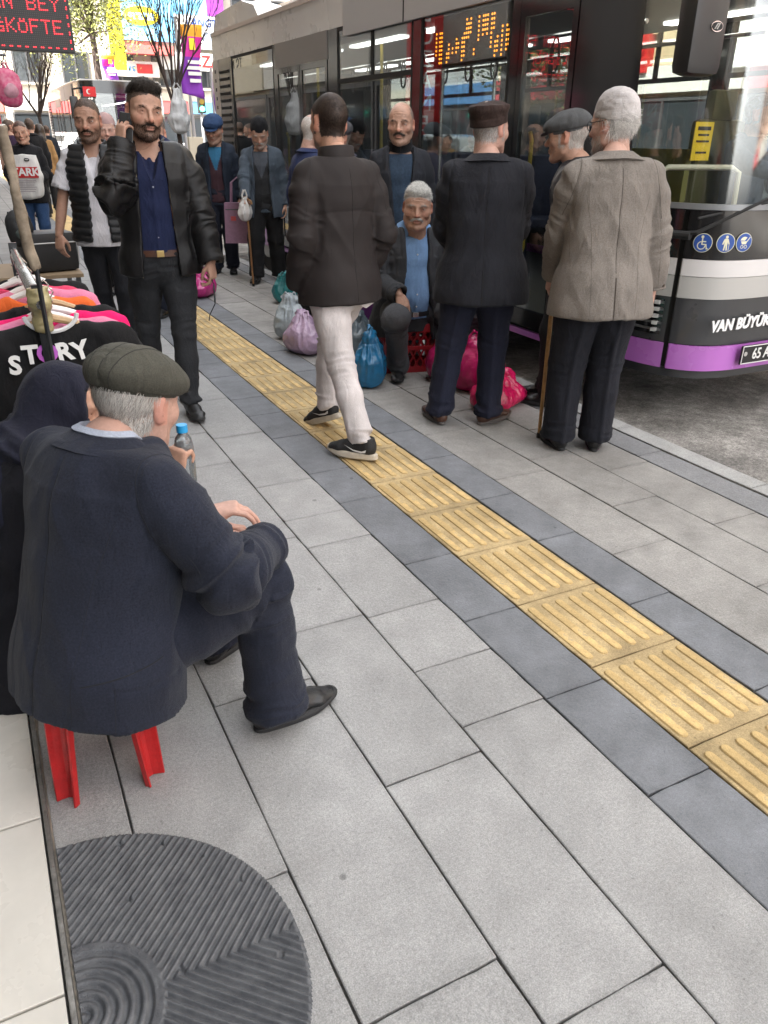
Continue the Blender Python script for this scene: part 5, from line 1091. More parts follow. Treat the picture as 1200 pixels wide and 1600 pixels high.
    for i in range(12):
        y = 5.25 + i * 0.42; c = [(4.35, y + 0.05 * math.sin(a), 2.16 + (0.085 * math.cos(a) if math.cos(a) < 0 else 0.16 * math.cos(a))) for a in np.linspace(0, 2 * math.pi, 15)]; add(MB().tube(c, 0.009, 6), 'hanging_strap', M_rub)
    def seat(x, y, m, rz=0):
        s_ = MB(); s_.box((x, y, 0.78), (0.42, 0.42, 0.09), bevel=0.03); s_.box((x, y + 0.22, 1.12), (0.42, 0.08, 0.66), bevel=0.03); s_.box((x, y, 0.55), (0.1, 0.1, 0.4)); return add(s_, 'passenger_seat', m, None, True)
    M_seat = mat('seat_blue', (0.05, 0.06, 0.12), 0.8, nscale=40, namt=0.4)
    for y in (7.4, 8.25, 9.1, 9.95, 10.8): seat(5.88, y, M_seat); seat(5.44, y, M_seat)
    for y in (7.5, 10.9): seat(4.05, y, M_seat)
    add(MB().box2((4.35, 3.62, 0.35), (6.1, 3.95, 1.20), bevel=0.05), 'dashboard', mat('dash_grey', (0.30, 0.30, 0.30), 0.5), None, True)
    ds = MB(); ds.box((5.55, 4.75, 0.95), (0.50, 0.48, 0.14), bevel=0.05); ds.box((5.55, 5.02, 1.36), (0.50, 0.13, 0.80), bevel=0.05); ds.box((5.55, 5.03, 1.86), (0.26, 0.10, 0.22), bevel=0.04); add(ds, 'driver_seat', mat('driver_seat_olive', (0.13, 0.125, 0.05), 0.8), None, True)
    add(MB().tube([(5.55 + 0.22 * math.cos(a), 4.22 + 0.17 * math.sin(a), 1.25 + 0.12 * math.sin(a)) for a in np.linspace(0, 2 * math.pi, 25)], 0.016, 8), 'steering_wheel', M_rub, None, True)
    add(MB().box2((4.55, 4.35, 0.35), (4.60, 5.35, 1.55)), 'cab_partition', M_olive); add(MB().box2((4.55, 5.35, 0.35), (6.1, 5.40, 1.45)), 'cab_wall', M_olive); add(MB().box2((4.40, 3.96, 0.5), (4.56, 4.34, 1.18), bevel=0.02), 'fare_box', mat('orange_panel', (0.42, 0.13, 0.04), 0.5)); add(MB().box2((4.28, 3.99, 0.6), (4.395, 4.3, 1.1), bevel=0.02), 'fare_reader', mat('pink_panel', (0.45, 0.04, 0.16), 0.5))
    add(MB().tube([(3.98, 3.98, 1.30), (3.98, 4.0, 1.42), (4.02, 3.98, 1.45), (4.45, 3.86, 1.45), (4.50, 3.84, 1.42), (4.51, 3.84, 1.22)], 0.017, 10), 'hand_rail', mat('cream_rail', (0.60, 0.56, 0.44), 0.35), None, True)
    nt_ = add(MB().box((4.62, 4.30, 1.60), (0.17, 0.008, 0.24)), 'yellow_notice', mat('notice_yellow', (0.80, 0.55, 0.01), 0.5))
    for i, z in enumerate((1.68, 1.64, 1.60, 1.53)): MB().box((4.62, 4.295, z), (0.12 - 0.02 * (i % 2), 0.004, 0.013 if i else 0.024)).build('print_line', M_rub, nt_)
    # orange line display behind the first side window
    ld = add(MB().box2((BX0 + 0.06, 5.40, 2.13), (BX0 + 0.16, 6.54, 2.49)), 'line_display', mat('display_black', (0.006, 0.006, 0.007), 0.3))
    rr = random.Random(4); dots = MB(); 
    pat = [(0, 2, 7), (2, 0, 7), (3, 0, 7), (6, 0, 2), (7, 1, 4), (9, 2, 3), (11, 2, 5), (12, 3, 4), (14, 0, 5), (15, 1, 6), (16, 5, 9), (17, 5, 8), (18, 6, 9), (20, 1, 2), (22, 4, 9), (24, 5, 9), (25, 6, 9), (26, 5, 9), (28, 2, 9), (29, 6, 9), (30, 0, 3), (31, 1, 4), (33, 0, 6), (35, 1, 6), (36, 2, 5)]
    for c, r0, r1 in pat:
        for r in range(r0 * 1, r1 + 1): dots.box((BX0 + 0.057, 6.50 - c * 0.0290, 2.165 + r * 0.030), (0.004, 0.011, 0.014))
    tag(dots.build('lit_dots', glow('amber_led', (1.0, 0.30, 0.02), 0.9), ld), kind='stuff')
    # front: lettering, plate, signs, wiper, mirror
    yf = BY0 - 0.048
    text_mesh('lettering', 'VAN BÜYÜKŞEHİR', 0.094, mat('decal_white', (0.78, 0.78, 0.78), 0.4), frame((4.265, yf - 0.006, 0.592), (1, 0.018, 0.0), UPX), B, align='CENTER', shear=0.12, offset=0.0035).location = -off
    pl = add(MB().box((4.4200, yf - 0.035, 0.398), (0.53, 0.012, 0.118), bevel=0.004), 'number_plate', M_black)
    mb = MB()
    for c, d in (((4.4200, yf - 0.042, 0.452), (0.52, 0.003, 0.005)), ((4.4200, yf - 0.042, 0.344), (0.52, 0.003, 0.005)), ((4.1615, yf - 0.042, 0.398), (0.005, 0.003, 0.103)), ((4.6785, yf - 0.042, 0.398), (0.005, 0.003, 0.103))): mb.box(c, d)
    mb.build('plate_border', M_white, pl); text_mesh('plate_number', '65 AAZ', 0.095, M_white, frame((4.3800, yf - 0.042, 0.397), (1, 0, 0), UPX), pl, offset=0.001, sx=0.85)
    MB().disc((4.1880, yf - 0.043, 0.405), 0.014, 14, 'Y', 0.003).build('plate_stamp', M_bslv, pl)
    M_sb = mat('sign_blue', (0.02, 0.075, 0.32), 0.4); M_sw = mat('sign_cream', (0.75, 0.72, 0.52), 0.45)
    for q, xc in enumerate((3.842, 3.940, 4.048)):
        zc = 1.062 + 0.003 * q; oy = np.interp(xc, [p[0] for p in outline(zc)[:30]], [p[1] for p in outline(zc)[:30]]) - 0.010; sl = (outline(zc)[24][1] - oy)
        ang = math.atan2(np.interp(xc + 0.05, [p[0] for p in outline(zc)[:30]], [p[1] for p in outline(zc)[:30]]) - np.interp(xc - 0.05, [p[0] for p in outline(zc)[:30]], [p[1] for p in outline(zc)[:30]]), 0.1)
        S_ = frame((xc, oy, zc), (math.cos(ang), math.sin(ang), 0), UPX)
        def flat(poly, d, nm, m, par):
            b_ = MB(); b_.prism(poly, d, d + 0.0015, 'Z'); o = b_.build(nm, m, par)
            o.data.transform(S_); return o
        circ = lambda r, cx=0, cy=0, n=24: [(cx + r * math.cos(a), cy + r * math.sin(a)) for a in np.linspace(0, 2 * math.pi, n, endpoint=False)]
        sg = flat(circ(0.054), 0.0, 'access_sign', M_sw, B); sg.location = -off; flat(circ(0.050), 0.002, 'blue_field', M_sb, sg)
        R_ = lambda x, y, w_, h_, a=0: [(x + math.cos(a) * u - math.sin(a) * v_, y + math.sin(a) * u + math.cos(a) * v_) for u, v_ in ((-w_, -h_), (w_, -h_), (w_, h_), (-w_, h_))]
        figs = []
        if q == 0: figs = [circ(0.008, -0.005, 0.034)] + [R_(-0.004, 0.010, 0.0035, 0.018), R_(0.007, 0.008, 0.011, 0.003), R_(0.008, -0.008, 0.014, 0.003), R_(0.022, -0.020, 0.003, 0.013, 0.3), R_(0.027, -0.032, 0.006, 0.003)] + [R_(-0.006 + 0.021 * math.cos(a), -0.014 + 0.021 * math.sin(a), 0.0027, 0.0045, a) for a in np.linspace(1.9, 6.1, 13)]
        if q == 1: figs = [circ(0.008, 0.002, 0.034), R_(0.001, 0.008, 0.009, 0.017), R_(-0.005, -0.024, 0.004, 0.017, -0.12), R_(0.007, -0.024, 0.004, 0.017, 0.12), R_(-0.013, 0.006, 0.0035, 0.015, -0.3), R_(0.014, 0.008, 0.0035, 0.014, 0.35), R_(0.020, -0.020, 0.0015, 0.022)]
        if q == 2: figs = [[(-0.024 + 0, 0.012)] + [(0.0 + 0.026 * math.cos(a) * 1.0 - 0.002, 0.010 + 0.022 * math.sin(a)) for a in np.linspace(math.pi, math.pi * 0.28, 9)] + [(0.0, 0.010)], [(-0.024, 0.007), (0.020, 0.007), (0.012, -0.010), (-0.014, -0.010)], R_(0.026, 0.018, 0.0025, 0.015, -0.6)] + [R_(cx + 0.0085 * math.cos(a), -0.024 + 0.0085 * math.sin(a), 0.0015, 0.003, a) for cx in (-0.012, 0.012) for a in np.linspace(0, 6.0, 9)]
        for fg in figs: flat(fg, 0.004, 'figure', M_sw, sg)
    wp = add(MB().tube([(3.735, 3.60, 1.10), (3.79, 3.45, 1.12), (4.12, 3.27, 1.31)], [0.012, 0.012, 0.008]), 'wiper_arm', M_rub, None, True); MB().tube([(3.70, 3.72, 1.10), (3.775, 3.48, 1.10)], 0.024, 10).build('wiper_motor', M_rub, wp); MB().tube([(3.77, 3.44, 1.20), (4.30, 3.255, 1.315)], 0.007, 6).build('wiper_blade', M_rub, wp)
    mm = MB(); mm.box((3.475, 3.36, 2.20), (0.235, 0.13, 0.60), bevel=0.045); mi = add(mm, 'wing_mirror', mat('mirror_shell', (0.018, 0.018, 0.019), 0.38), None, True)
    MB().tube([(3.475, 3.36, 2.48), (3.49, 3.40, 2.68), (3.75, 3.55, 2.74), (3.95, 3.62, 2.70)], 0.028, 10).build('mirror_arm', M_rub, mi, True)
    mb = MB(); mb.prism([(3.505 + 0.040 * math.cos(a), 2.115 + 0.024 * math.sin(a)) for a in np.linspace(0, 2 * math.pi, 24, endpoint=False)], 3.288, 3.296, 'Y'); em = mb.build('emblem', mat('emblem_chrome', (0.45, 0.45, 0.46), 0.15, 0.9), mi)
    mb = MB(); mb.prism([(3.505 + 0.034 * math.cos(a), 2.115 + 0.019 * math.sin(a)) for a in np.linspace(0, 2 * math.pi, 24, endpoint=False)], 3.284, 3.2885, 'Y'); mb.build('emblem_field', M_rub, em)
    for xo, sh_ in ((-0.012, 0.014), (0.004, 0.010)): MB().prism([(3.505 + xo - 0.012, 2.102), (3.505 + xo - 0.007, 2.102), (3.505 + xo + sh_, 2.129), (3.505 + xo + sh_ - 0.006, 2.129)], 3.281, 3.2845, 'Y').build('emblem_stroke', M_bslv, em)
    return B
bus = make_bus('black, silver and purple city bus standing at the kerb, plate 65 AAZ')
bus2 = copy_tree(bus); bus2.location.y += 23.9; bus2.location.z += 0.12; tag(bus2, 'second city bus waiting further down the street behind the man on the phone')
fl = MB().box((3.92 - bus2.location.x, 27.05 - bus2.location.y, 2.62 - 0.0), (0.36, 0.02, 0.26)).build('flag_display', mat('flag_red', (0.62, 0.01, 0.015), 0.5), bus2)
MB().disc((3.90 - bus2.location.x, 27.03 - bus2.location.y, 2.62), 0.07, 18, 'Y', 0.006).build('crescent', M_white, fl); MB().disc((3.925 - bus2.location.x, 27.025 - bus2.location.y, 2.62), 0.055, 18, 'Y', 0.006).build('crescent_cut', mat('flag_red', (0, 0, 0)), fl)
# ================================================================= people
def wl(loc, rz, p):
    c, s_ = math.cos(rz), math.sin(rz); dx, dy = p[0] - loc[0], p[1] - loc[1]; return V(c * dx + s_ * dy, -s_ * dx + c * dy, p[2] if len(p) > 2 else 0.0)
def wd(rz, d):
    c, s_ = math.cos(rz), math.sin(rz); return V(c * d[0] + s_ * d[1], -s_ * d[0] + c * d[1], d[2] if len(d) > 2 else 0.0)
RD = math.radians
L_blk = mat('black_leather', (0.012, 0.012, 0.013), 0.33, nscale=60, namt=0.3, bump=0.4, bscale=260); L_brn = mat('brown_leather', (0.085, 0.035, 0.020), 0.45, nscale=40, namt=0.4, bump=0.3, bscale=200); L_sole = mat('shoe_sole', (0.02, 0.02, 0.021), 0.7, nscale=50, namt=0.3)
WHITE_HAIR = (0.52, 0.50, 0.47); GREY_HAIR = (0.22, 0.21, 0.20); DARK_HAIR = (0.016, 0.012, 0.010)
HANG = lambda sd_: ((sd_ * 0.05, 0.12, -1), (-sd_, 0.25, 0), 'relax', 0.35, 1.0)
def belt(s, m, z=0.035, buckle=None):
    k = s.s; pts = []
    for i in range(25):
        a = 2 * math.pi * i / 24; pts.append(s.T2L(V(math.cos(a) * (0.160 * s.bulk + 0.022 + 0.0), math.sin(a) * (0.118 * s.bulk + 0.024 + s.belly * 0.55) + s.belly * 0.3, z) * k))
    v, f = [], []
    for i, p in enumerate(pts):
        for dz in (-0.018, 0.018): v.append(p + s.Rt @ V(0, 0, dz))
        if i: f.append((2 * i - 2, 2 * i, 2 * i + 1, 2 * i - 1))
    b = meshobj('belt', v, f, m, s.root)
    if buckle is not None:
        c = s.T2L(V(0, 0.118 * s.bulk + 0.026 + s.belly * 0.85, z) * k); mb = MB(); mb.box((0, 0, 0), (0.042, 0.010, 0.036), bevel=0.003); o = mb.build('buckle', buckle, b); o.location = c
    return b

def faint_check(m, pitch=0.0080, amt=0.06):
    """thin woven check lines in the suiting"""
    N, L = nodes_of(m); b = N['Principled BSDF']; src = b.inputs['Base Color'].links[0].from_socket; tc = N.new('ShaderNodeTexCoord'); sx = N.new('ShaderNodeSeparateXYZ'); L.new(tc.outputs['Object'], sx.inputs[0]); tot = None
    for ax in ('X', 'Y', 'Z'):
        q = N.new('ShaderNodeMath'); q.operation = 'MULTIPLY'; q.inputs[1].default_value = 2 * math.pi / pitch; L.new(sx.outputs[ax], q.inputs[0]); s_ = N.new('ShaderNodeMath'); s_.operation = 'SINE'; L.new(q.outputs[0], s_.inputs[0]); r = N.new('ShaderNodeMapRange'); r.inputs['From Min'].default_value = 0.2; r.inputs['From Max'].default_value = 1.0; r.inputs['To Min'].default_value = 0.0; r.inputs['To Max'].default_value = amt * (1.0 if ax == 'Z' else 0.8); L.new(s_.outputs[0], r.inputs['Value'])
        if tot is None: tot = r.outputs[0]
        else: a = N.new('ShaderNodeMath'); a.operation = 'ADD'; L.new(tot, a.inputs[0]); L.new(r.outputs[0], a.inputs[1]); tot = a.outputs[0]
    a = N.new('ShaderNodeMath'); a.operation = 'ADD'; a.inputs[1].default_value = 0.92; L.new(tot, a.inputs[0]); hv = N.new('ShaderNodeHueSaturation'); L.new(src, hv.inputs['Color']); L.new(a.outputs[0], hv.inputs['Value']); L.new(hv.outputs[0], b.inputs['Base Color'])
# ---- old man on the red stool, back to us
def old_man_on_stool():
    loc, rz = (0.10, 1.83, 0), RD(-58); w_ = lambda *p: wl(loc, rz, p)
    s = Person('old man in navy suit and olive flat cap sitting on a red stool, back turned', loc, rz, 1.66, 'pink', dict(hair=(0.40, 0.38, 0.35), age=1.0, fat=0.5, scalp=0.55, w=1.03, size=1.0, burns=False), pel=(0, 0, 0.43), lean=10, hunch=0.055, side=0, head=(10, 9, 2), bulk=1.16, belly=0.03, hd=(-0.01, -0.010, -0.050),
               wR=w_(0.565, 1.825, 0.585), eR=(0.55, -0.6, -0.5), wL=w_(0.46, 2.03, 0.62), eL=(-0.7, -0.3, -0.3), footR=(*w_(0.555, 1.785), -22), footL=(*w_(0.50, 2.20), 6), kR=(0.05, 0.4, 1), kL=(-0.15, 0.4, 1), seed=11, q=1.35, shw=1.12); s.arm_amp = 1.5
    s.hands = {1: (wd(rz, (-0.35, 0.9, 0.05)), wd(rz, (0.1, 0.0, -1)), 'flat', 0.15, 2), -1: (wd(rz, (0.95, -0.25, 0.10)), (0, 0, -1), 'knee', 0.3, 2)}
    s.body(0.0036, eyes=True); s.brows((0.4, 0.38, 0.35))
    s.hair((0.46, 0.44, 0.41), n=9000, length=0.026, width=0.0006, flow=lambda p: np.column_stack([p[:, 0] * 2, -0.35 + 0 * p[:, 1], -1.0 + 0 * p[:, 2]]), lift=0.12, zmax=0.045, jit=0.25)
    suit = cloth('navy_suit', (0.021, 0.025, 0.042), mott=0.5, weave=1300, nscale=210, sheen=0.6, crs=0.6); faint_check(suit)
    def fld(s_, F, x, y, z):
        # side seam, pocket welt and the fullness of the skirt over the stool
        F.F += f32(0.0030) * np.exp(-((z + 0.03 + 0.10 * (x - 0.12) - 0.6 * (y - 0.0) * 0.1) / 0.005) ** 2) * (x > 0.10) * (np.abs(y + 0.03) < 0.085)
        F.F += f32(0.0022) * np.exp(-((x - 0.115 - 0.02 * np.sin(z * 6)) / 0.005) ** 2) * (y < 0) * (z < 0.25)
        F.F += f32(0.0022) * np.exp(-((x + 0.115 + 0.02 * np.sin(z * 6)) / 0.005) ** 2) * (y < 0) * (z < 0.25)
    jk = s.top('suit_jacket', suit, off=0.030, hem=-0.170, flare=0.022, open_=[(-0.30, 0.05), (0.0, 0.03), (0.2, 0.02), (0.48, 0.07)], lapel=0.07, vent=0.20, h=0.0082, amp=1.15, sl=0.008, seams=mat('navy_seam_shade', (0.007, 0.008, 0.012), 0.9), lines=[([((0.5 * math.cos(RD(f)), 0.5 * math.sin(RD(f)), -0.03 + 0.0010 * (f + 48)), (-math.cos(RD(f)), -math.sin(RD(f)), 0)) for f in range(-50, 4, 3)], 0.0024), ([((0.5 * math.cos(RD(-30)), 0.5 * math.sin(RD(-30)), -0.03 - 0.010 * i), (-math.cos(RD(-30)), -math.sin(RD(-30)), 0)) for i in range(14)], 0.0013)], collar=dict(tall=0.026, r=0.074, gap=1.5, drop=0.05, fall=0.052), field=fld, shoulder=0.014)
    s.inner('shirt', cloth('pale_check', (0.42, 0.46, 0.55)), h=0.014)
    s.collar(s.root, cloth('pale_check', (0.4, 0.4, 0.5)), tall=0.034, r=0.064, gap=0.8, zo=0.004, fall=0.010, off=0.0)
    s.trousers(suit, off=0.014, h=0.0085, amp=1.2, ank=0.086, lens=0.012, thigh=0.004, knee=0.010, stack=1.6)
    s.shoes('oxford', L_blk, L_sole)
    for i in range(3):
        E, W_ = s.el[1], s.wr[1]; d = unit(W_ - E); o_ = perp((0.5, -0.8, 0.2), d); p = W_ - d * (0.012 + i * 0.014) + o_ * 0.061; mb = MB(); mb.disc((0, 0, 0), 0.0065, 10, 'Z', 0.004); b = mb.build('cuff_button', mat('button_black', (0.02, 0.02, 0.022), 0.3), jk); b.matrix_local = Matrix.Translation(p) @ Vector(o_).to_track_quat('Z', 'Y').to_matrix().to_4x4()
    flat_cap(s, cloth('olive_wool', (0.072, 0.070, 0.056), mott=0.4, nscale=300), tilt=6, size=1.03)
    return s
P_stool = old_man_on_stool()

# ---- woman in a black chador beside him
def woman_in_black():
    loc, rz = (-0.07, 2.46, 0), RD(-62); w_ = lambda *p: wl(loc, rz, p)
    s = Person('woman wrapped in a black headscarf and robe, sitting behind the old man', loc, rz, 1.60, 'fair', dict(hair=(0.02, 0.02, 0.02)), pel=(0, 0, 0.235), lean=16, hunch=0.04, head=(-62, 12, 0), bulk=1.1, wR=w_(0.405, 2.17, 0.685), eR=(0.4, -0.2, -0.8), wL=w_(0.45, 2.6, 0.45), footR=(*w_(0.42, 2.45), 0), footL=(*w_(0.42, 2.65), 0), kR=(0, 0.3, 1), kL=(0, 0.3, 1), seed=21)
    s.hands = {1: (wd(rz, (0.25, 0.1, 0.9)), wd(rz, (0.8, 0.5, 0.1)), 'grip', 0.8, 0)}
    s.body(0.0045)
    blk = cloth('black_robe', (0.010, 0.010, 0.014), mott=0.3, sheen=0.3); scarf = cloth('midnight_scarf', (0.014, 0.015, 0.028), mott=0.25, sheen=0.35, weave=1500)
    s.top('robe', blk, off=0.05, hem=-0.30, flare=0.10, sl=0.025, h=0.012, amp=1.8)
    s.trousers(blk, name='robe_skirt', off=0.05, ank=0.12, amp=1.6)
    s.shoes('oxford', L_blk, L_sole)
    def post(F, x, y, z): F.sub(Sweep([(0, 0.055, 0.02), (0, 0.15, 0.0), (0, 0.25, -0.02)], [0.058, 0.058, 0.06], [0.075, 0.080, 0.09], u=(1, 0, 0)), 0.012)
    s.headobj('headscarf', [(Ell((0, -0.016, 0.030), (0.096, 0.122, 0.108)), 0), (Sweep([(0, -0.02, -0.03), (0, -0.035, -0.14), (0, -0.05, -0.24)], [0.10, 0.115, 0.20], [0.115, 0.12, 0.15]), 0.05), (Sweep([(0, -0.05, -0.2), (0, -0.06, -0.42)], [0.215, 0.26], [0.165, 0.19]), 0.06)], scarf, h=0.008, post=post,
              disp=lambda P: ridge(np.column_stack([P[:, 0] * 13, P[:, 1] * 13, P[:, 2] * 5 + P[:, 0] * 8]), 4) * 0.015 * np.clip((0.07 - P[:, 2]) / 0.10, 0.2, 1) + ridge(np.column_stack([P[:, 0] * 10, P[:, 2] * 22 + P[:, 1] * 8, P[:, 1] * 6]), 9) * 0.013 * np.clip((0.03 - P[:, 2]) / 0.1, 0.1, 1) + vnoise(P * (14, 14, 8), 6) * 0.006)
    return s
P_woman = woman_in_black()

# ---- man in the brown jacket walking away
def man_in_brown_jacket():
    loc, rz = (1.73, 3.92, 0), RD(4); w_ = lambda *p: wl(loc, rz, p)
    s = Person('man in dark brown jacket and white trousers walking away on the yellow strip', loc, rz, 1.83, 'fair', dict(hair=(0.018, 0.014, 0.012), stubble=(0.06, 0.045, 0.04), scalp=0.92, size=0.92), pel=(0, 0.02, 0.945), lean=3, twist=2, head=(-2, -1, 0), bulk=1.01,
               wR=V(0.205, 0.10, 0.90), wL=V(-0.215, 0.10, 0.89), eR=(0.35, -0.9, 0), eL=(-0.35, -0.9, 0), footL=(*w_(1.70, 3.60), 34), footR=(*w_(1.74, 4.20, 0.035), 22), fp=(22, 0), seed=5, q=1.2, shw=1.05)
    s.body(0.0040); s.hair((0.020, 0.015, 0.012), n=9000, length=0.013, width=0.0006, lift=0.45)
    jk = s.top('softshell_jacket', mat('brown_softshell', (0.021, 0.0165, 0.016), 0.72, nscale=400, namt=0.2, spec=0.25, bump=0.12, bscale=900), off=0.023, hem=-0.140, flare=0.020, h=0.0085, amp=0.95, sl=0.005, yoke=True, seam=False, seams=mat('brown_seam_shade', (0.007, 0.0055, 0.0055), 0.9), lines=[([((-0.22 + 0.0135 * i, -0.6, 0.315 - 0.9 * (-0.22 + 0.0135 * i) ** 2), (0, 1, 0)) for i in range(33)], 0.0016)], collar=dict(tall=0.046, r=0.070, gap=0.3, drop=0.0, thick=0.010, fall=0, zo=0.004))
    tr = s.trousers(cloth('white_denim', (0.56, 0.52, 0.51), mott=0.12, sheen=0.05), off=0.008, h=0.0085, amp=1.2, ank=0.058, lens=0.0, stack=1.8)
    for sd_ in (1, -1):
        p = s.pel + V(sd_ * 0.088, -0.128, -0.10); mb = MB(); mb.prism([(-0.06, 0.07), (0.06, 0.07), (0.06, -0.04), (0.0, -0.07), (-0.06, -0.04)], -0.003, 0.003, 'Y'); o = mb.build('back_pocket', cloth('white_denim', (0.5, 0.5, 0.5)), tr); o.location = p
    snk = mat('black_mesh', (0.014, 0.014, 0.015), 0.7, nscale=200, namt=0.4, bump=0.5, bscale=700); s.shoes('sneaker', snk, mat('sneaker_sole', (0.55, 0.49, 0.40), 0.6, nscale=30, namt=0.25))
    for (sh, put, R), sx in ((s.shoeL, -1), (s.shoeR, 1)):                     # white swoosh on both flanks
        for q in (-1, 1):
            a = [(-0.045, 0.062), (-0.02, 0.052), (0.03, 0.054), (0.085, 0.073), (0.03, 0.047), (-0.015, 0.042), (-0.04, 0.046)]
            v = [V(q * (0.0435 - 0.10 * max(0, y - 0.05) ** 1.2 - 0.25 * max(0, -y - 0.01) ** 1.3 + 0.002), y, z) for y, z in a]; vv = put(np.array(v))
            meshobj('swoosh', vv, [tuple(range(len(a)))], mat('swoosh_white', (0.65, 0.65, 0.65), 0.5), sh, smooth=False)
    return s
P_brown = man_in_brown_jacket()

# ---- tall old man in tweed
def man_in_tweed():
    loc, rz = (2.895, 3.20, 0), RD(-24); w_ = lambda *p: wl(loc, rz, p)
    s = Person('tall old man in brown tweed jacket and pale knitted skullcap, seen from behind', loc, rz, 1.79, 'pink', dict(hair=(0.5, 0.48, 0.45), age=0.9, nose=1.15, scalp=0.5, size=0.94, burns=False), lean=4, hunch=0.025, head=(38, 4, 0), bulk=1.06,
               wR=V(0.315, 0.06, 0.80), eR=(0.6, -0.8, 0), wL=V(-0.20, 0.24, 0.92), eL=(-0.8, -0.7, 0), footL=(*w_(2.80, 3.30), 10), footR=(*w_(2.985, 3.20), -14), seed=8, q=1.2, shw=1.08)
    s.hands = {1: ((0.04, 0.10, -1), (-0.9, 0.35, 0), 'relax', 0.4, 1), -1: ((0.2, 0.6, -0.7), (0.3, -0.3, -1), 'grip', 0.7, 0)}
    s.body(0.0040); s.brows((0.5, 0.48, 0.45)); s.beard((0.50, 0.48, 0.45), n=3000, length=0.02)
    s.hair((0.66, 0.64, 0.61), n=4500, length=0.046, width=0.0010, flow=lambda p: np.column_stack([p[:, 0] * 5, -0.8 + 0 * p[:, 1], -0.6 + 0 * p[:, 2]]), lift=0.45, zmax=0.04, zmin=-0.028, droop=0.2, jit=0.6)
    tw = cloth('brown_tweed', (0.235, 0.212, 0.190), mott=0.55, weave=700, nscale=250, col2=(0.125, 0.108, 0.094), sheen=0.1)
    jk = s.top('tweed_jacket', tw, off=0.030, hem=-0.20, flare=0.040, open_=[(-0.3, 0.03), (0.1, 0.01), (0.48, 0.07)], lapel=0.07, vent=0.20, h=0.0085, amp=1.0, sl=0.008, seams=mat('tweed_seam_shade', (0.055, 0.043, 0.036), 0.9), collar=dict(tall=0.026, r=0.074, gap=1.5, drop=0.05, fall=0.052), shoulder=0.006)
    for i in range(2):
        E, W_ = s.el[1], s.wr[1]; d = unit(W_ - E); o_ = perp((0.6, -0.8, 0), d); p = W_ - d * (0.02 + i * 0.022) + o_ * 0.062; mb = MB(); mb.disc((0, 0, 0), 0.0075, 12, 'Z', 0.005); b = mb.build('cuff_button', mat('button_brown', (0.05, 0.035, 0.025), 0.3), jk); b.matrix_local = Matrix.Translation(p) @ Vector(o_).to_track_quat('Z', 'Y').to_matrix().to_4x4()
    s.inner('shirt', cloth('white_cotton', (0.6, 0.6, 0.6)), h=0.016)
    s.trousers(cloth('black_navy_wool', (0.014, 0.015, 0.021), mott=0.3), off=0.020, h=0.0085, amp=0.8, ank=0.088, lens=0.022, knee=0.016, thigh=0.006, crease=0.010)
    s.shoes('oxford', L_blk, L_sole)
    skull_cap(s, cloth('grey_knit', (0.47, 0.44, 0.43), mott=0.25, weave=500, nscale=240), z0=0.020, knit=0.0006, tilt=-6, tall=0.100, wide=0.087)
    # glasses
    mb = MB()
    for q in (-1, 1): mb.tube([(q * 0.066, 0.080, 0.010), (q * 0.080, -0.008, 0.014), (q * 0.080, -0.02, 0.002)], 0.0018, 6); mb.tube([(q * 0.034 + 0.026 * math.cos(a), 0.108 - abs(math.cos(a)) * 0.006, 0.0 + 0.019 * math.sin(a)) for a in np.linspace(0, 2 * math.pi, 17)], 0.0018, 6)
    mb.tube([(-0.008, 0.110, 0.004), (0.008, 0.110, 0.004)], 0.0018, 6); o = mb.build('glasses', M_rub, s.root); o.data.transform(Matrix(s.Th.tolist()))
    return s
P_tweed = man_in_tweed()

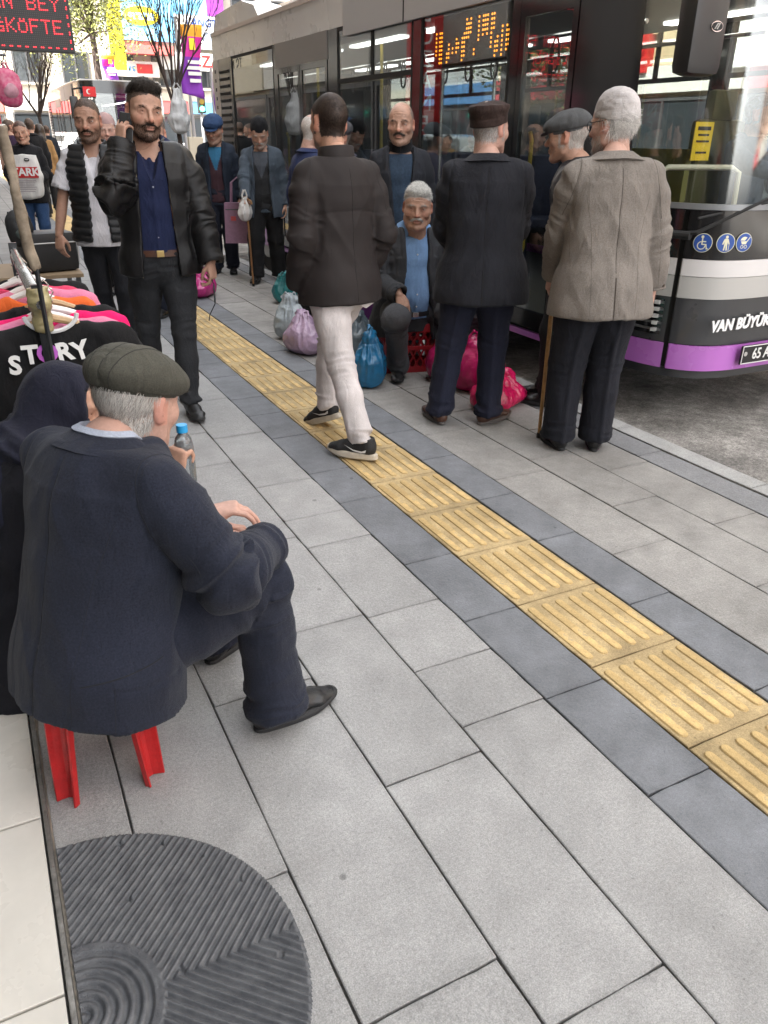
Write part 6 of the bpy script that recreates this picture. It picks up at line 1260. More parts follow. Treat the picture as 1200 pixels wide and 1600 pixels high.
# ---- man in the dark suit with the brown cap
def man_in_dark_suit():
    loc, rz = (2.58, 3.86, 0), RD(-32); w_ = lambda *p: wl(loc, rz, p)
    s = Person('man in black jacket, brown wool cap and brown shoes, seen from behind', loc, rz, 1.765, 'pink', dict(hair=(0.32, 0.30, 0.28), age=0.7, scalp=0.6, fat=0.4, size=0.95), lean=2, hunch=0.02, head=(-34, 2, 0), bulk=1.10,
               wR=V(0.10, 0.27, 0.96), wL=V(-0.12, 0.27, 0.98), eR=(0.55, -0.9, -0.1), eL=(-0.55, -0.9, -0.1), footL=(*w_(2.40, 3.97), 26), footR=(*w_(2.67, 3.83), -42), seed=14, q=1.2, shw=1.06)
    s.hands = {1: ((-0.8, 0.5, -0.2), (0, -1, -0.3), 'grip', 0.5, 0), -1: ((0.8, 0.5, -0.2), (0, -1, -0.3), 'grip', 0.5, 0)}
    s.body(0.0040); s.hair((0.40, 0.38, 0.36), n=6000, length=0.018, width=0.0006, flow=lambda p: np.column_stack([p[:, 0] * 2, -0.4 + 0 * p[:, 1], -1 + 0 * p[:, 2]]), lift=0.12, zmax=0.03); s.brows((0.2, 0.19, 0.18))
    s.top('suit_jacket', cloth('charcoal_jacket', (0.0175, 0.018, 0.023), mott=0.3, sheen=0.15), off=0.030, hem=-0.205, flare=0.036, open_=[(-0.3, 0.03), (0.1, 0.01), (0.48, 0.07)], lapel=0.07, h=0.0085, amp=1.2, sl=0.010, collar=dict(tall=0.026, r=0.074, gap=1.5, drop=0.05, fall=0.052), shoulder=0.005, vent=0.18, seams=mat('black_seam_shade', (0.004, 0.004, 0.005), 0.9))
    s.inner('shirt', cloth('white_cotton', (0.6, 0.6, 0.6)), h=0.016)
    s.trousers(cloth('navy_trousers', (0.016, 0.018, 0.034), mott=0.35), off=0.016, h=0.0085, amp=1.0, ank=0.082, lens=0.018, knee=0.010, stack=1.8, crease=0.008)
    s.shoes('oxford', L_brn, mat('grey_sole', (0.09, 0.08, 0.075), 0.7))
    cap_m = cloth('brown_felt', (0.040, 0.024, 0.020), mott=0.5, nscale=120)
    def post(F, x, y, z): F.F = np.maximum(F.F, 0.018 + (y) * 0.22 - z); F.F += f32(0.003) * np.exp(-((z - 0.055 - y * 0.22) / 0.004) ** 2)
    s.headobj('wool_cap', [(Sweep([(0, -0.014, 0.015), (0, -0.022, 0.100)], [0.089, 0.092], [0.108, 0.112], cut1=True), 0), (Ell((0, -0.02, 0.088), (0.095, 0.116, 0.036), rotm(0, -10, 0)), 0.015)], cap_m, post=post, disp=lambda P: vnoise(P * (30, 30, 50), 2) * 0.003)
    return s
P_suit = man_in_dark_suit()

# ---- old man with grey flat cap, in profile between them
def man_in_grey_flat_cap():
    loc, rz = (3.38, 3.98, 0), RD(32); w_ = lambda *p: wl(loc, rz, p)
    s = Person('old man in dark jacket and grey flat cap, in profile beside the bus door', loc, rz, 1.74, 'tan', dict(hair=(0.5, 0.48, 0.46), age=1.0, nose=1.2, scalp=0.55), lean=4, hunch=0.03, head=(0, 4, 0), bulk=1.04, wR=V(0.24, 0.16, 0.98), wL=None, footR=(*w_(3.34, 4.08), -4), footL=(*w_(3.24, 3.92), 4), seed=17)
    s.hands = {1: HANG(1), -1: HANG(-1)}
    s.body(0.0042); s.hair((0.55, 0.53, 0.50), n=5000, length=0.016, width=0.0006, flow=lambda p: np.column_stack([p[:, 0] * 2, -0.4 + 0 * p[:, 1], -1 + 0 * p[:, 2]]), lift=0.12, zmax=0.03); s.brows(WHITE_HAIR)
    s.top('leather_jacket', mat('blue_black_leather', (0.018, 0.020, 0.026), 0.42, nscale=30, namt=0.3, bump=0.3, bscale=220), off=0.024, hem=-0.14, open_=[(-0.2, 0.02), (0.1, 0.01), (0.48, 0.06)], lapel=0.06, amp=1.5, collar=True)
    s.inner('shirt', cloth('grey_shirt', (0.25, 0.26, 0.28)), h=0.016); s.trousers(cloth('black_wool', (0.016, 0.016, 0.017), mott=0.3), off=0.02, amp=1.3, ank=0.086, lens=0.015, knee=0.012)
    s.shoes('oxford', L_blk, L_sole); flat_cap(s, cloth('slate_wool', (0.105, 0.108, 0.112), mott=0.35, nscale=260), tilt=4, size=1.0)
P_flat = man_in_grey_flat_cap()

# ---- standing man with moustache
def man_with_moustache():
    loc, rz = (2.99, 5.66, 0), RD(156)
    s = Person('bald man with dark moustache in charcoal suit and blue sweater, facing us', loc, rz, 1.80, 'tan', dict(hair=(0.16, 0.15, 0.14), age=0.9, nose=1.25, bald=True, scalp=0.65, stubble=(0.2, 0.14, 0.11), stub_a=0.4, jaw=0.95, hairline=0.09), head=(-12, 2, 0), wR=V(0.255, 0.04, 0.86), wL=None, seed=23)
    s.hands = {1: ((0.02, 0.05, -1), (-1, 0.1, 0), 'fist', 0.8, 0), -1: HANG(-1)}
    s.body(0.0038); s.hair((0.22, 0.20, 0.19), n=3500, length=0.012, width=0.0006, flow=lambda p: np.column_stack([p[:, 0] * 2, -0.8 + 0 * p[:, 1], -0.6 + 0 * p[:, 2]]), lift=0.15); s.brows((0.05, 0.04, 0.035)); s.moustache((0.055, 0.045, 0.04))
    s.top('suit_jacket', cloth('charcoal_suit', (0.027, 0.029, 0.036), mott=0.3), off=0.026, hem=-0.20, open_=[(-0.28, 0.05), (-0.02, 0.035), (0.12, 0.05), (0.45, 0.088)], lapel=0.075, collar=dict(tall=0.028, r=0.073, gap=2.0, drop=0.06, fall=0.04), h=0.0085)
    knit = cloth('blue_knit', (0.040, 0.065, 0.105), mott=0.4, nscale=90); s.inner('sweater', knit, h=0.010)
    s.collar(s.root, cloth('black_knit', (0.012, 0.012, 0.014)), tall=0.040, r=0.064, gap=0.02, zo=0.016, drop=0.03, fall=0)
    s.trousers(cloth('charcoal_suit', (0.03, 0.03, 0.03)), off=0.018, ank=0.08, knee=0.01); s.shoes('oxford', L_blk, L_sole)
    return s
P_mous = man_with_moustache()

# ---- white-haired man sitting on the crate
def man_on_crate():
    loc, rz = (2.83, 5.18, 0), RD(166); w_ = lambda *p: wl(loc, rz, p)
    s = Person('white-haired man with white moustache and blue shirt sitting on a red crate', loc, rz, 1.82, 'tan', dict(hair=(0.5, 0.49, 0.47), age=0.9, fat=0.5, scalp=0.75, hairline=0.07, w=1.03), pel=(0, 0, 0.475), lean=8, hunch=0.02, head=(-16, 3, 0), bulk=1.08, belly=0.06,
               wR=w_(2.585, 4.87, 0.615), eR=(0.6, -0.3, -0.7), wL=w_(3.12, 4.88, 0.57), eL=(-0.6, -0.3, -0.7), footR=(*w_(2.64, 4.98), -14), footL=(*w_(3.14, 4.90), 16), kR=(0.15, 0.4, 1), kL=(-0.15, 0.4, 1), seed=29, q=1.1)
    s.hands = {1: (wd(rz, (0.15, -0.45, -0.85)), wd(rz, (0.2, 0.80, -0.4)), 'relax', 0.3, 2), -1: (wd(rz, (0.1, -0.3, -1)), wd(rz, (-0.2, 0.95, 0)), 'relax', 0.3, 2)}
    s.body(0.0038); s.brows((0.34, 0.33, 0.31)); s.moustache((0.50, 0.49, 0.46))
    o, hp, hn = s.hairmass((0.50, 0.49, 0.46), 0.007, noise=0.7, prims=[(Ell((0, -0.014, 0.036), (0.083, 0.104, 0.101)), 0), (Ell((0.012, 0.048, 0.092), (0.054, 0.042, 0.026)), 0.02), (Ell((-0.03, 0.050, 0.086), (0.036, 0.036, 0.022)), 0.015)], keep=lambda p: (p[:, 2] > 0.060 - 0.45 * np.clip(-p[:, 1] + 0.03, 0, 0.2)) & (p[:, 2] > -0.045) & ~((np.abs(p[:, 0]) > 0.06) & (p[:, 2] < 0.022) & (p[:, 1] > -0.03)))
    cut = hp[:, 2] > 0.0
    s.add_strands('hair_strands', cut, 6000, 0.032, 0.0007, lambda p: np.column_stack([0.5 + p[:, 0] * 3, -0.6 + 0 * p[:, 1], -0.1 - 2 * np.abs(p[:, 0])]), (0.56, 0.55, 0.52), 0.2, P=hp, N=hn, parent=o)
    gj = cloth('grey_blazer', (0.052, 0.054, 0.060), mott=0.35, nscale=300)
    s.top('blazer', gj, off=0.026, hem=-0.19, flare=0.05, open_=[(-0.28, 0.14), (-0.02, 0.125), (0.12, 0.11), (0.30, 0.075), (0.45, 0.080)], lapel=0.07, amp=1.5, h=0.0085, sl=0.008, collar=dict(tall=0.028, r=0.073, gap=2.0, drop=0.06, fall=0.04))
    sh = cloth('sky_blue_shirt', (0.20, 0.34, 0.58), mott=0.12, nscale=100)
    def plk(s_, F, x, y, z): F.F += f32(0.0022) * np.exp(-((np.abs(x) - 0.016) / 0.004) ** 2) * (y > 0)
    si = s.inner('shirt', sh, off=0.009, hem=-0.02, h=0.009, amp=1.4, field=plk); s.collar(s.root, sh, tall=0.032, r=0.064, gap=1.3, zo=0.012, drop=0.07, fall=0.030, point=0.035, off=0.0)
    for i in range(5):
        z = 0.06 + i * 0.085; bl = s.belly * math.exp(-((z - 0.10) / 0.16) ** 2); p = s.T2L(V(0, 0.124 * s.bulk + bl * 1.1 + 0.012 + 0.02 * z, z) * s.s); mb = MB(); mb.ball((0, 0, 0), (0.006, 0.003, 0.006), 8); b = mb.build('button', M_white, si); b.location = p
    belt(s, L_blk, 0.0, mat('steel', (0.5, 0.5, 0.5), 0.25, 0.9))
    s.trousers(cloth('grey_trousers', (0.078, 0.080, 0.088), mott=0.3), off=0.012, h=0.0095, amp=1.7, ank=0.076, lens=0.0, waist=0.02, knee=0.004, thigh=0.004); s.shoes('oxford', L_blk, L_sole)
P_crate = man_on_crate()

# ---- man on the phone
def man_on_phone():
    loc, rz = (0.985, 4.90, 0), RD(170); w_ = lambda *p: wl(loc, rz, p)
    s = Person('bearded man in black leather jacket talking on a mobile phone', loc, rz, 1.83, 'tan', dict(hair=DARK_HAIR, stubble=(0.03, 0.02, 0.016), stub_a=0.85, scalp=0.85, w=0.98, hairline=0.072, nose=1.05, jaw=0.98), lean=1, head=(14, 4, -5), bulk=1.04,
               wR=V(0.145, 0.125, 1.555), eR=(0.30, 0.05, -1), wL=V(-0.30, 0.12, 0.86), eL=(-0.6, -0.8, 0), footL=(*w_(1.05, 4.76), 10), footR=(*w_(0.90, 5.20, 0.01), -8), seed=31, q=1.25, shw=1.04)
    s.hands = {1: ((-0.16, -0.10, 1), (-0.80, -0.55, 0), 'phone', 0.25, 3), -1: ((-0.02, 0.10, -1), (0.85, -0.5, 0), ((20, 40, 20), (30, 50, 25), (45, 60, 30), (50, 60, 30)), 0.55, 1)}
    s.body(0.0036); s.brows((0.018, 0.013, 0.010)); s.beard((0.018, 0.013, 0.010), n=6500, length=0.009); s.moustache((0.02, 0.014, 0.011), thick=0.62, n=200, length=0.008)
    s.hair((0.022, 0.017, 0.014), n=4500, length=0.010, width=0.0006, zmax=0.075)
    o, hp, hn = s.hairmass((0.020, 0.015, 0.012), 0.008, noise=0.7, prims=[(Ell((0, -0.014, 0.036), (0.0815, 0.1025, 0.102)), 0), (Ell((0.010, 0.050, 0.100), (0.052, 0.034, 0.026)), 0.02), (Ell((-0.025, 0.050, 0.094), (0.036, 0.034, 0.024)), 0.02)], keep=lambda p: (p[:, 2] > 0.073 - 0.10 * np.clip(-p[:, 1] + 0.03, 0, 0.6) + 2.0 * p[:, 0] ** 2 * (p[:, 1] > 0.02)) & (p[:, 2] > 0.022))
    s.add_strands('hair_strands', hp[:, 2] > 0.06, 6500, 0.018, 0.0007, lambda p: np.column_stack([0.2 + p[:, 0] * 6, -0.4 + 0 * p[:, 1], 0.4 + 0 * p[:, 2]]), (0.026, 0.020, 0.016), 0.6, P=hp, N=hn, parent=o, jit=0.5)
    lea = mat('soft_black_leather', (0.010, 0.0095, 0.010), 0.47, nscale=25, namt=0.35, bump=0.45, bscale=240, spec=0.28)
    jk = s.top('leather_jacket', lea, off=0.032, hem=-0.125, flare=0.012, open_=[(-0.2, 0.105), (0.0, 0.095), (0.2, 0.082), (0.40, 0.075), (0.50, 0.07)], depth=0.10, h=0.0080, amp=1.75, sl=0.010, seams=mat('black_seam_shade', (0.004, 0.004, 0.005), 0.9), collar=dict(tall=0.040, r=0.074, gap=1.7, drop=0.03, thick=0.009, fall=0))
    # zips along the open front
    for sx in (-1, 1):
        pts = []
        for z in np.linspace(-0.13, 0.44, 22):
            xw = np.interp(z, [-0.2, 0, 0.2, 0.4, 0.5], [0.105, 0.095, 0.082, 0.075, 0.07]) + 0.004; ry = np.interp(z, [-0.16, -0.05, 0.10, 0.22, 0.36, 0.435], [0.140, 0.134, 0.118, 0.122, 0.120, 0.104]) * s.bulk + 0.031; rx = np.interp(z, [-0.16, -0.05, 0.10, 0.22, 0.36, 0.435], [0.182, 0.178, 0.158, 0.163, 0.172, 0.165]) * s.bulk + 0.03
            pts.append(s.T2L(V(sx * xw, ry * math.sqrt(max(0, 1 - (xw / rx) ** 2)) + 0.002, z) * s.s))
        MB().tube(pts, 0.0028, 6).build('zip', mat('brass_zip', (0.30, 0.24, 0.16), 0.35, 0.8), jk)
    shn = cloth('navy_shirt', (0.014, 0.020, 0.058), mott=0.25, sheen=0.2)
    def vneck(s_, F, x, y, z): F.F += np.where((y > 0), f32(0.03) * np.clip((np.interp(z, [0.36 * s_.s, 0.50 * s_.s], [0.0, 0.05]).astype(f32) - np.abs(x)) / 0.006, 0, 1) * (z > 0.36 * s_.s), 0)
    si = s.inner('shirt', shn, off=0.014, hem=0.0, h=0.009, amp=1.8, field=vneck); s.collar(s.root, shn, tall=0.034, r=0.065, gap=1.6, zo=0.012, drop=0.07, fall=0.034, point=0.035, off=0.0)
    nk = MB(); 
    for i in range(4):
        z = 0.08 + i * 0.085; p = s.T2L(V(0.0, 0.120 * s.bulk + 0.018, z) * s.s); mb = MB(); mb.ball((0, 0, 0), (0.005, 0.003, 0.005), 8); b = mb.build('button', mat('button_grey', (0.3, 0.3, 0.33), 0.3), si); b.location = p
    belt(s, L_brn, -0.005, mat('brass', (0.5, 0.36, 0.15), 0.3, 0.9))
    s.trousers(cloth('black_denim', (0.027, 0.028, 0.031), mott=0.35, nscale=160), off=0.006, h=0.0088, amp=1.15, ank=0.058, lens=0.0, waist=0.02, stack=1.8)
    s.shoes('oxford', L_blk, L_sole)
    R = s.hands[1][5]; hp = s.wr[1]; c = hp + R @ V(0.012, 0.085, -0.036)
    ph = MB(); ph.box((0, 0, 0), (0.074, 0.155, 0.009), bevel=0.004); po = empty('mobile_phone', (0, 0, 0), 0, "black mobile phone held to the bearded man's ear", 'phone')
    M4 = Matrix.Translation(loc) @ Matrix.Rotation(rz, 4, 'Z') @ Matrix(((R[0, 0], R[0, 1], R[0, 2], c[0]), (R[1, 0], R[1, 1], R[1, 2], c[1]), (R[2, 0], R[2, 1], R[2, 2], c[2]), (0, 0, 0, 1)))
    po.matrix_world = M4 @ Matrix.Rotation(RD(48), 4, 'Y') @ Matrix.Translation((-0.010, 0.0, 0.0)); ph.build('case', mat('phone_black', (0.01, 0.01, 0.011), 0.3), po); MB().box((0, 0, -0.0052), (0.068, 0.147, 0.001)).build('screen', mat('phone_glass', (0.005, 0.005, 0.006), 0.05), po); MB().box((0.018, 0.055, 0.0055), (0.026, 0.030, 0.003), bevel=0.001).build('camera_bump', mat('phone_glass', (0, 0, 0)), po)
    wa = s.wr[-1] + unit(s.el[-1] - s.wr[-1]) * 0.008; d = unit(s.el[-1] - s.wr[-1]); u = perp((1, 0, 0), d); v = np.cross(d, u)
    wt = MB().tube([wa + (u * math.cos(a) * 0.034 + v * math.sin(a) * 0.030) for a in np.linspace(0, 2 * math.pi, 21)], 0.007, 6).build('wristwatch', mat('watch_brown', (0.06, 0.03, 0.02), 0.4), s.root)
    return s
P_phone = man_on_phone()

# ---- man in the quilted vest
def man_in_vest():
    loc, rz = (0.915, 6.55, 0), RD(166); w_ = lambda *p: wl(loc, rz, p)
    s = Person('bearded man in black quilted vest and white shirt behind the phone man', loc, rz, 1.80, 'brown', dict(hair=(0.03, 0.022, 0.018), stubble=(0.045, 0.028, 0.02), stub_a=0.8, scalp=0.8, w=0.96, hairline=0.082, nose=1.15, age=0.4, jaw=0.95), head=(-4, 5, 0), wR=V(0.335, 0.05, 0.855), eR=(0.5, -0.85, 0), wL=None, footR=(*w_(0.90, 6.70), -6), seed=37)
    s.hands = {1: ((0.05, 0.16, -1), (-0.55, -0.8, 0), 'relax', 0.3, 3), -1: HANG(-1)}
    s.body(0.0038); s.brows((0.025, 0.018, 0.014)); s.beard((0.028, 0.018, 0.013), n=4000, length=0.008); s.moustache((0.03, 0.02, 0.015), thick=0.6, n=160, length=0.008)
    s.hair((0.034, 0.026, 0.020), n=5000, length=0.016, width=0.0007, flow=lambda p: np.column_stack([p[:, 0] * 4, 0.35 + 0 * p[:, 1], 0.2 + 0 * p[:, 2]]))
    wc = cloth('white_tee', (0.56, 0.55, 0.58), mott=0.1); s.top('shirt', wc, off=0.012, hem=-0.13, sleeves=0.78, amp=1.2, sl=0.016, flare=0.012, open_=[(0.28, 0.0), (0.33, 0.012), (0.50, 0.055)], depth=0.03, collar=dict(tall=0.020, r=0.071, gap=2.0, drop=0.10, fall=0))
    s.top('quilted_vest', mat('black_nylon', (0.012, 0.0125, 0.014), 0.55, spec=0.3, nscale=20, namt=0.3, bump=0.2, bscale=90), off=0.030, hem=-0.10, sleeves=0, open_=[(-0.2, 0.075), (0.1, 0.055), (0.40, 0.05), (0.5, 0.055)], depth=0.08, quilt=0.052, amp=1.0, h=0.0088, collar=dict(tall=0.040, r=0.080, gap=1.5, drop=0.05, thick=0.012, fall=0))
    s.trousers(cloth('black_jeans', (0.018, 0.019, 0.023), mott=0.3), off=0.006, ank=0.06, stack=1.5); s.shoes('sneaker', mat('black_trainer', (0.012, 0.012, 0.013), 0.55), L_sole)
P_vest = man_in_vest()

# ---- two old men further along
def man_in_blue_cap():
    s = Person('old man in navy jacket and blue peaked cap standing by the rear of the bus', (2.88, 10.25, 0), RD(155), 1.79, 'brown', dict(hair=(0.3, 0.29, 0.28), age=1.0, nose=1.2, scalp=0.5, stubble=(0.3, 0.22, 0.18), stub_a=0.4, size=1.1), head=(-4, 14, 0), lean=2, hunch=0.02, seed=41, wR=V(0.25, 0.06, 0.86))
    s.hands = {1: HANG(1), -1: HANG(-1)}
    s.body(0.0045); s.brows(GREY_HAIR)
    nv = cloth('navy_blazer', (0.021, 0.029, 0.046), mott=0.3); s.top('blazer', nv, off=0.028, hem=-0.19, flare=0.02, open_=[(-0.28, 0.10), (-0.02, 0.085), (0.2, 0.075), (0.45, 0.08)], lapel=0.07, collar=dict(tall=0.028, r=0.073, gap=2.0, drop=0.06, fall=0.04), amp=1.2)
    def col(P): c = np.tile((0.048, 0.018, 0.026), (len(P), 1)); v = np.abs(P[:, 0]) < 0.012 + np.clip((P[:, 2] - 0.26) * 0.35, 0, 0.08); c[v & (P[:, 2] > 0.26)] = (0.03, 0.16, 0.30); return c
    s.inner('cardigan', mat('maroon_knit', (0.05, 0.02, 0.03), 0.9, vcol=True, nscale=90, namt=0.3), h=0.010, col=col)
    s.trousers(cloth('navy_trousers2', (0.014, 0.017, 0.028)), off=0.018, ank=0.082, knee=0.01); s.shoes('oxford', L_blk, L_sole); flat_cap(s, cloth('blue_cotton_cap', (0.028, 0.058, 0.135), mott=0.3), tilt=-2, name='peaked_cap', size=0.98)
man_in_blue_cap()
def man_with_cane():
    loc, rz = (3.17, 9.42, 0), RD(157); w_ = lambda *p: wl(loc, rz, p)
    s = Person('old man in black skullcap and grey-blue blazer leaning on a wooden cane', loc, rz, 1.75, 'tan', dict(hair=(0.5, 0.48, 0.46), age=1.0, nose=1.15, scalp=0.5, stubble=(0.5, 0.45, 0.42), stub_a=0.5), head=(2, 26, 0), lean=3, hunch=0.03, bulk=1.05, seed=43, wR=w_(2.86, 9.17, 0.97), eR=(0.9, -0.5, 0), footR=(*w_(3.0, 9.33), -12), footL=(*w_(3.33, 9.45), 10))
    s.hands = {1: (wd(rz, (0.05, -0.6, -0.5)), (0, -0.1, -1), 'grip', 0.6, 0), -1: HANG(-1)}
    s.body(0.0042); s.brows(WHITE_HAIR); s.moustache(WHITE_HAIR); s.hair(WHITE_HAIR, n=2500, zmax=0.02, length=0.012)
    s.top('blazer', cloth('grey_blue_blazer', (0.072, 0.092, 0.118), mott=0.3), off=0.028, hem=-0.20, flare=0.03, open_=[(-0.28, 0.12), (-0.02, 0.10), (0.2, 0.085), (0.45, 0.085)], lapel=0.072, collar=dict(tall=0.028, r=0.073, gap=2.0, drop=0.06, fall=0.04), amp=1.2)
    def col(P): c = np.tile((0.026, 0.027, 0.030), (len(P), 1)); v = np.abs(P[:, 0]) < np.clip((P[:, 2] - 0.22) * 0.42, 0, 0.08); c[v] = (0.075, 0.085, 0.105); return c
    s.inner('waistcoat', mat('charcoal_knit', (0.03, 0.03, 0.03), 0.9, vcol=True, nscale=90, namt=0.3), h=0.010, col=col)
    s.trousers(cloth('black_wool', (0.02, 0.02, 0.02)), off=0.022, ank=0.088, knee=0.014); s.shoes('oxford', L_blk, L_sole); skull_cap(s, cloth('black_felt', (0.012, 0.012, 0.014)), z0=0.03, tilt=0, tall=0.085)
    return s
P_cane = man_with_cane()
# ---- people half hidden behind others
def simple_man(label, loc, rzd, H, skin, jk, jm, tr, hair=None, capf=None, head=(0, 0, 0), seed=50, shirt=None, face=None, q=0.75, tee=False, open_=None, shoesm=None, hair_len=0.012, lean=1, wR=None, wL=None, hands=None, **kw):
    fc = dict(hair=hair or (0.03, 0.025, 0.02), age=0.4, scalp=0.8); fc.update(face or {})
    s = Person(label, loc, RD(rzd), H, skin, fc, head=head, seed=seed, q=q, lean=lean, wR=wR, wL=wL, **kw); s.hands = hands or {1: HANG(1), -1: HANG(-1)}
    s.body(0.0055, hand_h=0.0055); s.brows(tuple(v * 0.9 for v in fc['hair']), n=150)
    if not fc.get('nohair'): s.hair(fc['hair'], n=1800, length=hair_len, width=0.0012)
    s.top(jk, jm, off=0.014 if tee else 0.026, hem=-0.14 if tee else -0.18, sleeves=0.7 if tee else 1.0, open_=open_, lapel=0.06 if open_ else 0, h=0.012, collar=None if tee else True, flare=0.01)
    if shirt: s.inner('shirt', shirt, h=0.016)
    s.trousers(tr, off=0.014, h=0.012); s.shoes('oxford', shoesm or L_blk, L_sole)
    if capf: capf(s)
    return s
OP = [(-0.28, 0.08), (0.0, 0.06), (0.45, 0.08)]
simple_man('white-haired man in blue jacket half hidden behind the brown jacket', (2.80, 7.0, 0), -75, 1.74, 'pink', 'jacket', cloth('blue_jacket', (0.028, 0.040, 0.105)), cloth('black_wool', (0, 0, 0)), hair=WHITE_HAIR, seed=51, open_=OP, shirt=cloth('white_cotton', (0, 0, 0)), face=dict(bald=True), head=(-20, 10, 0))
plaid = mat('dark_plaid', (0.03, 0.03, 0.05), 0.85, nscale=45, namt=0.7, col2=(0.12, 0.11, 0.16), bump=0.3, bscale=400)
simple_man('man in dark plaid shirt and cap half hidden beside the bus', (3.24, 7.25, 0), 100, 1.70, 'tan', 'shirt', plaid, cloth('black_wool', (0, 0, 0)), hair=GREY_HAIR, seed=52, capf=lambda s: flat_cap(s, cloth('grey_cap_b', (0.09, 0.09, 0.10))), face=dict(nohair=True))
simple_man('balding man in dark clothes hidden behind the phone man', (1.66, 7.80, 0), 150, 1.72, 'tan', 'jacket', cloth('black_coat', (0.014, 0.014, 0.016)), cloth('navy_trousers2', (0, 0, 0)), hair=(0.1, 0.09, 0.08), seed=53, open_=OP, shirt=cloth('white_cotton', (0, 0, 0)), face=dict(bald=True))
simple_man('smiling old man in maroon shirt and pale cap in front of the second bus', (1.47, 9.3, 0), 165, 1.74, 'pink', 'jacket', cloth('dark_grey_coat', (0.03, 0.03, 0.034)), cloth('black_wool', (0, 0, 0)), hair=WHITE_HAIR, seed=54, open_=[(-0.28, 0.12), (0.0, 0.11), (0.45, 0.09)], shirt=cloth('maroon_shirt', (0.13, 0.02, 0.045)), capf=lambda s: skull_cap(s, cloth('pale_pink_cap', (0.42, 0.28, 0.27)), z0=0.04), face=dict(nohair=True, fat=0.6), head=(8, 0, 0))
# ---- boy with the white carrier bag
def boy():
    loc, rz = (0.86, 12.3, 0), RD(166)
    s = simple_man('boy in black top and blue jeans hugging a white printed bag', loc, 166, 1.72, 'fair', 'hooded_top', cloth('black_fleece', (0.014, 0.014, 0.016)), cloth('blue_jeans', (0.035, 0.075, 0.17), mott=0.35), hair=DARK_HAIR, seed=60, q=0.9, head=(4, 4, 6), wR=V(0.17, 0.24, 1.00), wL=V(-0.13, 0.24, 1.02), hands={1: ((-0.6, 0.25, 0.5), (-0.2, -1, 0), 'relax', 0.4, 1), -1: ((0.6, 0.25, 0.5), (0.2, -1, 0), 'relax', 0.4, 1)}, shoesm=mat('trainer_grey', (0.15, 0.15, 0.14), 0.7))
    return s
P_boy = boy()
simple_man('man in purple T-shirt and pale jeans at the left edge', (1.13, 19.4, 0), -10, 1.84, 'tan', 't_shirt', cloth('purple_tee', (0.055, 0.030, 0.062)), cloth('pale_jeans', (0.25, 0.31, 0.40)), seed=61, tee=True, q=0.6, shoesm=M_white, face=dict(stubble=(0.03, 0.02, 0.02)), head=(-60, 0, 0))
simple_man('man in dark suit walking away beyond the boy', (1.50, 19.0, 0), 5, 1.86, 'tan', 'suit_jacket', cloth('black_coat', (0, 0, 0)), cloth('black_wool', (0, 0, 0)), seed=62, q=0.6)
simple_man('distant man in dark jacket near the small tree', (2.52, 26.5, 0), 10, 1.80, 'tan', 'jacket', cloth('dark_teal_coat', (0.02, 0.025, 0.035)), cloth('black_wool', (0, 0, 0)), seed=63, q=0.55)
def tan_woman():
    s = simple_man('long-haired woman in camel coat walking away behind the boy', (1.80, 20.5, 0), -4, 1.76, 'fair', 'coat', cloth('camel_coat', (0.36, 0.21, 0.09)), cloth('black_wool', (0, 0, 0)), hair=(0.03, 0.018, 0.012), seed=64, q=0.6)
    s.headobj('long_hair', [(Ell((0, -0.02, 0.04), (0.092, 0.112, 0.10)), 0), (Sweep([(0, -0.05, 0.0), (0, -0.10, -0.15), (0, -0.11, -0.36)], [0.09, 0.11, 0.075], [0.07, 0.06, 0.04]), 0.04)], mat('long_brown_hair', (0.035, 0.020, 0.013), 0.4, nscale=60, namt=0.5, stretch=(4, 4, 0.3)), h=0.012, post=lambda F, x, y, z: F.sub(Ell((0, 0.10, -0.02), (0.075, 0.09, 0.11)), 0.01), disp=lambda P: vnoise(P * (60, 60, 8), 2) * 0.006)
tan_woman()
# ---- bus driver and a man across the street
def driver():
    loc, rz = (5.62, 4.74, 0), RD(180); w_ = lambda *p: wl(loc, rz, p)
    s = Person('bus driver with grey hair sitting behind the windscreen', loc, rz, 1.74, 'tan', dict(hair=GREY_HAIR, age=0.5, scalp=0.8), pel=(0, 0, 1.10), wR=w_(5.42, 4.25, 1.38), wL=w_(5.72, 4.25, 1.38), footR=(*w_(5.45, 4.2, 0.40), 0), footL=(*w_(5.75, 4.2, 0.40), 0), kR=(0, 0.4, 1), kL=(0, 0.4, 1), head=(25, 2, 0), seed=70, q=0.8)
    s.hands = {1: (wd(rz, (0, -0.8, 0.3)), (0, 0, -1), 'grip', 0.5, 0), -1: (wd(rz, (0, -0.8, 0.3)), (0, 0, -1), 'grip', 0.5, 0)}
    s.body(0.0048); s.hair((0.32, 0.32, 0.33), n=3000, length=0.02, width=0.0012); s.brows(DARK_HAIR); s.top('shirt', cloth('driver_shirt', (0.10, 0.12, 0.16)), off=0.02, h=0.012, collar=True); s.trousers(cloth('black_wool', (0, 0, 0)), h=0.014); s.shoes('oxford', L_blk, L_sole)
driver()
simple_man('man in tan T-shirt standing beside the white van, seen through the bus', (10.0, 16.6, -0.13), 120, 1.78, 'tan', 't_shirt', cloth('tan_tee', (0.36, 0.20, 0.07)), cloth('dark_jeans', (0.04, 0.05, 0.07)), seed=71, tee=True, q=0.6)
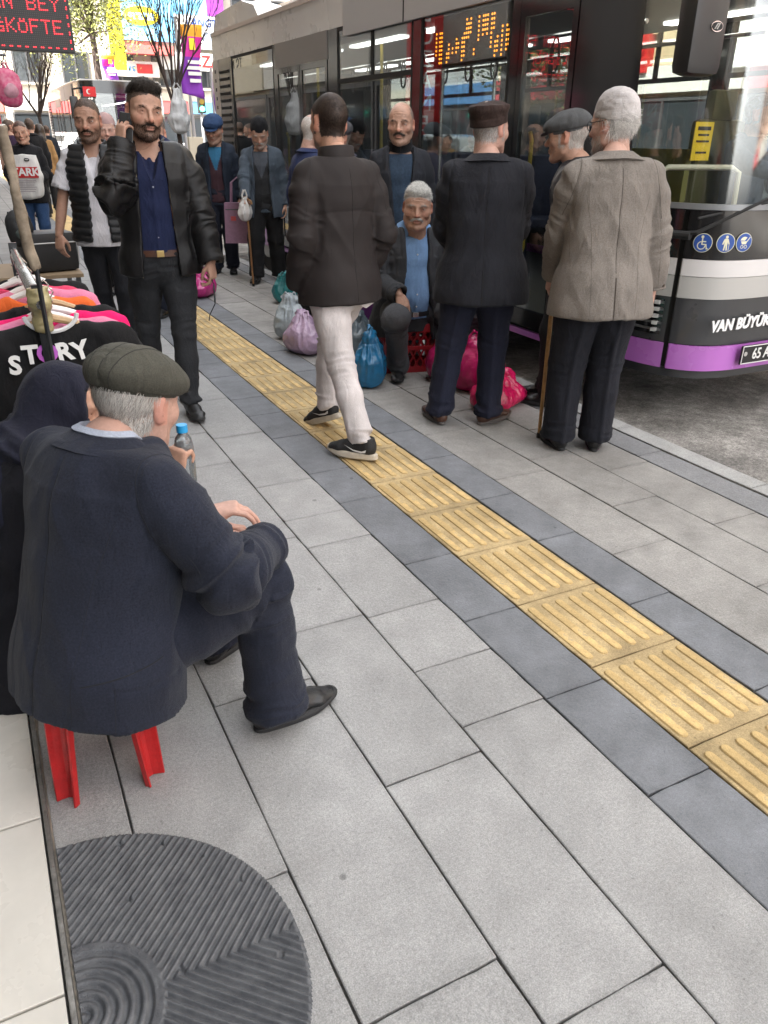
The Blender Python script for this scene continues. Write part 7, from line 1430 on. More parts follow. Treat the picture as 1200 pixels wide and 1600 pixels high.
# ================================================================= LED sign, rack, crate, bags and the other small things
def bag(name, label, loc, size, col, seed=1, handles=True, tilt=0, knot=False, rough=0.2, group='carrier bags on the pavement', open_top=0.55):
    """a filled plastic carrier bag: slumped body, gathered neck, two loop handles"""
    b = empty(name, loc, RD(seed * 47), label, 'bag', group); w_, d_, h_ = size
    m = mat('plastic_%s' % name + str(seed), col, rough, nscale=14, namt=0.25, spec=0.55, bump=0.25, bscale=60); crease(m, 0.7)
    F = Field([Ell((0, 0, h_ * 0.5), (w_ * 0.62, d_ * 0.62, h_ * 0.75))], 0.0065, 0.02)
    F.add(Ell((0, 0, h_ * 0.33), (w_ * 0.5, d_ * 0.5, h_ * 0.36)), 0); F.add(Ell((w_ * 0.14, d_ * 0.05, h_ * 0.25), (w_ * 0.33, d_ * 0.36, h_ * 0.25)), 0.05); F.add(Ell((-w_ * 0.16, -d_ * 0.05, h_ * 0.24), (w_ * 0.30, d_ * 0.36, h_ * 0.24)), 0.05)
    F.add(Sweep([(0, 0, h_ * 0.45), (0.01, 0, h_ * 0.72), (0.0, 0, h_ * 0.84)], [w_ * 0.40, w_ * open_top * 0.5, w_ * open_top * 0.42], [d_ * 0.40, d_ * 0.26, d_ * 0.16]), 0.06)
    x, y, z = F.grid(); F.F = smax(F.F, 0.004 - z, 0.02)
    P, Q = F.mesh(); N = normals(P, Q); t = np.clip(P[:, 2] / h_, 0, 1); ang = np.arctan2(P[:, 1], P[:, 0])
    D = ridge(np.column_stack([ang * 3.2, P[:, 2] * 7, P[:, 0] * 3]), seed) * 0.010 * (0.25 + t) + ridge(P * (20, 20, 13), seed + 3) * 0.007 + ridge(P * (60, 60, 45), seed + 4) * 0.0012 + vnoise(P * 11, seed + 5) * 0.014
    D *= np.clip(P[:, 2] / 0.03, 0.1, 1); meshobj('sack', P + N * D[:, None], Q, m, b)
    if handles:
        for q in (-1, 1):
            pts = [V(q * w_ * 0.20, 0.0, h_ * 0.74), V(q * w_ * 0.24 + 0.01, 0.015 * q, h_ * 0.90), V(q * w_ * 0.13, 0.02 * q, h_ * 1.0), V(q * w_ * 0.02, 0.01, h_ * 0.93), V(q * w_ * 0.04, 0, h_ * 0.76)]
            Fh = Field([Sweep(pts, 0.02)], 0.006, 0.01); Fh.add(Sweep(pts, [0.018, 0.012, 0.010, 0.012, 0.018], [0.006] * 5, u=(0, 1, 0.2), k=0.01), 0); Ph, Qh = Fh.mesh(); meshobj('handle', Ph, Qh, m, b)
    return b
bag('carrier_bag', 'blue knotted plastic bag beside the white trousers', (2.36, 4.87, 0.0), (0.26, 0.22, 0.42), (0.015, 0.145, 0.30), 1)
bag('carrier_bag', 'pale lilac plastic bag left of the white trousers', (2.28, 5.95, 0.0), (0.36, 0.28, 0.34), (0.42, 0.30, 0.42), 2)
bag('carrier_bag', 'grey translucent bag behind the lilac bag', (2.36, 6.45, 0.0), (0.26, 0.22, 0.40), (0.36, 0.41, 0.44), 3)
bag('carrier_bag', 'small teal plastic bag near the skullcap man', (2.88, 8.02, 0.0), (0.24, 0.2, 0.32), (0.02, 0.19, 0.20), 4)
bag('carrier_bag', 'pink bag on the pavement beside the phone man', (2.17, 8.75, 0.0), (0.46, 0.28, 0.32), (0.46, 0.03, 0.19), 5)
bag('carrier_bag', 'dark magenta bag beside the red crate', (2.92, 4.72, 0.0), (0.34, 0.26, 0.36), (0.40, 0.012, 0.10), 6)
bag('carrier_bag', 'large magenta bag behind the legs of the black-jacketed man', (3.00, 4.45, 0.0), (0.36, 0.28, 0.42), (0.52, 0.012, 0.13), 7)
bag('carrier_bag', 'low hot pink bag with a loop handle at the brown shoes', (2.93, 4.10, 0.0), (0.38, 0.26, 0.20), (0.60, 0.012, 0.10), 8, open_top=0.7)
bag('carrier_bag', 'grey-blue bag behind the crate man', (2.62, 5.62, 0.0), (0.30, 0.26, 0.38), (0.16, 0.21, 0.25), 9)
# the red crate
def crate():
    c = empty('crate', (2.84, 5.19, 0), RD(-14), 'red plastic crate the white-haired man sits on', 'crate'); m = mat('crate_red', (0.36, 0.012, 0.020), 0.42, nscale=20, namt=0.3)
    W_, D_, H_ = 0.42, 0.32, 0.36
    for x in (-1, 1):
        for y in (-1, 1): MB().box2((x * W_ / 2, y * D_ / 2, 0), (x * (W_ / 2 - 0.035), y * (D_ / 2 - 0.035), H_), bevel=0.005).build('corner_post', m, c)
    for z0, z1, nm in ((0.0, 0.045, 'bottom_rail'), (H_ - 0.06, H_ + 0.002, 'top_rail'), (0.17, 0.20, 'middle_rail')):
        for y in (-1, 1): MB().box2((-W_ / 2 + 0.033, y * D_ / 2, z0), (W_ / 2 - 0.033, y * (D_ / 2 - 0.014), z1), bevel=0.003).build(nm, m, c)
        for x in (-1, 1): MB().box2((x * W_ / 2, -D_ / 2 + 0.033, z0), (x * (W_ / 2 - 0.014), D_ / 2 - 0.033, z1), bevel=0.003).build(nm, m, c)
    for y in (-1, 1):                                                       # diagonal lattice
        for i in range(6):
            for sg in (-1, 1): MB().box((-0.14 + i * 0.056, y * (D_ / 2 - 0.008), 0.175), (0.010, 0.010, 0.30), M=Matrix.Rotation(sg * RD(28), 4, 'Y')).build('lattice_bar', m, c)
    for x in (-1, 1):
        for i in range(4):
            for sg in (-1, 1): MB().box((x * (W_ / 2 - 0.008), -0.09 + i * 0.06, 0.175), (0.010, 0.010, 0.30), M=Matrix.Rotation(sg * RD(28), 4, 'X')).build('lattice_bar', m, c)
    MB().box2((-W_ / 2 + 0.02, -D_ / 2 + 0.02, 0.01), (W_ / 2 - 0.02, D_ / 2 - 0.02, 0.02)).build('base', m, c); MB().box2((-W_ / 2 + 0.01, -D_ / 2 + 0.01, H_ + 0.003), (W_ / 2 - 0.01, D_ / 2 - 0.01, H_ + 0.022), bevel=0.004).build('board', mat('cardboard', (0.28, 0.19, 0.11), 0.9), c)
crate()
# red stools: four channel-shaped legs, a skirted seat
def stool(label, loc, rz, Ht, wtop=0.13, wbot=0.155):
    s = empty('stool', loc, rz, label, 'stool', 'red plastic stools'); m = mat('stool_red', (0.50, 0.016, 0.017), 0.38, nscale=22, namt=0.35, bump=0.25, bscale=140)
    MB().box((0, 0, Ht - 0.012), (wtop * 2.05, wtop * 2.05, 0.024), bevel=0.01).build('seat', m, s, True)
    for q in range(4):
        MB().box((math.cos(q * math.pi / 2) * wtop * 0.98, math.sin(q * math.pi / 2) * wtop * 0.98, Ht - 0.055), (0.012, wtop * 1.75, 0.07), rz=q * math.pi / 2, bevel=0.003).build('skirt', m, s)
    for sx in (-1, 1):
        for sy in (-1, 1):
            v, f = [], []; pr = [(-0.038, -0.002), (-0.038, 0.014), (-0.033, 0.015), (-0.026, 0.004), (-0.013, -0.010), (0, -0.013), (0.013, -0.010), (0.026, 0.004), (0.033, 0.015), (0.038, 0.014), (0.038, -0.002), (0.024, -0.010), (0.010, -0.024), (-0.010, -0.024), (-0.024, -0.010)]
            a = math.atan2(sy, sx); ca, sa = math.cos(a), math.sin(a); n = len(pr)
            for t, rr, kk in ((0, wbot * 1.32, 0.85), (0.5, (wbot + wtop) * 0.64, 1.0), (1, wtop * 1.22, 1.05)):
                for u, w_ in pr: r = rr + w_; uu = u * kk; v.append((ca * r - sa * uu, sa * r + ca * uu, 0.004 + t * (Ht - 0.028)))
            for r in range(2):
                for j in range(n): f.append((r * n + j, r * n + (j + 1) % n, (r + 1) * n + (j + 1) % n, (r + 1) * n + j))
            f += [tuple(range(n))[::-1], tuple(range(2 * n, 3 * n))]; meshobj('leg', v, f, m, s, smooth=False)
stool('red plastic stool under the old man in the foreground', (0.07, 1.83, 0), RD(-4), 0.325, 0.105, 0.116)
stool('red plastic stool under the woman in black', (-0.07, 2.46, 0), RD(-40), 0.155)
# bottle in the woman's hand
hw = P_woman.root.matrix_basis @ Vector(P_woman.wr[1]); 
def bottle():
    R = P_woman.hands[1][5]; p = P_woman.wr[1] + R @ V(0.0, 0.075, -0.030); rz = P_woman.root.rotation_euler.z; base = Vector(P_woman.root.location) + Matrix.Rotation(rz, 3, 'Z') @ Vector(p)
    b = empty('water_bottle', base, 0, 'small water bottle with a blue cap in the hand beside the old man', 'bottle')
    prof = [(0.0, -0.10), (0.026, -0.10), (0.029, -0.09), (0.029, 0.02), (0.024, 0.045), (0.013, 0.062), (0.012, 0.072)]; v, f = [], []; n = 16
    for r, z in prof: v += [(r * math.cos(2 * math.pi * k / n), r * math.sin(2 * math.pi * k / n), z) for k in range(n)]
    for i in range(len(prof) - 1):
        for k in range(n): f.append((i * n + k, i * n + (k + 1) % n, (i + 1) * n + (k + 1) % n, (i + 1) * n + k))
    meshobj('body', v, f, mat('pet_plastic', (0.75, 0.82, 0.85), 0.1, trans=0.85), b); MB().tube([(0, 0, 0.066), (0, 0, 0.088)], [0.0165, 0.016], 18).build('cap', mat('cap_blue', (0.02, 0.30, 0.62), 0.4), b, True)
bottle()
# LED shop sign hanging over the pavement
def led_sign():
    s = empty('led_sign', (0.69, 9.0, 2.68), 0, 'black LED board with red dotted letters OSMAN BEY ÇİĞKÖFTE', 'sign')
    MB().box2((-0.53, -0.05, -0.385), (0.53, 0.05, 0.385), bevel=0.004).build('casing', mat('led_black', (0.012, 0.011, 0.012), 0.5), s); on = glow('red_led', (1.0, 0.03, 0.045), 0.28); off_ = mat('led_off', (0.05, 0.04, 0.042), 0.5)
    G = {'O': '01110 10001 10001 10001 10001 10001 01110', 'S': '01111 10000 10000 01110 00001 00001 11110', 'M': '10001 11011 10101 10101 10001 10001 10001', 'A': '01110 10001 10001 11111 10001 10001 10001', 'N': '10001 11001 10101 10101 10011 10001 10001', 'B': '11110 10001 10001 11110 10001 10001 11110', 'E': '11111 10000 10000 11110 10000 10000 11111', 'Y': '10001 10001 01010 00100 00100 00100 00100', 'K': '10001 10010 10100 11000 10100 10010 10001', 'F': '11111 10000 10000 11110 10000 10000 10000', 'T': '11111 00100 00100 00100 00100 00100 00100', 'Ö': '01010 01110 10001 10001 10001 10001 01110', 'Ç': '01111 10000 10000 10000 10000 01111 00100', 'İ': '00100 00000 01110 00100 00100 00100 01110', 'Ğ': '01110 00000 01111 10000 10011 10001 01111', ' ': '00000 00000 00000 00000 00000 00000 00000'}
    p = 0.0167; lit = MB(); n_ = 0
    for sg in (-1, 1):
        used = set()
        for txt, z0, xr in (('OSMAN BEY', 0.05, 0.455), ('ÇİĞKÖFTE', -0.135, 0.445)):
            x0 = xr - (len(txt) * 6 - 1) * p
            for i, ch in enumerate(txt):
                for r, rowp in enumerate(G[ch].split()):
                    for c, bit in enumerate(rowp):
                        if bit == '1': used.add((round((x0 + (i * 6 + c) * p) / p), round((z0 - r * p) / p)))
        R = 30; C_ = 22
        for i in range(-R, R + 1):
            for j in (-C_ + 1, C_ - 1): used.add((i, j)) if (i // 2) % 2 else None
        for j in range(-C_ + 1, C_):
            for i in (-R, R): used.add((i, j)) if (j // 2) % 2 else None
        for (i, j) in used: lit.box((i * p * sg * -1 if sg > 0 else i * p, sg * 0.0525, j * p), (0.0105, 0.003, 0.0105))
    tag(lit.build('lit_dots', on, s), kind='stuff')
    dm = MB()
    for i in range(-30, 31):
        for j in range(-21, 22): dm.quad([(i * p + a * 0.004, -0.0506, j * p + b * 0.004) for a, b in ((-1, -1), (1, -1), (1, 1), (-1, 1))])
    tag(dm.build('dark_dots', off_, s), kind='stuff'); MB().tube([(-0.5, 0, 0.385), (-0.5, 0, 0.55), (-0.81, 0, 0.55)], 0.02).build('bracket', M_frame, s)
led_sign()
# clothes rack with hangers and shirts
def rack():
    x0, y0, y1, zr = 0.17, 2.98, 4.25, 1.075
    r = empty('clothes_rack', (x0, y0, 0), 0, 'chrome clothes rail in front of the shop, packed with hangers', 'rack'); ch = mat('chrome', (0.55, 0.55, 0.54), 0.2, 1.0); bk = mat('black_post', (0.02, 0.022, 0.025), 0.35, 0.3)
    MB().tube([(0, -0.06, zr), (0, y1 - y0 + 0.05, zr + 0.03)], 0.015, 12).build('rail', ch, r, True)
    for y in (0.0, y1 - y0): MB().box2((-0.018, y - 0.012, 0.0), (0.018, y + 0.012, zr + 0.06)).build('post', bk, r); MB().box((0, y, 0.02), (0.5, 0.04, 0.035), bevel=0.004).build('foot', bk, r)
    # tape wound round the joint
    F = Field([Ell((0, 0, zr), (0.05, 0.05, 0.11))], 0.006, 0.02); F.add(Sweep([(0, -0.0, zr - 0.10), (0, 0, zr + 0.05)], [0.030, 0.036], [0.024, 0.030], cut0=True, cut1=True), 0); F.add(Ell((0, -0.02, zr), (0.033, 0.035, 0.030)), 0.02); P, Q = F.mesh(); N = normals(P, Q); P = P + N * (ridge(P * (20, 20, 70), 3) * 0.004)[:, None]
    meshobj('tape', P, Q, mat('yellowed_tape', (0.36, 0.31, 0.16), 0.25, nscale=30, namt=0.4, spec=0.6), r)
    # spiral of hanger hooks along the rail
    for i in range(26):
        y = 0.10 + i * 0.043; MB().tube([(0.021 * math.cos(a), y + 0.008 * math.sin(i * 3.1), zr + 0.004 + 0.026 * math.sin(a)) for a in np.linspace(-0.6, 3.9, 10)], 0.0028, 6).build('hook', ch, r)
    # a wooden pole wrapped in torn paper leans on it
    pw = empty('wrapped_pole', (0.155, 2.90, 0), 0, 'wooden pole wrapped in torn brown paper standing at the clothes rail', 'pole')
    F = Field([Sweep([(0, 0, 1.1), (-0.01, 0.0, 1.63)], 0.05)], 0.0055, 0.02); F.add(Sweep([(0.02, 0, 1.20), (0.012, 0, 1.25), (0.0, 0, 1.45), (-0.008, 0, 1.62)], [0.019, 0.018, 0.015, 0.014], [0.009, 0.013, 0.012, 0.011], cut1=True), 0); P, Q = F.mesh(); N = normals(P, Q); P = P + N * (ridge(P * (40, 40, 12), 3) * 0.0045 + vnoise(P * 30, 2) * 0.003)[:, None]
    meshobj('paper', P, Q, mat('brown_paper', (0.33, 0.27, 0.20), 0.7, nscale=14, namt=0.6, col2=(0.10, 0.075, 0.05)), pw); MB().tube([(0.02, 0, 0.0), (0.02, 0, 1.25)], 0.008).build('stick', bk, pw); MB().disc((-0.008, 0, 1.622), 0.013, 14, 'Z', 0.01).build('end', mat('paper_white', (0.6, 0.58, 0.55), 0.8), pw)
    wood = mat('hanger_wood', (0.48, 0.31, 0.15), 0.45, nscale=30, namt=0.3, stretch=(1, 8, 8)); wht = mat('hanger_white', (0.66, 0.64, 0.62), 0.35)
    def shirt(label, y, m, hm, dx=0.0, wide=0.24, long=0.62, slv=0.30, sl_ang=62, neck=0.085, z=zr - 0.075, trim=None):
        t = empty('hanging_shirt', (x0 + dx, y, z), RD(random.Random(y).uniform(-5, 5)), label, 'shirt', 'shirts on the rail')
        pr = [Sweep([(0, 0, -long), (0, 0, -0.25), (0, 0, -0.055)], [wide * 0.98, wide * 0.96, wide * 0.78], [0.026, 0.030, 0.024], cut0=True), Sweep([(-wide * 0.82, 0, -0.055), (0, 0, -0.005), (wide * 0.82, 0, -0.055)], [0.028, 0.030, 0.028], [0.022] * 3)]
        for q in (-1, 1):
            a = RD(sl_ang); pr.append(Sweep([(q * wide * 0.80, 0, -0.07), (q * (wide * 0.80 + slv * math.cos(a)), 0.01, -0.07 - slv * math.sin(a))], [0.078, 0.068], [0.026, 0.028], u=(math.sin(a), 0, q * math.cos(a)), cut1=True))
        F = Field(pr, 0.0085, 0.02)
        for p_ in pr: F.add(p_, 0.03)
        F.sub(Sweep([(0, -0.1, 0.03), (0, 0.1, 0.03)], [neck] * 2, [0.060] * 2, u=(1, 0, 0)), 0.01)
        P, Q = F.mesh(); N = normals(P, Q); D = vnoise(np.column_stack([P[:, 0] * 15, P[:, 1] * 8, P[:, 2] * 3]), 3) * 0.010 + ridge(np.column_stack([P[:, 0] * 12 + P[:, 2] * 5, P[:, 1] * 8, P[:, 2] * 4]), int(y * 10)) * 0.005
        meshobj('cloth', P + N * D[:, None], Q, m, t)
        hg = MB(); hg.tube([(-wide * 0.74, 0, -0.050), (-0.05, 0, -0.002), (0, 0, 0.012), (0.05, 0, -0.002), (wide * 0.74, 0, -0.050)], [0.010, 0.013, 0.015, 0.013, 0.010], 8); h_ = hg.build('hanger', hm, t, True); MB().tube([(0, 0, 0.01), (0, 0, 0.045), (0.016, 0, 0.07), (0.0, 0, 0.092), (-0.016, 0, 0.078)], 0.0026, 6).build('hook', ch, h_)
        if trim: MB().tube([(math.cos(a) * (neck + 0.002), -0.026, 0.03 + math.sin(a) * 0.062) for a in np.linspace(math.pi * 1.02, math.pi * 1.98, 15)], 0.008, 6).build('neck_trim', trim, t)
        return t
    blk = cloth('black_jersey', (0.012, 0.012, 0.013), mott=0.2); hot = cloth('hot_pink_jersey', (0.70, 0.012, 0.13), mott=0.1); pink = cloth('pink_jersey', (0.62, 0.20, 0.32), mott=0.1)
    t = shirt('black T-shirt printed STORY at the near end of the rail', 3.02, blk, wood, 0.03, 0.24, 0.60, 0.22, 58, trim=mat('trim_white', (0.6, 0.6, 0.6), 0.8))
    for i, (c_, m) in enumerate((('S', M_white), ('T', M_white), ('O', mat('print_violet', (0.45, 0.10, 0.50), 0.6)), ('R', M_white), ('Y', M_white))): text_mesh('letter', c_, 0.088, m, frame((-0.145 + i * 0.056, -0.045, -0.125 + (0.02 if i else -0.012)), (1, 0, 0.06 * (i - 1)), (0, 0.05, 1)), t, offset=0.003, extrude=0.004)
    shirt('pale pink top just behind the printed black shirt', 3.10, pink, wht, 0.02, 0.225, 0.62, 0.22, 76); shirt('hot pink sweatshirt on a white hanger', 3.20, hot, wht, 0.05, 0.235, 0.62, 0.26, 70)
    shirt('black sweatshirt on a wooden hanger behind the hot pink one', 3.36, blk, wood, 0.05, 0.23, 0.62, 0.3, 70); shirt('orange top further along the rail', 3.58, cloth('orange_jersey', (0.70, 0.13, 0.03), mott=0.1), wht, 0.0, 0.22, 0.62, 0.3, 72)
    shirt('rose top towards the far end of the rail', 3.74, pink, wht, 0.02, 0.225, 0.62, 0.3, 72); shirt('black long top at the far end of the rail', 4.02, blk, wht, 0.02, 0.22, 0.62, 0.3, 72)
    shirt('red-pink top in the middle of the rail', 3.88, cloth('red_pink_jersey', (0.60, 0.05, 0.12), mott=0.1), wht, -0.02, 0.22, 0.62, 0.3, 72)
rack()
# canes
def cane(label, a, b, m, group='walking canes'):
    c = empty('walking_cane', b, 0, label, 'cane', group); a = Vector(a) - Vector(b); d = a.normalized(); pts = [Vector((0, 0, 0)), a * 0.35, a * 0.7, a]
    for q in np.linspace(0.3, math.pi, 8): pts.append(a + d * 0.045 * math.sin(q) + Vector((0.35, -0.94, 0)).normalized() * 0.045 * (1 - math.cos(q)))
    MB().tube([tuple(p) for p in pts], [0.0105, 0.011, 0.012, 0.0125] + [0.0125] * 8, 10).build('shaft', m, c, True); MB().tube([(0, 0, 0), tuple(d * 0.03)], 0.014, 10).build('ferrule', M_rub, c, True)
wood_c = mat('cane_wood', (0.30, 0.15, 0.06), 0.4, nscale=25, namt=0.5, stretch=(1, 1, 0.2))
cw = P_cane.root.matrix_basis; hwc = Vector(P_cane.root.location) + Matrix.Rotation(P_cane.root.rotation_euler.z, 3, 'Z') @ Vector(P_cane.wr[1] + P_cane.hands[1][5] @ V(0, 0.07, -0.02))
cane('brown wooden cane in the hand of the skullcap man', tuple(hwc), (hwc.x + 0.02, hwc.y - 0.01, 0.0), wood_c)
hwt = Vector(P_tweed.root.location) + Matrix.Rotation(P_tweed.root.rotation_euler.z, 3, 'Z') @ Vector(P_tweed.wr[-1] + P_tweed.hands[-1][5] @ V(0, 0.07, -0.02))
cane('pale wooden cane held in front by the tall man in tweed', tuple(hwt), (2.80, 3.47, 0.0), mat('pale_cane_wood', (0.45, 0.25, 0.09), 0.4, nscale=25, namt=0.4))
# ================================================================= trees, vehicles and street things
def bare_tree(label, loc, H, seed, lean=(0, 0), spread=0.5, r0=0.055, depth=5, group='bare street trees', fork=0.42):
    t = empty('bare_tree', loc, 0, label, 'tree', group); rr = random.Random(seed); bark = mat('bark', (0.085, 0.06, 0.05), 0.9, nscale=20, namt=0.5, bump=0.8, bscale=60, stretch=(1, 1, 0.3))
    mb = MB(); n0 = H * fork; trunk = [(0, 0, -0.02), (lean[0] * 0.3, lean[1] * 0.3, n0 * 0.4), (lean[0] * 0.7 + 0.01, lean[1] * 0.7, n0 * 0.75), (lean[0], lean[1], n0)]
    mb.tube(trunk, [r0 * 1.25, r0, r0 * 0.9, r0 * 0.85], 9).build('trunk', bark, t, True)
    br = MB()
    def grow(p, d, L_, r, lev):
        pts, rad = [p], [r]; q = Vector(p); dd = Vector(d).normalized(); n = 4
        for i in range(n):
            dd = (dd + Vector((rr.uniform(-0.16, 0.16), rr.uniform(-0.16, 0.16), 0.10 + rr.uniform(-0.05, 0.05)))).normalized(); q = q + dd * L_ / n; pts.append(tuple(q)); rad.append(max(0.0028, r * (1 - 0.55 * (i + 1) / n)))
            if lev < depth and i >= (1 if lev > 1 else 0):
                for _ in range(2):
                    if rr.random() < 0.72: ax = Vector((rr.uniform(-1, 1), rr.uniform(-1, 1), rr.uniform(-0.1, 0.6))).normalized(); grow(tuple(q), (dd + ax * spread).normalized(), L_ * rr.uniform(0.5, 0.78), rad[-1] * 0.72, lev + 1)
        br.tube(pts, rad, 6 if lev < 2 else 4, cap=False)
    for k in range(4):
        a = k * 1.57 + rr.uniform(-0.4, 0.4); grow(trunk[-1], (math.cos(a) * spread, math.sin(a) * spread, 1), (H - n0) * 0.62, r0 * 0.62, 1)
    br.build('branches', bark, t, True); return t
bare_tree('slim bare tree with a white bag tied to it at the bus rear', (2.93, 12.0, 0), 3.9, 3, (-0.10, 0), 0.36, 0.036, 4, fork=0.50)
bare_tree('small bare tree far down the pavement', (2.62, 28.0, 0), 4.6, 9, (-0.1, 0), 0.6, 0.06, 4, fork=0.45)
bare_tree('reddish bare tree beyond the LED board', (1.2, 33.0, 0), 6.0, 12, (0, 0), 0.6, 0.08, 4, fork=0.4)
def leafy_tree(label, loc, H, R, seed, col, n=9000):
    t = empty('leafy_tree', loc, 0, label, 'tree'); bark = mat('bark', (0, 0, 0)); rr = np.random.RandomState(seed)
    MB().tube([(0, 0, 0), (0.1, 0, H * 0.3), (0.05, 0, H * 0.6)], [0.22, 0.17, 0.10], 10).build('trunk', bark, t, True); lb = MB()
    cl = []
    for i in range(26):
        a = rr.rand() * 6.28; r_ = R * math.sqrt(rr.rand()); z = H * (0.45 + 0.5 * rr.rand()); c = np.array([r_ * math.cos(a), r_ * math.sin(a), z]); cl.append(c); lb.tube([(0.05, 0, H * 0.5), tuple(c * (0.5, 0.5, 1) + (0, 0, -0.3)), tuple(c)], [0.06, 0.03, 0.01], 5)
    lb.build('limbs', bark, t); cl = np.array(cl); C = cl[rr.randint(0, len(cl), n)] + rr.randn(n, 3) * (0.55, 0.55, 0.45); C[:, 2] -= np.abs(rr.randn(n)) * 0.5
    u = rr.randn(n, 3) * (0.5, 0.5, 0.4); u /= np.linalg.norm(u, axis=1, keepdims=True); v = np.cross(u, rr.randn(n, 3)); v /= np.linalg.norm(v, axis=1, keepdims=True); s_ = (0.05 + 0.05 * rr.rand(n))[:, None]
    P = np.stack([C - u * s_, C - v * s_ * 0.45, C + u * s_, C + v * s_ * 0.45], 1).reshape(-1, 3); Q = np.arange(4 * n).reshape(n, 4); k = (0.7 + 0.6 * rr.rand(n)).repeat(4)[:, None]
    o = meshobj('crown', P, Q, mat('spring_leaf', col, 0.6, vcol=True), t, smooth=False, col=np.array(col)[None] * k); tag(o, kind='stuff')
leafy_tree('tall tree with yellow-green spring foliage beside the yellow banner', (6.2, 40.2, 0), 11.0, 1.7, 4, (0.16, 0.17, 0.045))
leafy_tree('green tree across the street behind the bus nose', (13.6, 2.6, 0), 9.0, 2.2, 8, (0.07, 0.10, 0.03))
leafy_tree('green tree across the street further along', (13.6, 19.0, 0), 8.0, 2.2, 14, (0.07, 0.10, 0.03))
# vehicles
def car(label, loc, rz, col, kind='car', s=1.0):
    c = empty('parked_car', loc, rz, label, 'car', 'cars across the street'); paint = mat('paint_%s' % str(col), col, 0.25, coat=0.6); van = kind == 'van'; Hh = 1.82 if van else 1.46; L_ = 4.4
    pr = [(-2.15, 0.30), (-2.18, 0.75), (-2.10, 1.0 if not van else 1.1), (-1.75, Hh - 0.06), (-1.2, Hh), (0.35, Hh), (0.75, Hh - 0.10), (1.30, 1.02), (2.0, 0.86), (2.16, 0.62), (2.12, 0.30)] if van else [(-2.15, 0.32), (-2.18, 0.72), (-2.0, 0.96), (-1.55, 1.05), (-0.95, Hh - 0.04), (-0.1, Hh), (0.45, Hh - 0.06), (1.05, 0.98), (1.9, 0.82), (2.16, 0.62), (2.12, 0.30)]
    mb = MB(); ys = [-0.86, -0.80, 0.80, 0.86]; rings = []
    for y, k in ((-0.87, 0.0), (-0.80, 1.0), (0.80, 1.0), (0.87, 0.0)):
        rings.append([mb.bm.verts.new((x * (0.985 if k == 0 else 1), y * (1.0 - 0.12 * max(0, (z - 0.95) / 0.6)), z - (0.05 if k == 0 and z > 0.5 else 0))) for x, z in pr])
    n = len(pr)
    for a, b in zip(rings, rings[1:]):
        for k in range(n): mb.bm.faces.new((a[k], a[(k + 1) % n], b[(k + 1) % n], b[k]))
    mb.bm.faces.new(rings[0][::-1]); mb.bm.faces.new(rings[-1]); mb.build('body', paint, c, True, 30)
    gl = M_shopglass
    for y in (-1, 1):
        wp = [(-1.55, 1.06), (-1.25, Hh - 0.13), (0.30, Hh - 0.13), (0.95, 1.03)]; MB().prism(wp, y * 0.855, y * 0.865, 'Y').build('side_window', gl, c)
        for x in (-1.35, 1.35):
            w_ = MB().tube([(x, y * 0.70, 0.31), (x, y * 0.885, 0.31)], 0.31, 22).build('wheel', M_rub, c, True); MB().tube([(x, y * 0.80, 0.31), (x, y * 0.892, 0.31)], 0.19, 16).build('rim', M_bslv, w_, True)
        MB().box((2.10, y * 0.62, 0.68), (0.12, 0.34, 0.14), bevel=0.03).build('headlight', mat('headlamp', (0.7, 0.7, 0.7), 0.1), c); MB().box((-2.13, y * 0.68, 0.80), (0.10, 0.22, 0.26), bevel=0.02).build('tail_light', mat('tail_red', (0.4, 0.01, 0.01), 0.2), c)
        MB().box((0.75, y * 0.95, 1.02), (0.12, 0.16, 0.11), bevel=0.02).build('door_mirror', paint, c)
    MB().quad([(1.24, -0.66, 1.06), (1.24, 0.66, 1.06), (0.80, 0.60, Hh - 0.14), (0.80, -0.60, Hh - 0.14)] if van else [(1.04, -0.66, 1.02), (1.04, 0.66, 1.02), (0.50, 0.58, Hh - 0.09), (0.50, -0.58, Hh - 0.09)]).build('windscreen', gl, c)
    MB().box((2.15, 0, 0.42), (0.03, 0.5, 0.11)).build('number_plate', M_white, c); return c
car('white van parked across the street, seen through the first bus window', (11.1, 18.6, -0.13), RD(92), (0.62, 0.62, 0.62), 'van'); car('silver car across the street, seen through the bus door', (11.1, 12.6, -0.13), RD(92), (0.34, 0.35, 0.37)); car('white hatchback across the street near the bus nose', (11.1, 6.6, -0.13), RD(92), (0.6, 0.6, 0.6), 'van')
car('dark red car across the street behind the windscreen', (11.1, 0.5, -0.13), RD(92), (0.16, 0.01, 0.015)); car('white car turning at the crossing beyond the bus', (10.2, 38.0, -0.13), RD(-70), (0.6, 0.6, 0.6)); car('white van stopped far down the street left of the second bus', (2.2, 43.5, -0.13), RD(-30), (0.58, 0.58, 0.58), 'van')
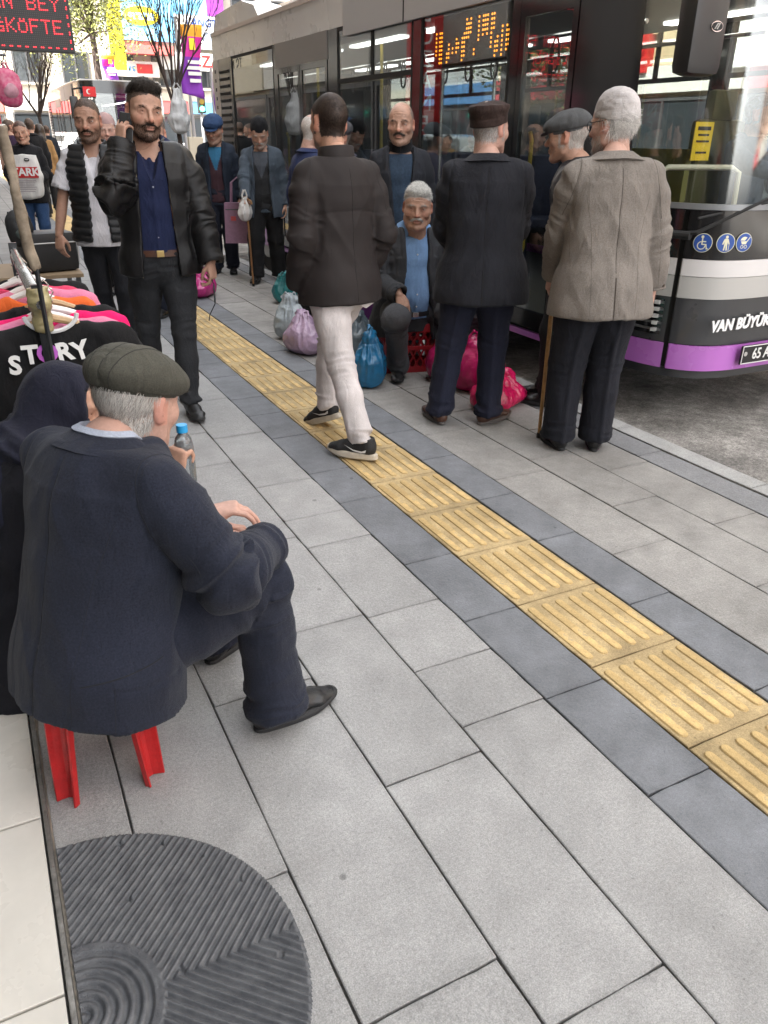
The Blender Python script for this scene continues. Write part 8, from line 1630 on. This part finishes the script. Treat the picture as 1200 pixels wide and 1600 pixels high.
# white column and flag banners beyond the bus, traffic light
k = empty('advert_column', (6.65, 26.0, -0.13), 0, 'pale square advertising column beyond the bus rear', 'column'); MB().box2((-0.22, -0.2, 0), (0.22, 0.2, 1.7), bevel=0.01).build('base', mat('cream_column', (0.55, 0.50, 0.40), 0.6), k); MB().tube([(0, 0, 1.7), (-0.05, 0, 4.6)], 0.05).build('mast', mat('mast_grey', (0, 0, 0)), k)
def flag(label, loc, w_, h_, cols, seed):
    b = empty('street_banner', loc, 0, label, 'banner', 'purple street banners'); n = 18; v, f = [], []
    for i in range(n + 1):
        for j in range(5):
            t = i / n; x = (j / 4 - 0.5) * w_ * (1 - 0.15 * math.sin(t * 3)); v.append((x + 0.05 * math.sin(t * 5 + seed), 0.05 * math.sin(t * 7 + j + seed), -t * h_ - (0.22 * w_ * (j / 4 - 0.5) if i == n else 0)))
    fm = []
    for i in range(n):
        for j in range(4): f.append((i * 5 + j, i * 5 + j + 1, (i + 1) * 5 + j + 1, (i + 1) * 5 + j)); fm.append(0 if i > n * 0.42 else (1 if i < n * 0.12 else 2))
    o = meshobj('cloth', v, f, None, b, mats=[mat('banner_violet', (0.20, 0.03, 0.38), 0.7), mat('banner_orange', (0.80, 0.34, 0.02), 0.7), mat('banner_magenta', (0.55, 0.02, 0.30), 0.7)], fmat=fm); sm = o.modifiers.new('thickness', 'SOLIDIFY'); sm.thickness = 0.006
    MB().tube([(-w_ * 0.55, 0.08, 0.15), (-w_ * 0.55, 0.08, -loc[2])], 0.04).build('pole', mat('mast_grey', (0, 0, 0)), b)
    for i, (z, ww) in enumerate(((-0.52, 0.55), (-0.60, 0.7), (-0.68, 0.6), (-0.78, 0.5))): MB().box((0.04, -0.075, z * h_), (w_ * ww, 0.012, 0.05 * h_)).build('print_line', M_white, o)
    MB().box((0.03, -0.075, -0.27 * h_), (w_ * 0.26, 0.012, 0.16 * h_)).build('emblem', M_yb, o)
flag('purple and orange banner hanging beside the bare tree', (5.72, 22.0, 4.05), 0.55, 1.55, None, 1); flag('purple banner at the edge of the bus rear', (7.0, 24.0, 3.15), 0.4, 1.1, None, 2); flag('small purple and orange banner over the second bus', (6.45, 38.0, 4.55), 0.55, 0.9, None, 3)
tl = empty('traffic_light', (9.6, 36.0, -0.13), 0, 'traffic light showing green at the crossing', 'traffic light'); MB().tube([(0, 0, 0), (0, 0, 3.3)], 0.06).build('pole', mat('mast_grey', (0, 0, 0)), tl); MB().box((0, -0.06, 3.0), (0.30, 0.22, 0.85), bevel=0.03).build('housing', M_rub, tl)
for i, (c_, e_) in enumerate((((0.10, 0.01, 0.01), 0), ((0.12, 0.08, 0.01), 0), ((0.05, 0.9, 0.55), 2.5))): MB().disc((0, -0.178, 3.26 - i * 0.26), 0.10, 18, 'Y', 0.02).build('lens', glow('lens_green', c_, e_) if e_ else mat('lens_%d' % i, c_, 0.3), tl)
# bag tied to the tree
def film_bag(name, label, loc, w_, d_, h_, col, seed, cat='bag', group=None, neck=0.18, rough=0.35):
    b = empty(name, loc, 0, label, cat, group); m = mat('film_%s_%d' % (name, seed), col, rough, nscale=14, namt=0.2, spec=0.5); crease(m, 1.8); F = Field([Ell((0, 0, -h_ * 0.5), (w_ * 0.7, d_ * 0.7, h_ * 0.65))], 0.010, 0.02)
    F.add(Sweep([(0, 0, 0), (0, 0, -h_ * 0.30), (0, 0, -h_ * 0.66), (0, 0, -h_ * 0.85)], [w_ * neck, w_ * 0.32, w_ * 0.46, w_ * 0.42], [d_ * neck, d_ * 0.32, d_ * 0.46, d_ * 0.40], k=0.03), 0); P, Q = F.mesh(); N = normals(P, Q); an = np.arctan2(P[:, 1], P[:, 0]); t = np.clip(1 + P[:, 2] / h_, 0, 1)
    meshobj('sack', P + N * (ridge(np.column_stack([an * 2.6, P[:, 2] * 5, P[:, 0] * 0]), seed) * 0.016 * (0.3 + t) + vnoise(P * 13, seed) * 0.012)[:, None], Q, m, b)
    for q in (-1, 1): MB().tube([(q * w_ * 0.08, 0, -0.03), (q * w_ * 0.16, 0, 0.04), (q * w_ * 0.04, 0, 0.10)], 0.010, 6).build('handle', m, b)
    return b
film_bag('plastic_bag', 'white plastic bag tied to the slim bare tree', (2.86, 11.92, 2.14), 0.30, 0.2, 0.52, (0.58, 0.58, 0.58), 3)
film_bag('plastic_bag', 'small white bag hanging from the hand on the cane', (2.845, 9.13, 0.96), 0.17, 0.12, 0.22, (0.62, 0.60, 0.58), 5)
# handbags
def tote(label, loc, rz, w_, h_, d_, col, name='handbag', strap=0.28, badge=None):
    b = empty(name, loc, rz, label, 'bag'); m = mat('tote_%s' % str(col), col, 0.5, nscale=30, namt=0.2, bump=0.2, bscale=150); MB().prism([(-w_ / 2, 0), (w_ / 2, 0), (w_ * 0.46, h_), (-w_ * 0.46, h_)], -d_ / 2, d_ / 2, 'Y').build('body', m, b)
    for y in (-1, 1): MB().tube([(-w_ * 0.25, y * d_ * 0.5, h_ * 0.9), (-w_ * 0.2, y * d_ * 0.4, h_ + strap * 0.8), (0, 0, h_ + strap), (w_ * 0.2, y * d_ * 0.4, h_ + strap * 0.8), (w_ * 0.25, y * d_ * 0.5, h_ * 0.9)], 0.009, 6).build('strap', m, b)
    if badge: MB().box((-w_ * 0.18, -d_ / 2 - 0.003, h_ * 0.62), (0.06, 0.006, 0.05)).build('badge', mat('badge_red', (0.5, 0.08, 0.08), 0.5), b)
    MB().box((0, -d_ / 2 - 0.003, h_ * 0.84), (w_ * 0.86, 0.006, 0.012)).build('zip', M_frame, b)
tote('mauve tote bag hanging behind the wooden cane', (2.96, 9.75, 0.42), RD(-25), 0.36, 0.46, 0.12, (0.30, 0.17, 0.25), badge=True)
ph = Vector(P_mous.root.location) + Matrix.Rotation(P_mous.root.rotation_euler.z, 3, 'Z') @ Vector(P_mous.wr[1]); tote('purple bag in the right hand of the moustached man', (ph.x, ph.y, 0.28), RD(-20), 0.30, 0.38, 0.10, (0.13, 0.03, 0.17), strap=0.16)
tote('pale green bag hanging between the men at the bus door', (3.02, 3.62, 0.42), RD(60), 0.22, 0.34, 0.08, (0.16, 0.40, 0.34), strap=0.2)
# white printed bag held by the boy
def printed_bag():
    b = empty('printed_bag', (0.80, 12.02, 0.86), RD(-14), 'white printed carrier bag reading TARK hugged by the boy', 'bag'); m = mat('white_poly', (0.60, 0.58, 0.55), 0.35); crease(m, 1.2)
    F = Field([Ell((0, 0, 0.22), (0.3, 0.12, 0.34))], 0.012, 0.02); F.add(Sweep([(0, 0, 0.02), (0, 0, 0.24), (0, 0.01, 0.50)], [0.19, 0.20, 0.17], [0.07, 0.075, 0.035], k=0.03, cut1=True), 0); P, Q = F.mesh(); N = normals(P, Q); o = meshobj('sack', P + N * (vnoise(P * 12, 3) * 0.010)[:, None], Q, m, b)
    MB().box((0.02, -0.088, 0.29), (0.30, 0.008, 0.13)).build('red_panel', M_red, b); text_mesh('lettering', 'TARK', 0.13, M_white, frame((0.02, -0.094, 0.29), (1, 0, 0), UPX), b, offset=0.004)
    for i in range(6): MB().box((0.0, -0.088, 0.19 - i * 0.026), (0.26 - 0.03 * (i % 3), 0.004, 0.006)).build('print_line', mat('print_grey', (0.25, 0.2, 0.22), 0.6), b)
    MB().tube([(0.05 + 0.03 * math.cos(a), -0.05, 0.44 + 0.014 * math.sin(a)) for a in np.linspace(0, 6.28, 13)], 0.006, 6).build('grip_hole', M_rub, b)
printed_bag()
# pink school bag and black cases in front of the shop
def backpack(label, loc, rz, s, m1, m2, grp):
    b = empty('school_bag', loc, rz, label, 'backpack', grp); F = Field([Ell((0, 0, 0), (0.22 * s, 0.16 * s, 0.28 * s))], 0.010, 0.02); F.add(Ell((0, 0, 0), (0.17 * s, 0.10 * s, 0.24 * s)), 0); F.add(Ell((0, -0.05 * s, -0.06 * s), (0.14 * s, 0.09 * s, 0.14 * s)), 0.03); F.add(Sweep([(0, 0, -0.18 * s), (0, 0, 0.1 * s)], [0.15 * s] * 2, [0.085 * s] * 2), 0.03); P, Q = F.mesh(); N = normals(P, Q); meshobj('body', P + N * (vnoise(P * 20, 2) * 0.006)[:, None], Q, m1, b)
    F = Field([Ell((0, -0.10 * s, -0.06 * s), (0.13 * s, 0.07 * s, 0.13 * s))], 0.010, 0.01); F.add(Ell((0, -0.09 * s, -0.06 * s), (0.11 * s, 0.06 * s, 0.11 * s)), 0); P, Q = F.mesh(); meshobj('front_pocket', P, Q, m2, b); MB().tube([(-0.03 * s, 0, 0.23 * s), (-0.02 * s, 0, 0.29 * s), (0.02 * s, 0, 0.29 * s), (0.03 * s, 0, 0.23 * s)], 0.008, 6).build('handle', m1, b)
    for q in (-1, 1): MB().tube([(q * 0.08 * s, 0.09 * s, 0.2 * s), (q * 0.11 * s, 0.13 * s, 0), (q * 0.09 * s, 0.08 * s, -0.22 * s)], 0.014, 6).build('strap', m1, b)
pk = mat('pink_pattern', (0.42, 0.03, 0.12), 0.5, nscale=30, namt=0.6, col2=(0.50, 0.16, 0.24), detail=1.0); backpack('pink patterned school bag hanging under the LED board', (0.55, 8.5, 1.98), RD(10), 0.62, pk, mat('pink_pocket', (0.45, 0.22, 0.28), 0.5, nscale=20, namt=0.4), 'school bags outside the shop'); MB
backpack('black bag with checked top pocket on the display table', (0.40, 7.9, 0.86), RD(15), 0.62, mat('black_canvas', (0.014, 0.014, 0.015), 0.7, nscale=60, namt=0.4), mat('check_pocket', (0.10, 0.13, 0.12), 0.7, nscale=40, namt=0.8), 'school bags outside the shop')
hk = empty('display_hook_rail', (-0.12, 8.5, 2.22), 0, 'thin rail holding the pink school bag', 'rail'); MB().tube([(0.0, 0, 0), (0.69, 0, 0.0)], 0.010).build('bar', M_frame, hk)
tb = empty('display_table', (0.42, 8.1, 0), 0, 'low display table in front of the shop under the black bags', 'table'); MB().box((0, 0, 0.46), (0.85, 0.9, 0.03)).build('top', mat('ply', (0.25, 0.18, 0.11), 0.7), tb)
for x in (-0.38, 0.38):
    for y in (-0.4, 0.4): MB().box((x, y, 0.222), (0.04, 0.04, 0.444)).build('leg', M_frame, tb)
cs = empty('black_case', (0.60, 7.95, 0.478), RD(12), 'black wheeled case lying on the display table', 'case'); MB().box((0, 0, 0.17), (0.46, 0.30, 0.34), bevel=0.05).build('shell', mat('black_case_fabric', (0.012, 0.012, 0.013), 0.55, nscale=40, namt=0.3), cs, True); MB().tube([(-0.235, -0.152, 0.25), (0.235, -0.152, 0.25)], 0.006, 6).build('zip', M_bslv, cs); MB().tube([(0.235, -0.1, 0.06), (0.245, -0.1, 0.28), (0.235, 0.1, 0.28), (0.24, 0.1, 0.06)], 0.007, 6).build('piping', M_bslv, cs)
# sunglasses hanging from the phone man's hand
pg = P_phone; gp = Vector(pg.root.location) + Matrix.Rotation(pg.root.rotation_euler.z, 3, 'Z') @ Vector(pg.wr[-1] + V(0.0, 0.03, -0.15)); sg = empty('sunglasses', gp, RD(70), "dark sunglasses dangling from the phone man's left hand", 'sunglasses'); M_lens = mat('dark_lens', (0.006, 0.005, 0.006), 0.08)
for z in (0.0, -0.062): MB().disc((0, 0, z), 0.026, 20, 'Y', 0.003).build('lens', M_lens, sg); MB().tube([(0.027 * math.cos(a), 0, z + 0.027 * math.sin(a)) for a in np.linspace(0, 6.28, 19)], 0.0025, 6).build('rim', M_rub, sg)
MB().tube([(0, 0, -0.088), (0.03, 0.04, -0.16), (0.05, 0.05, -0.20)], 0.003, 6).build('temple', M_rub, sg); MB().tube([(0, 0, 0.028), (0.0, 0.01, 0.06)], 0.003, 6).build('temple', M_rub, sg)
scene.cycles.use_denoising = True
scene.cycles.max_bounces = 8; scene.cycles.transparent_max_bounces = 16; scene.cycles.caustics_reflective = False; scene.cycles.caustics_refractive = False
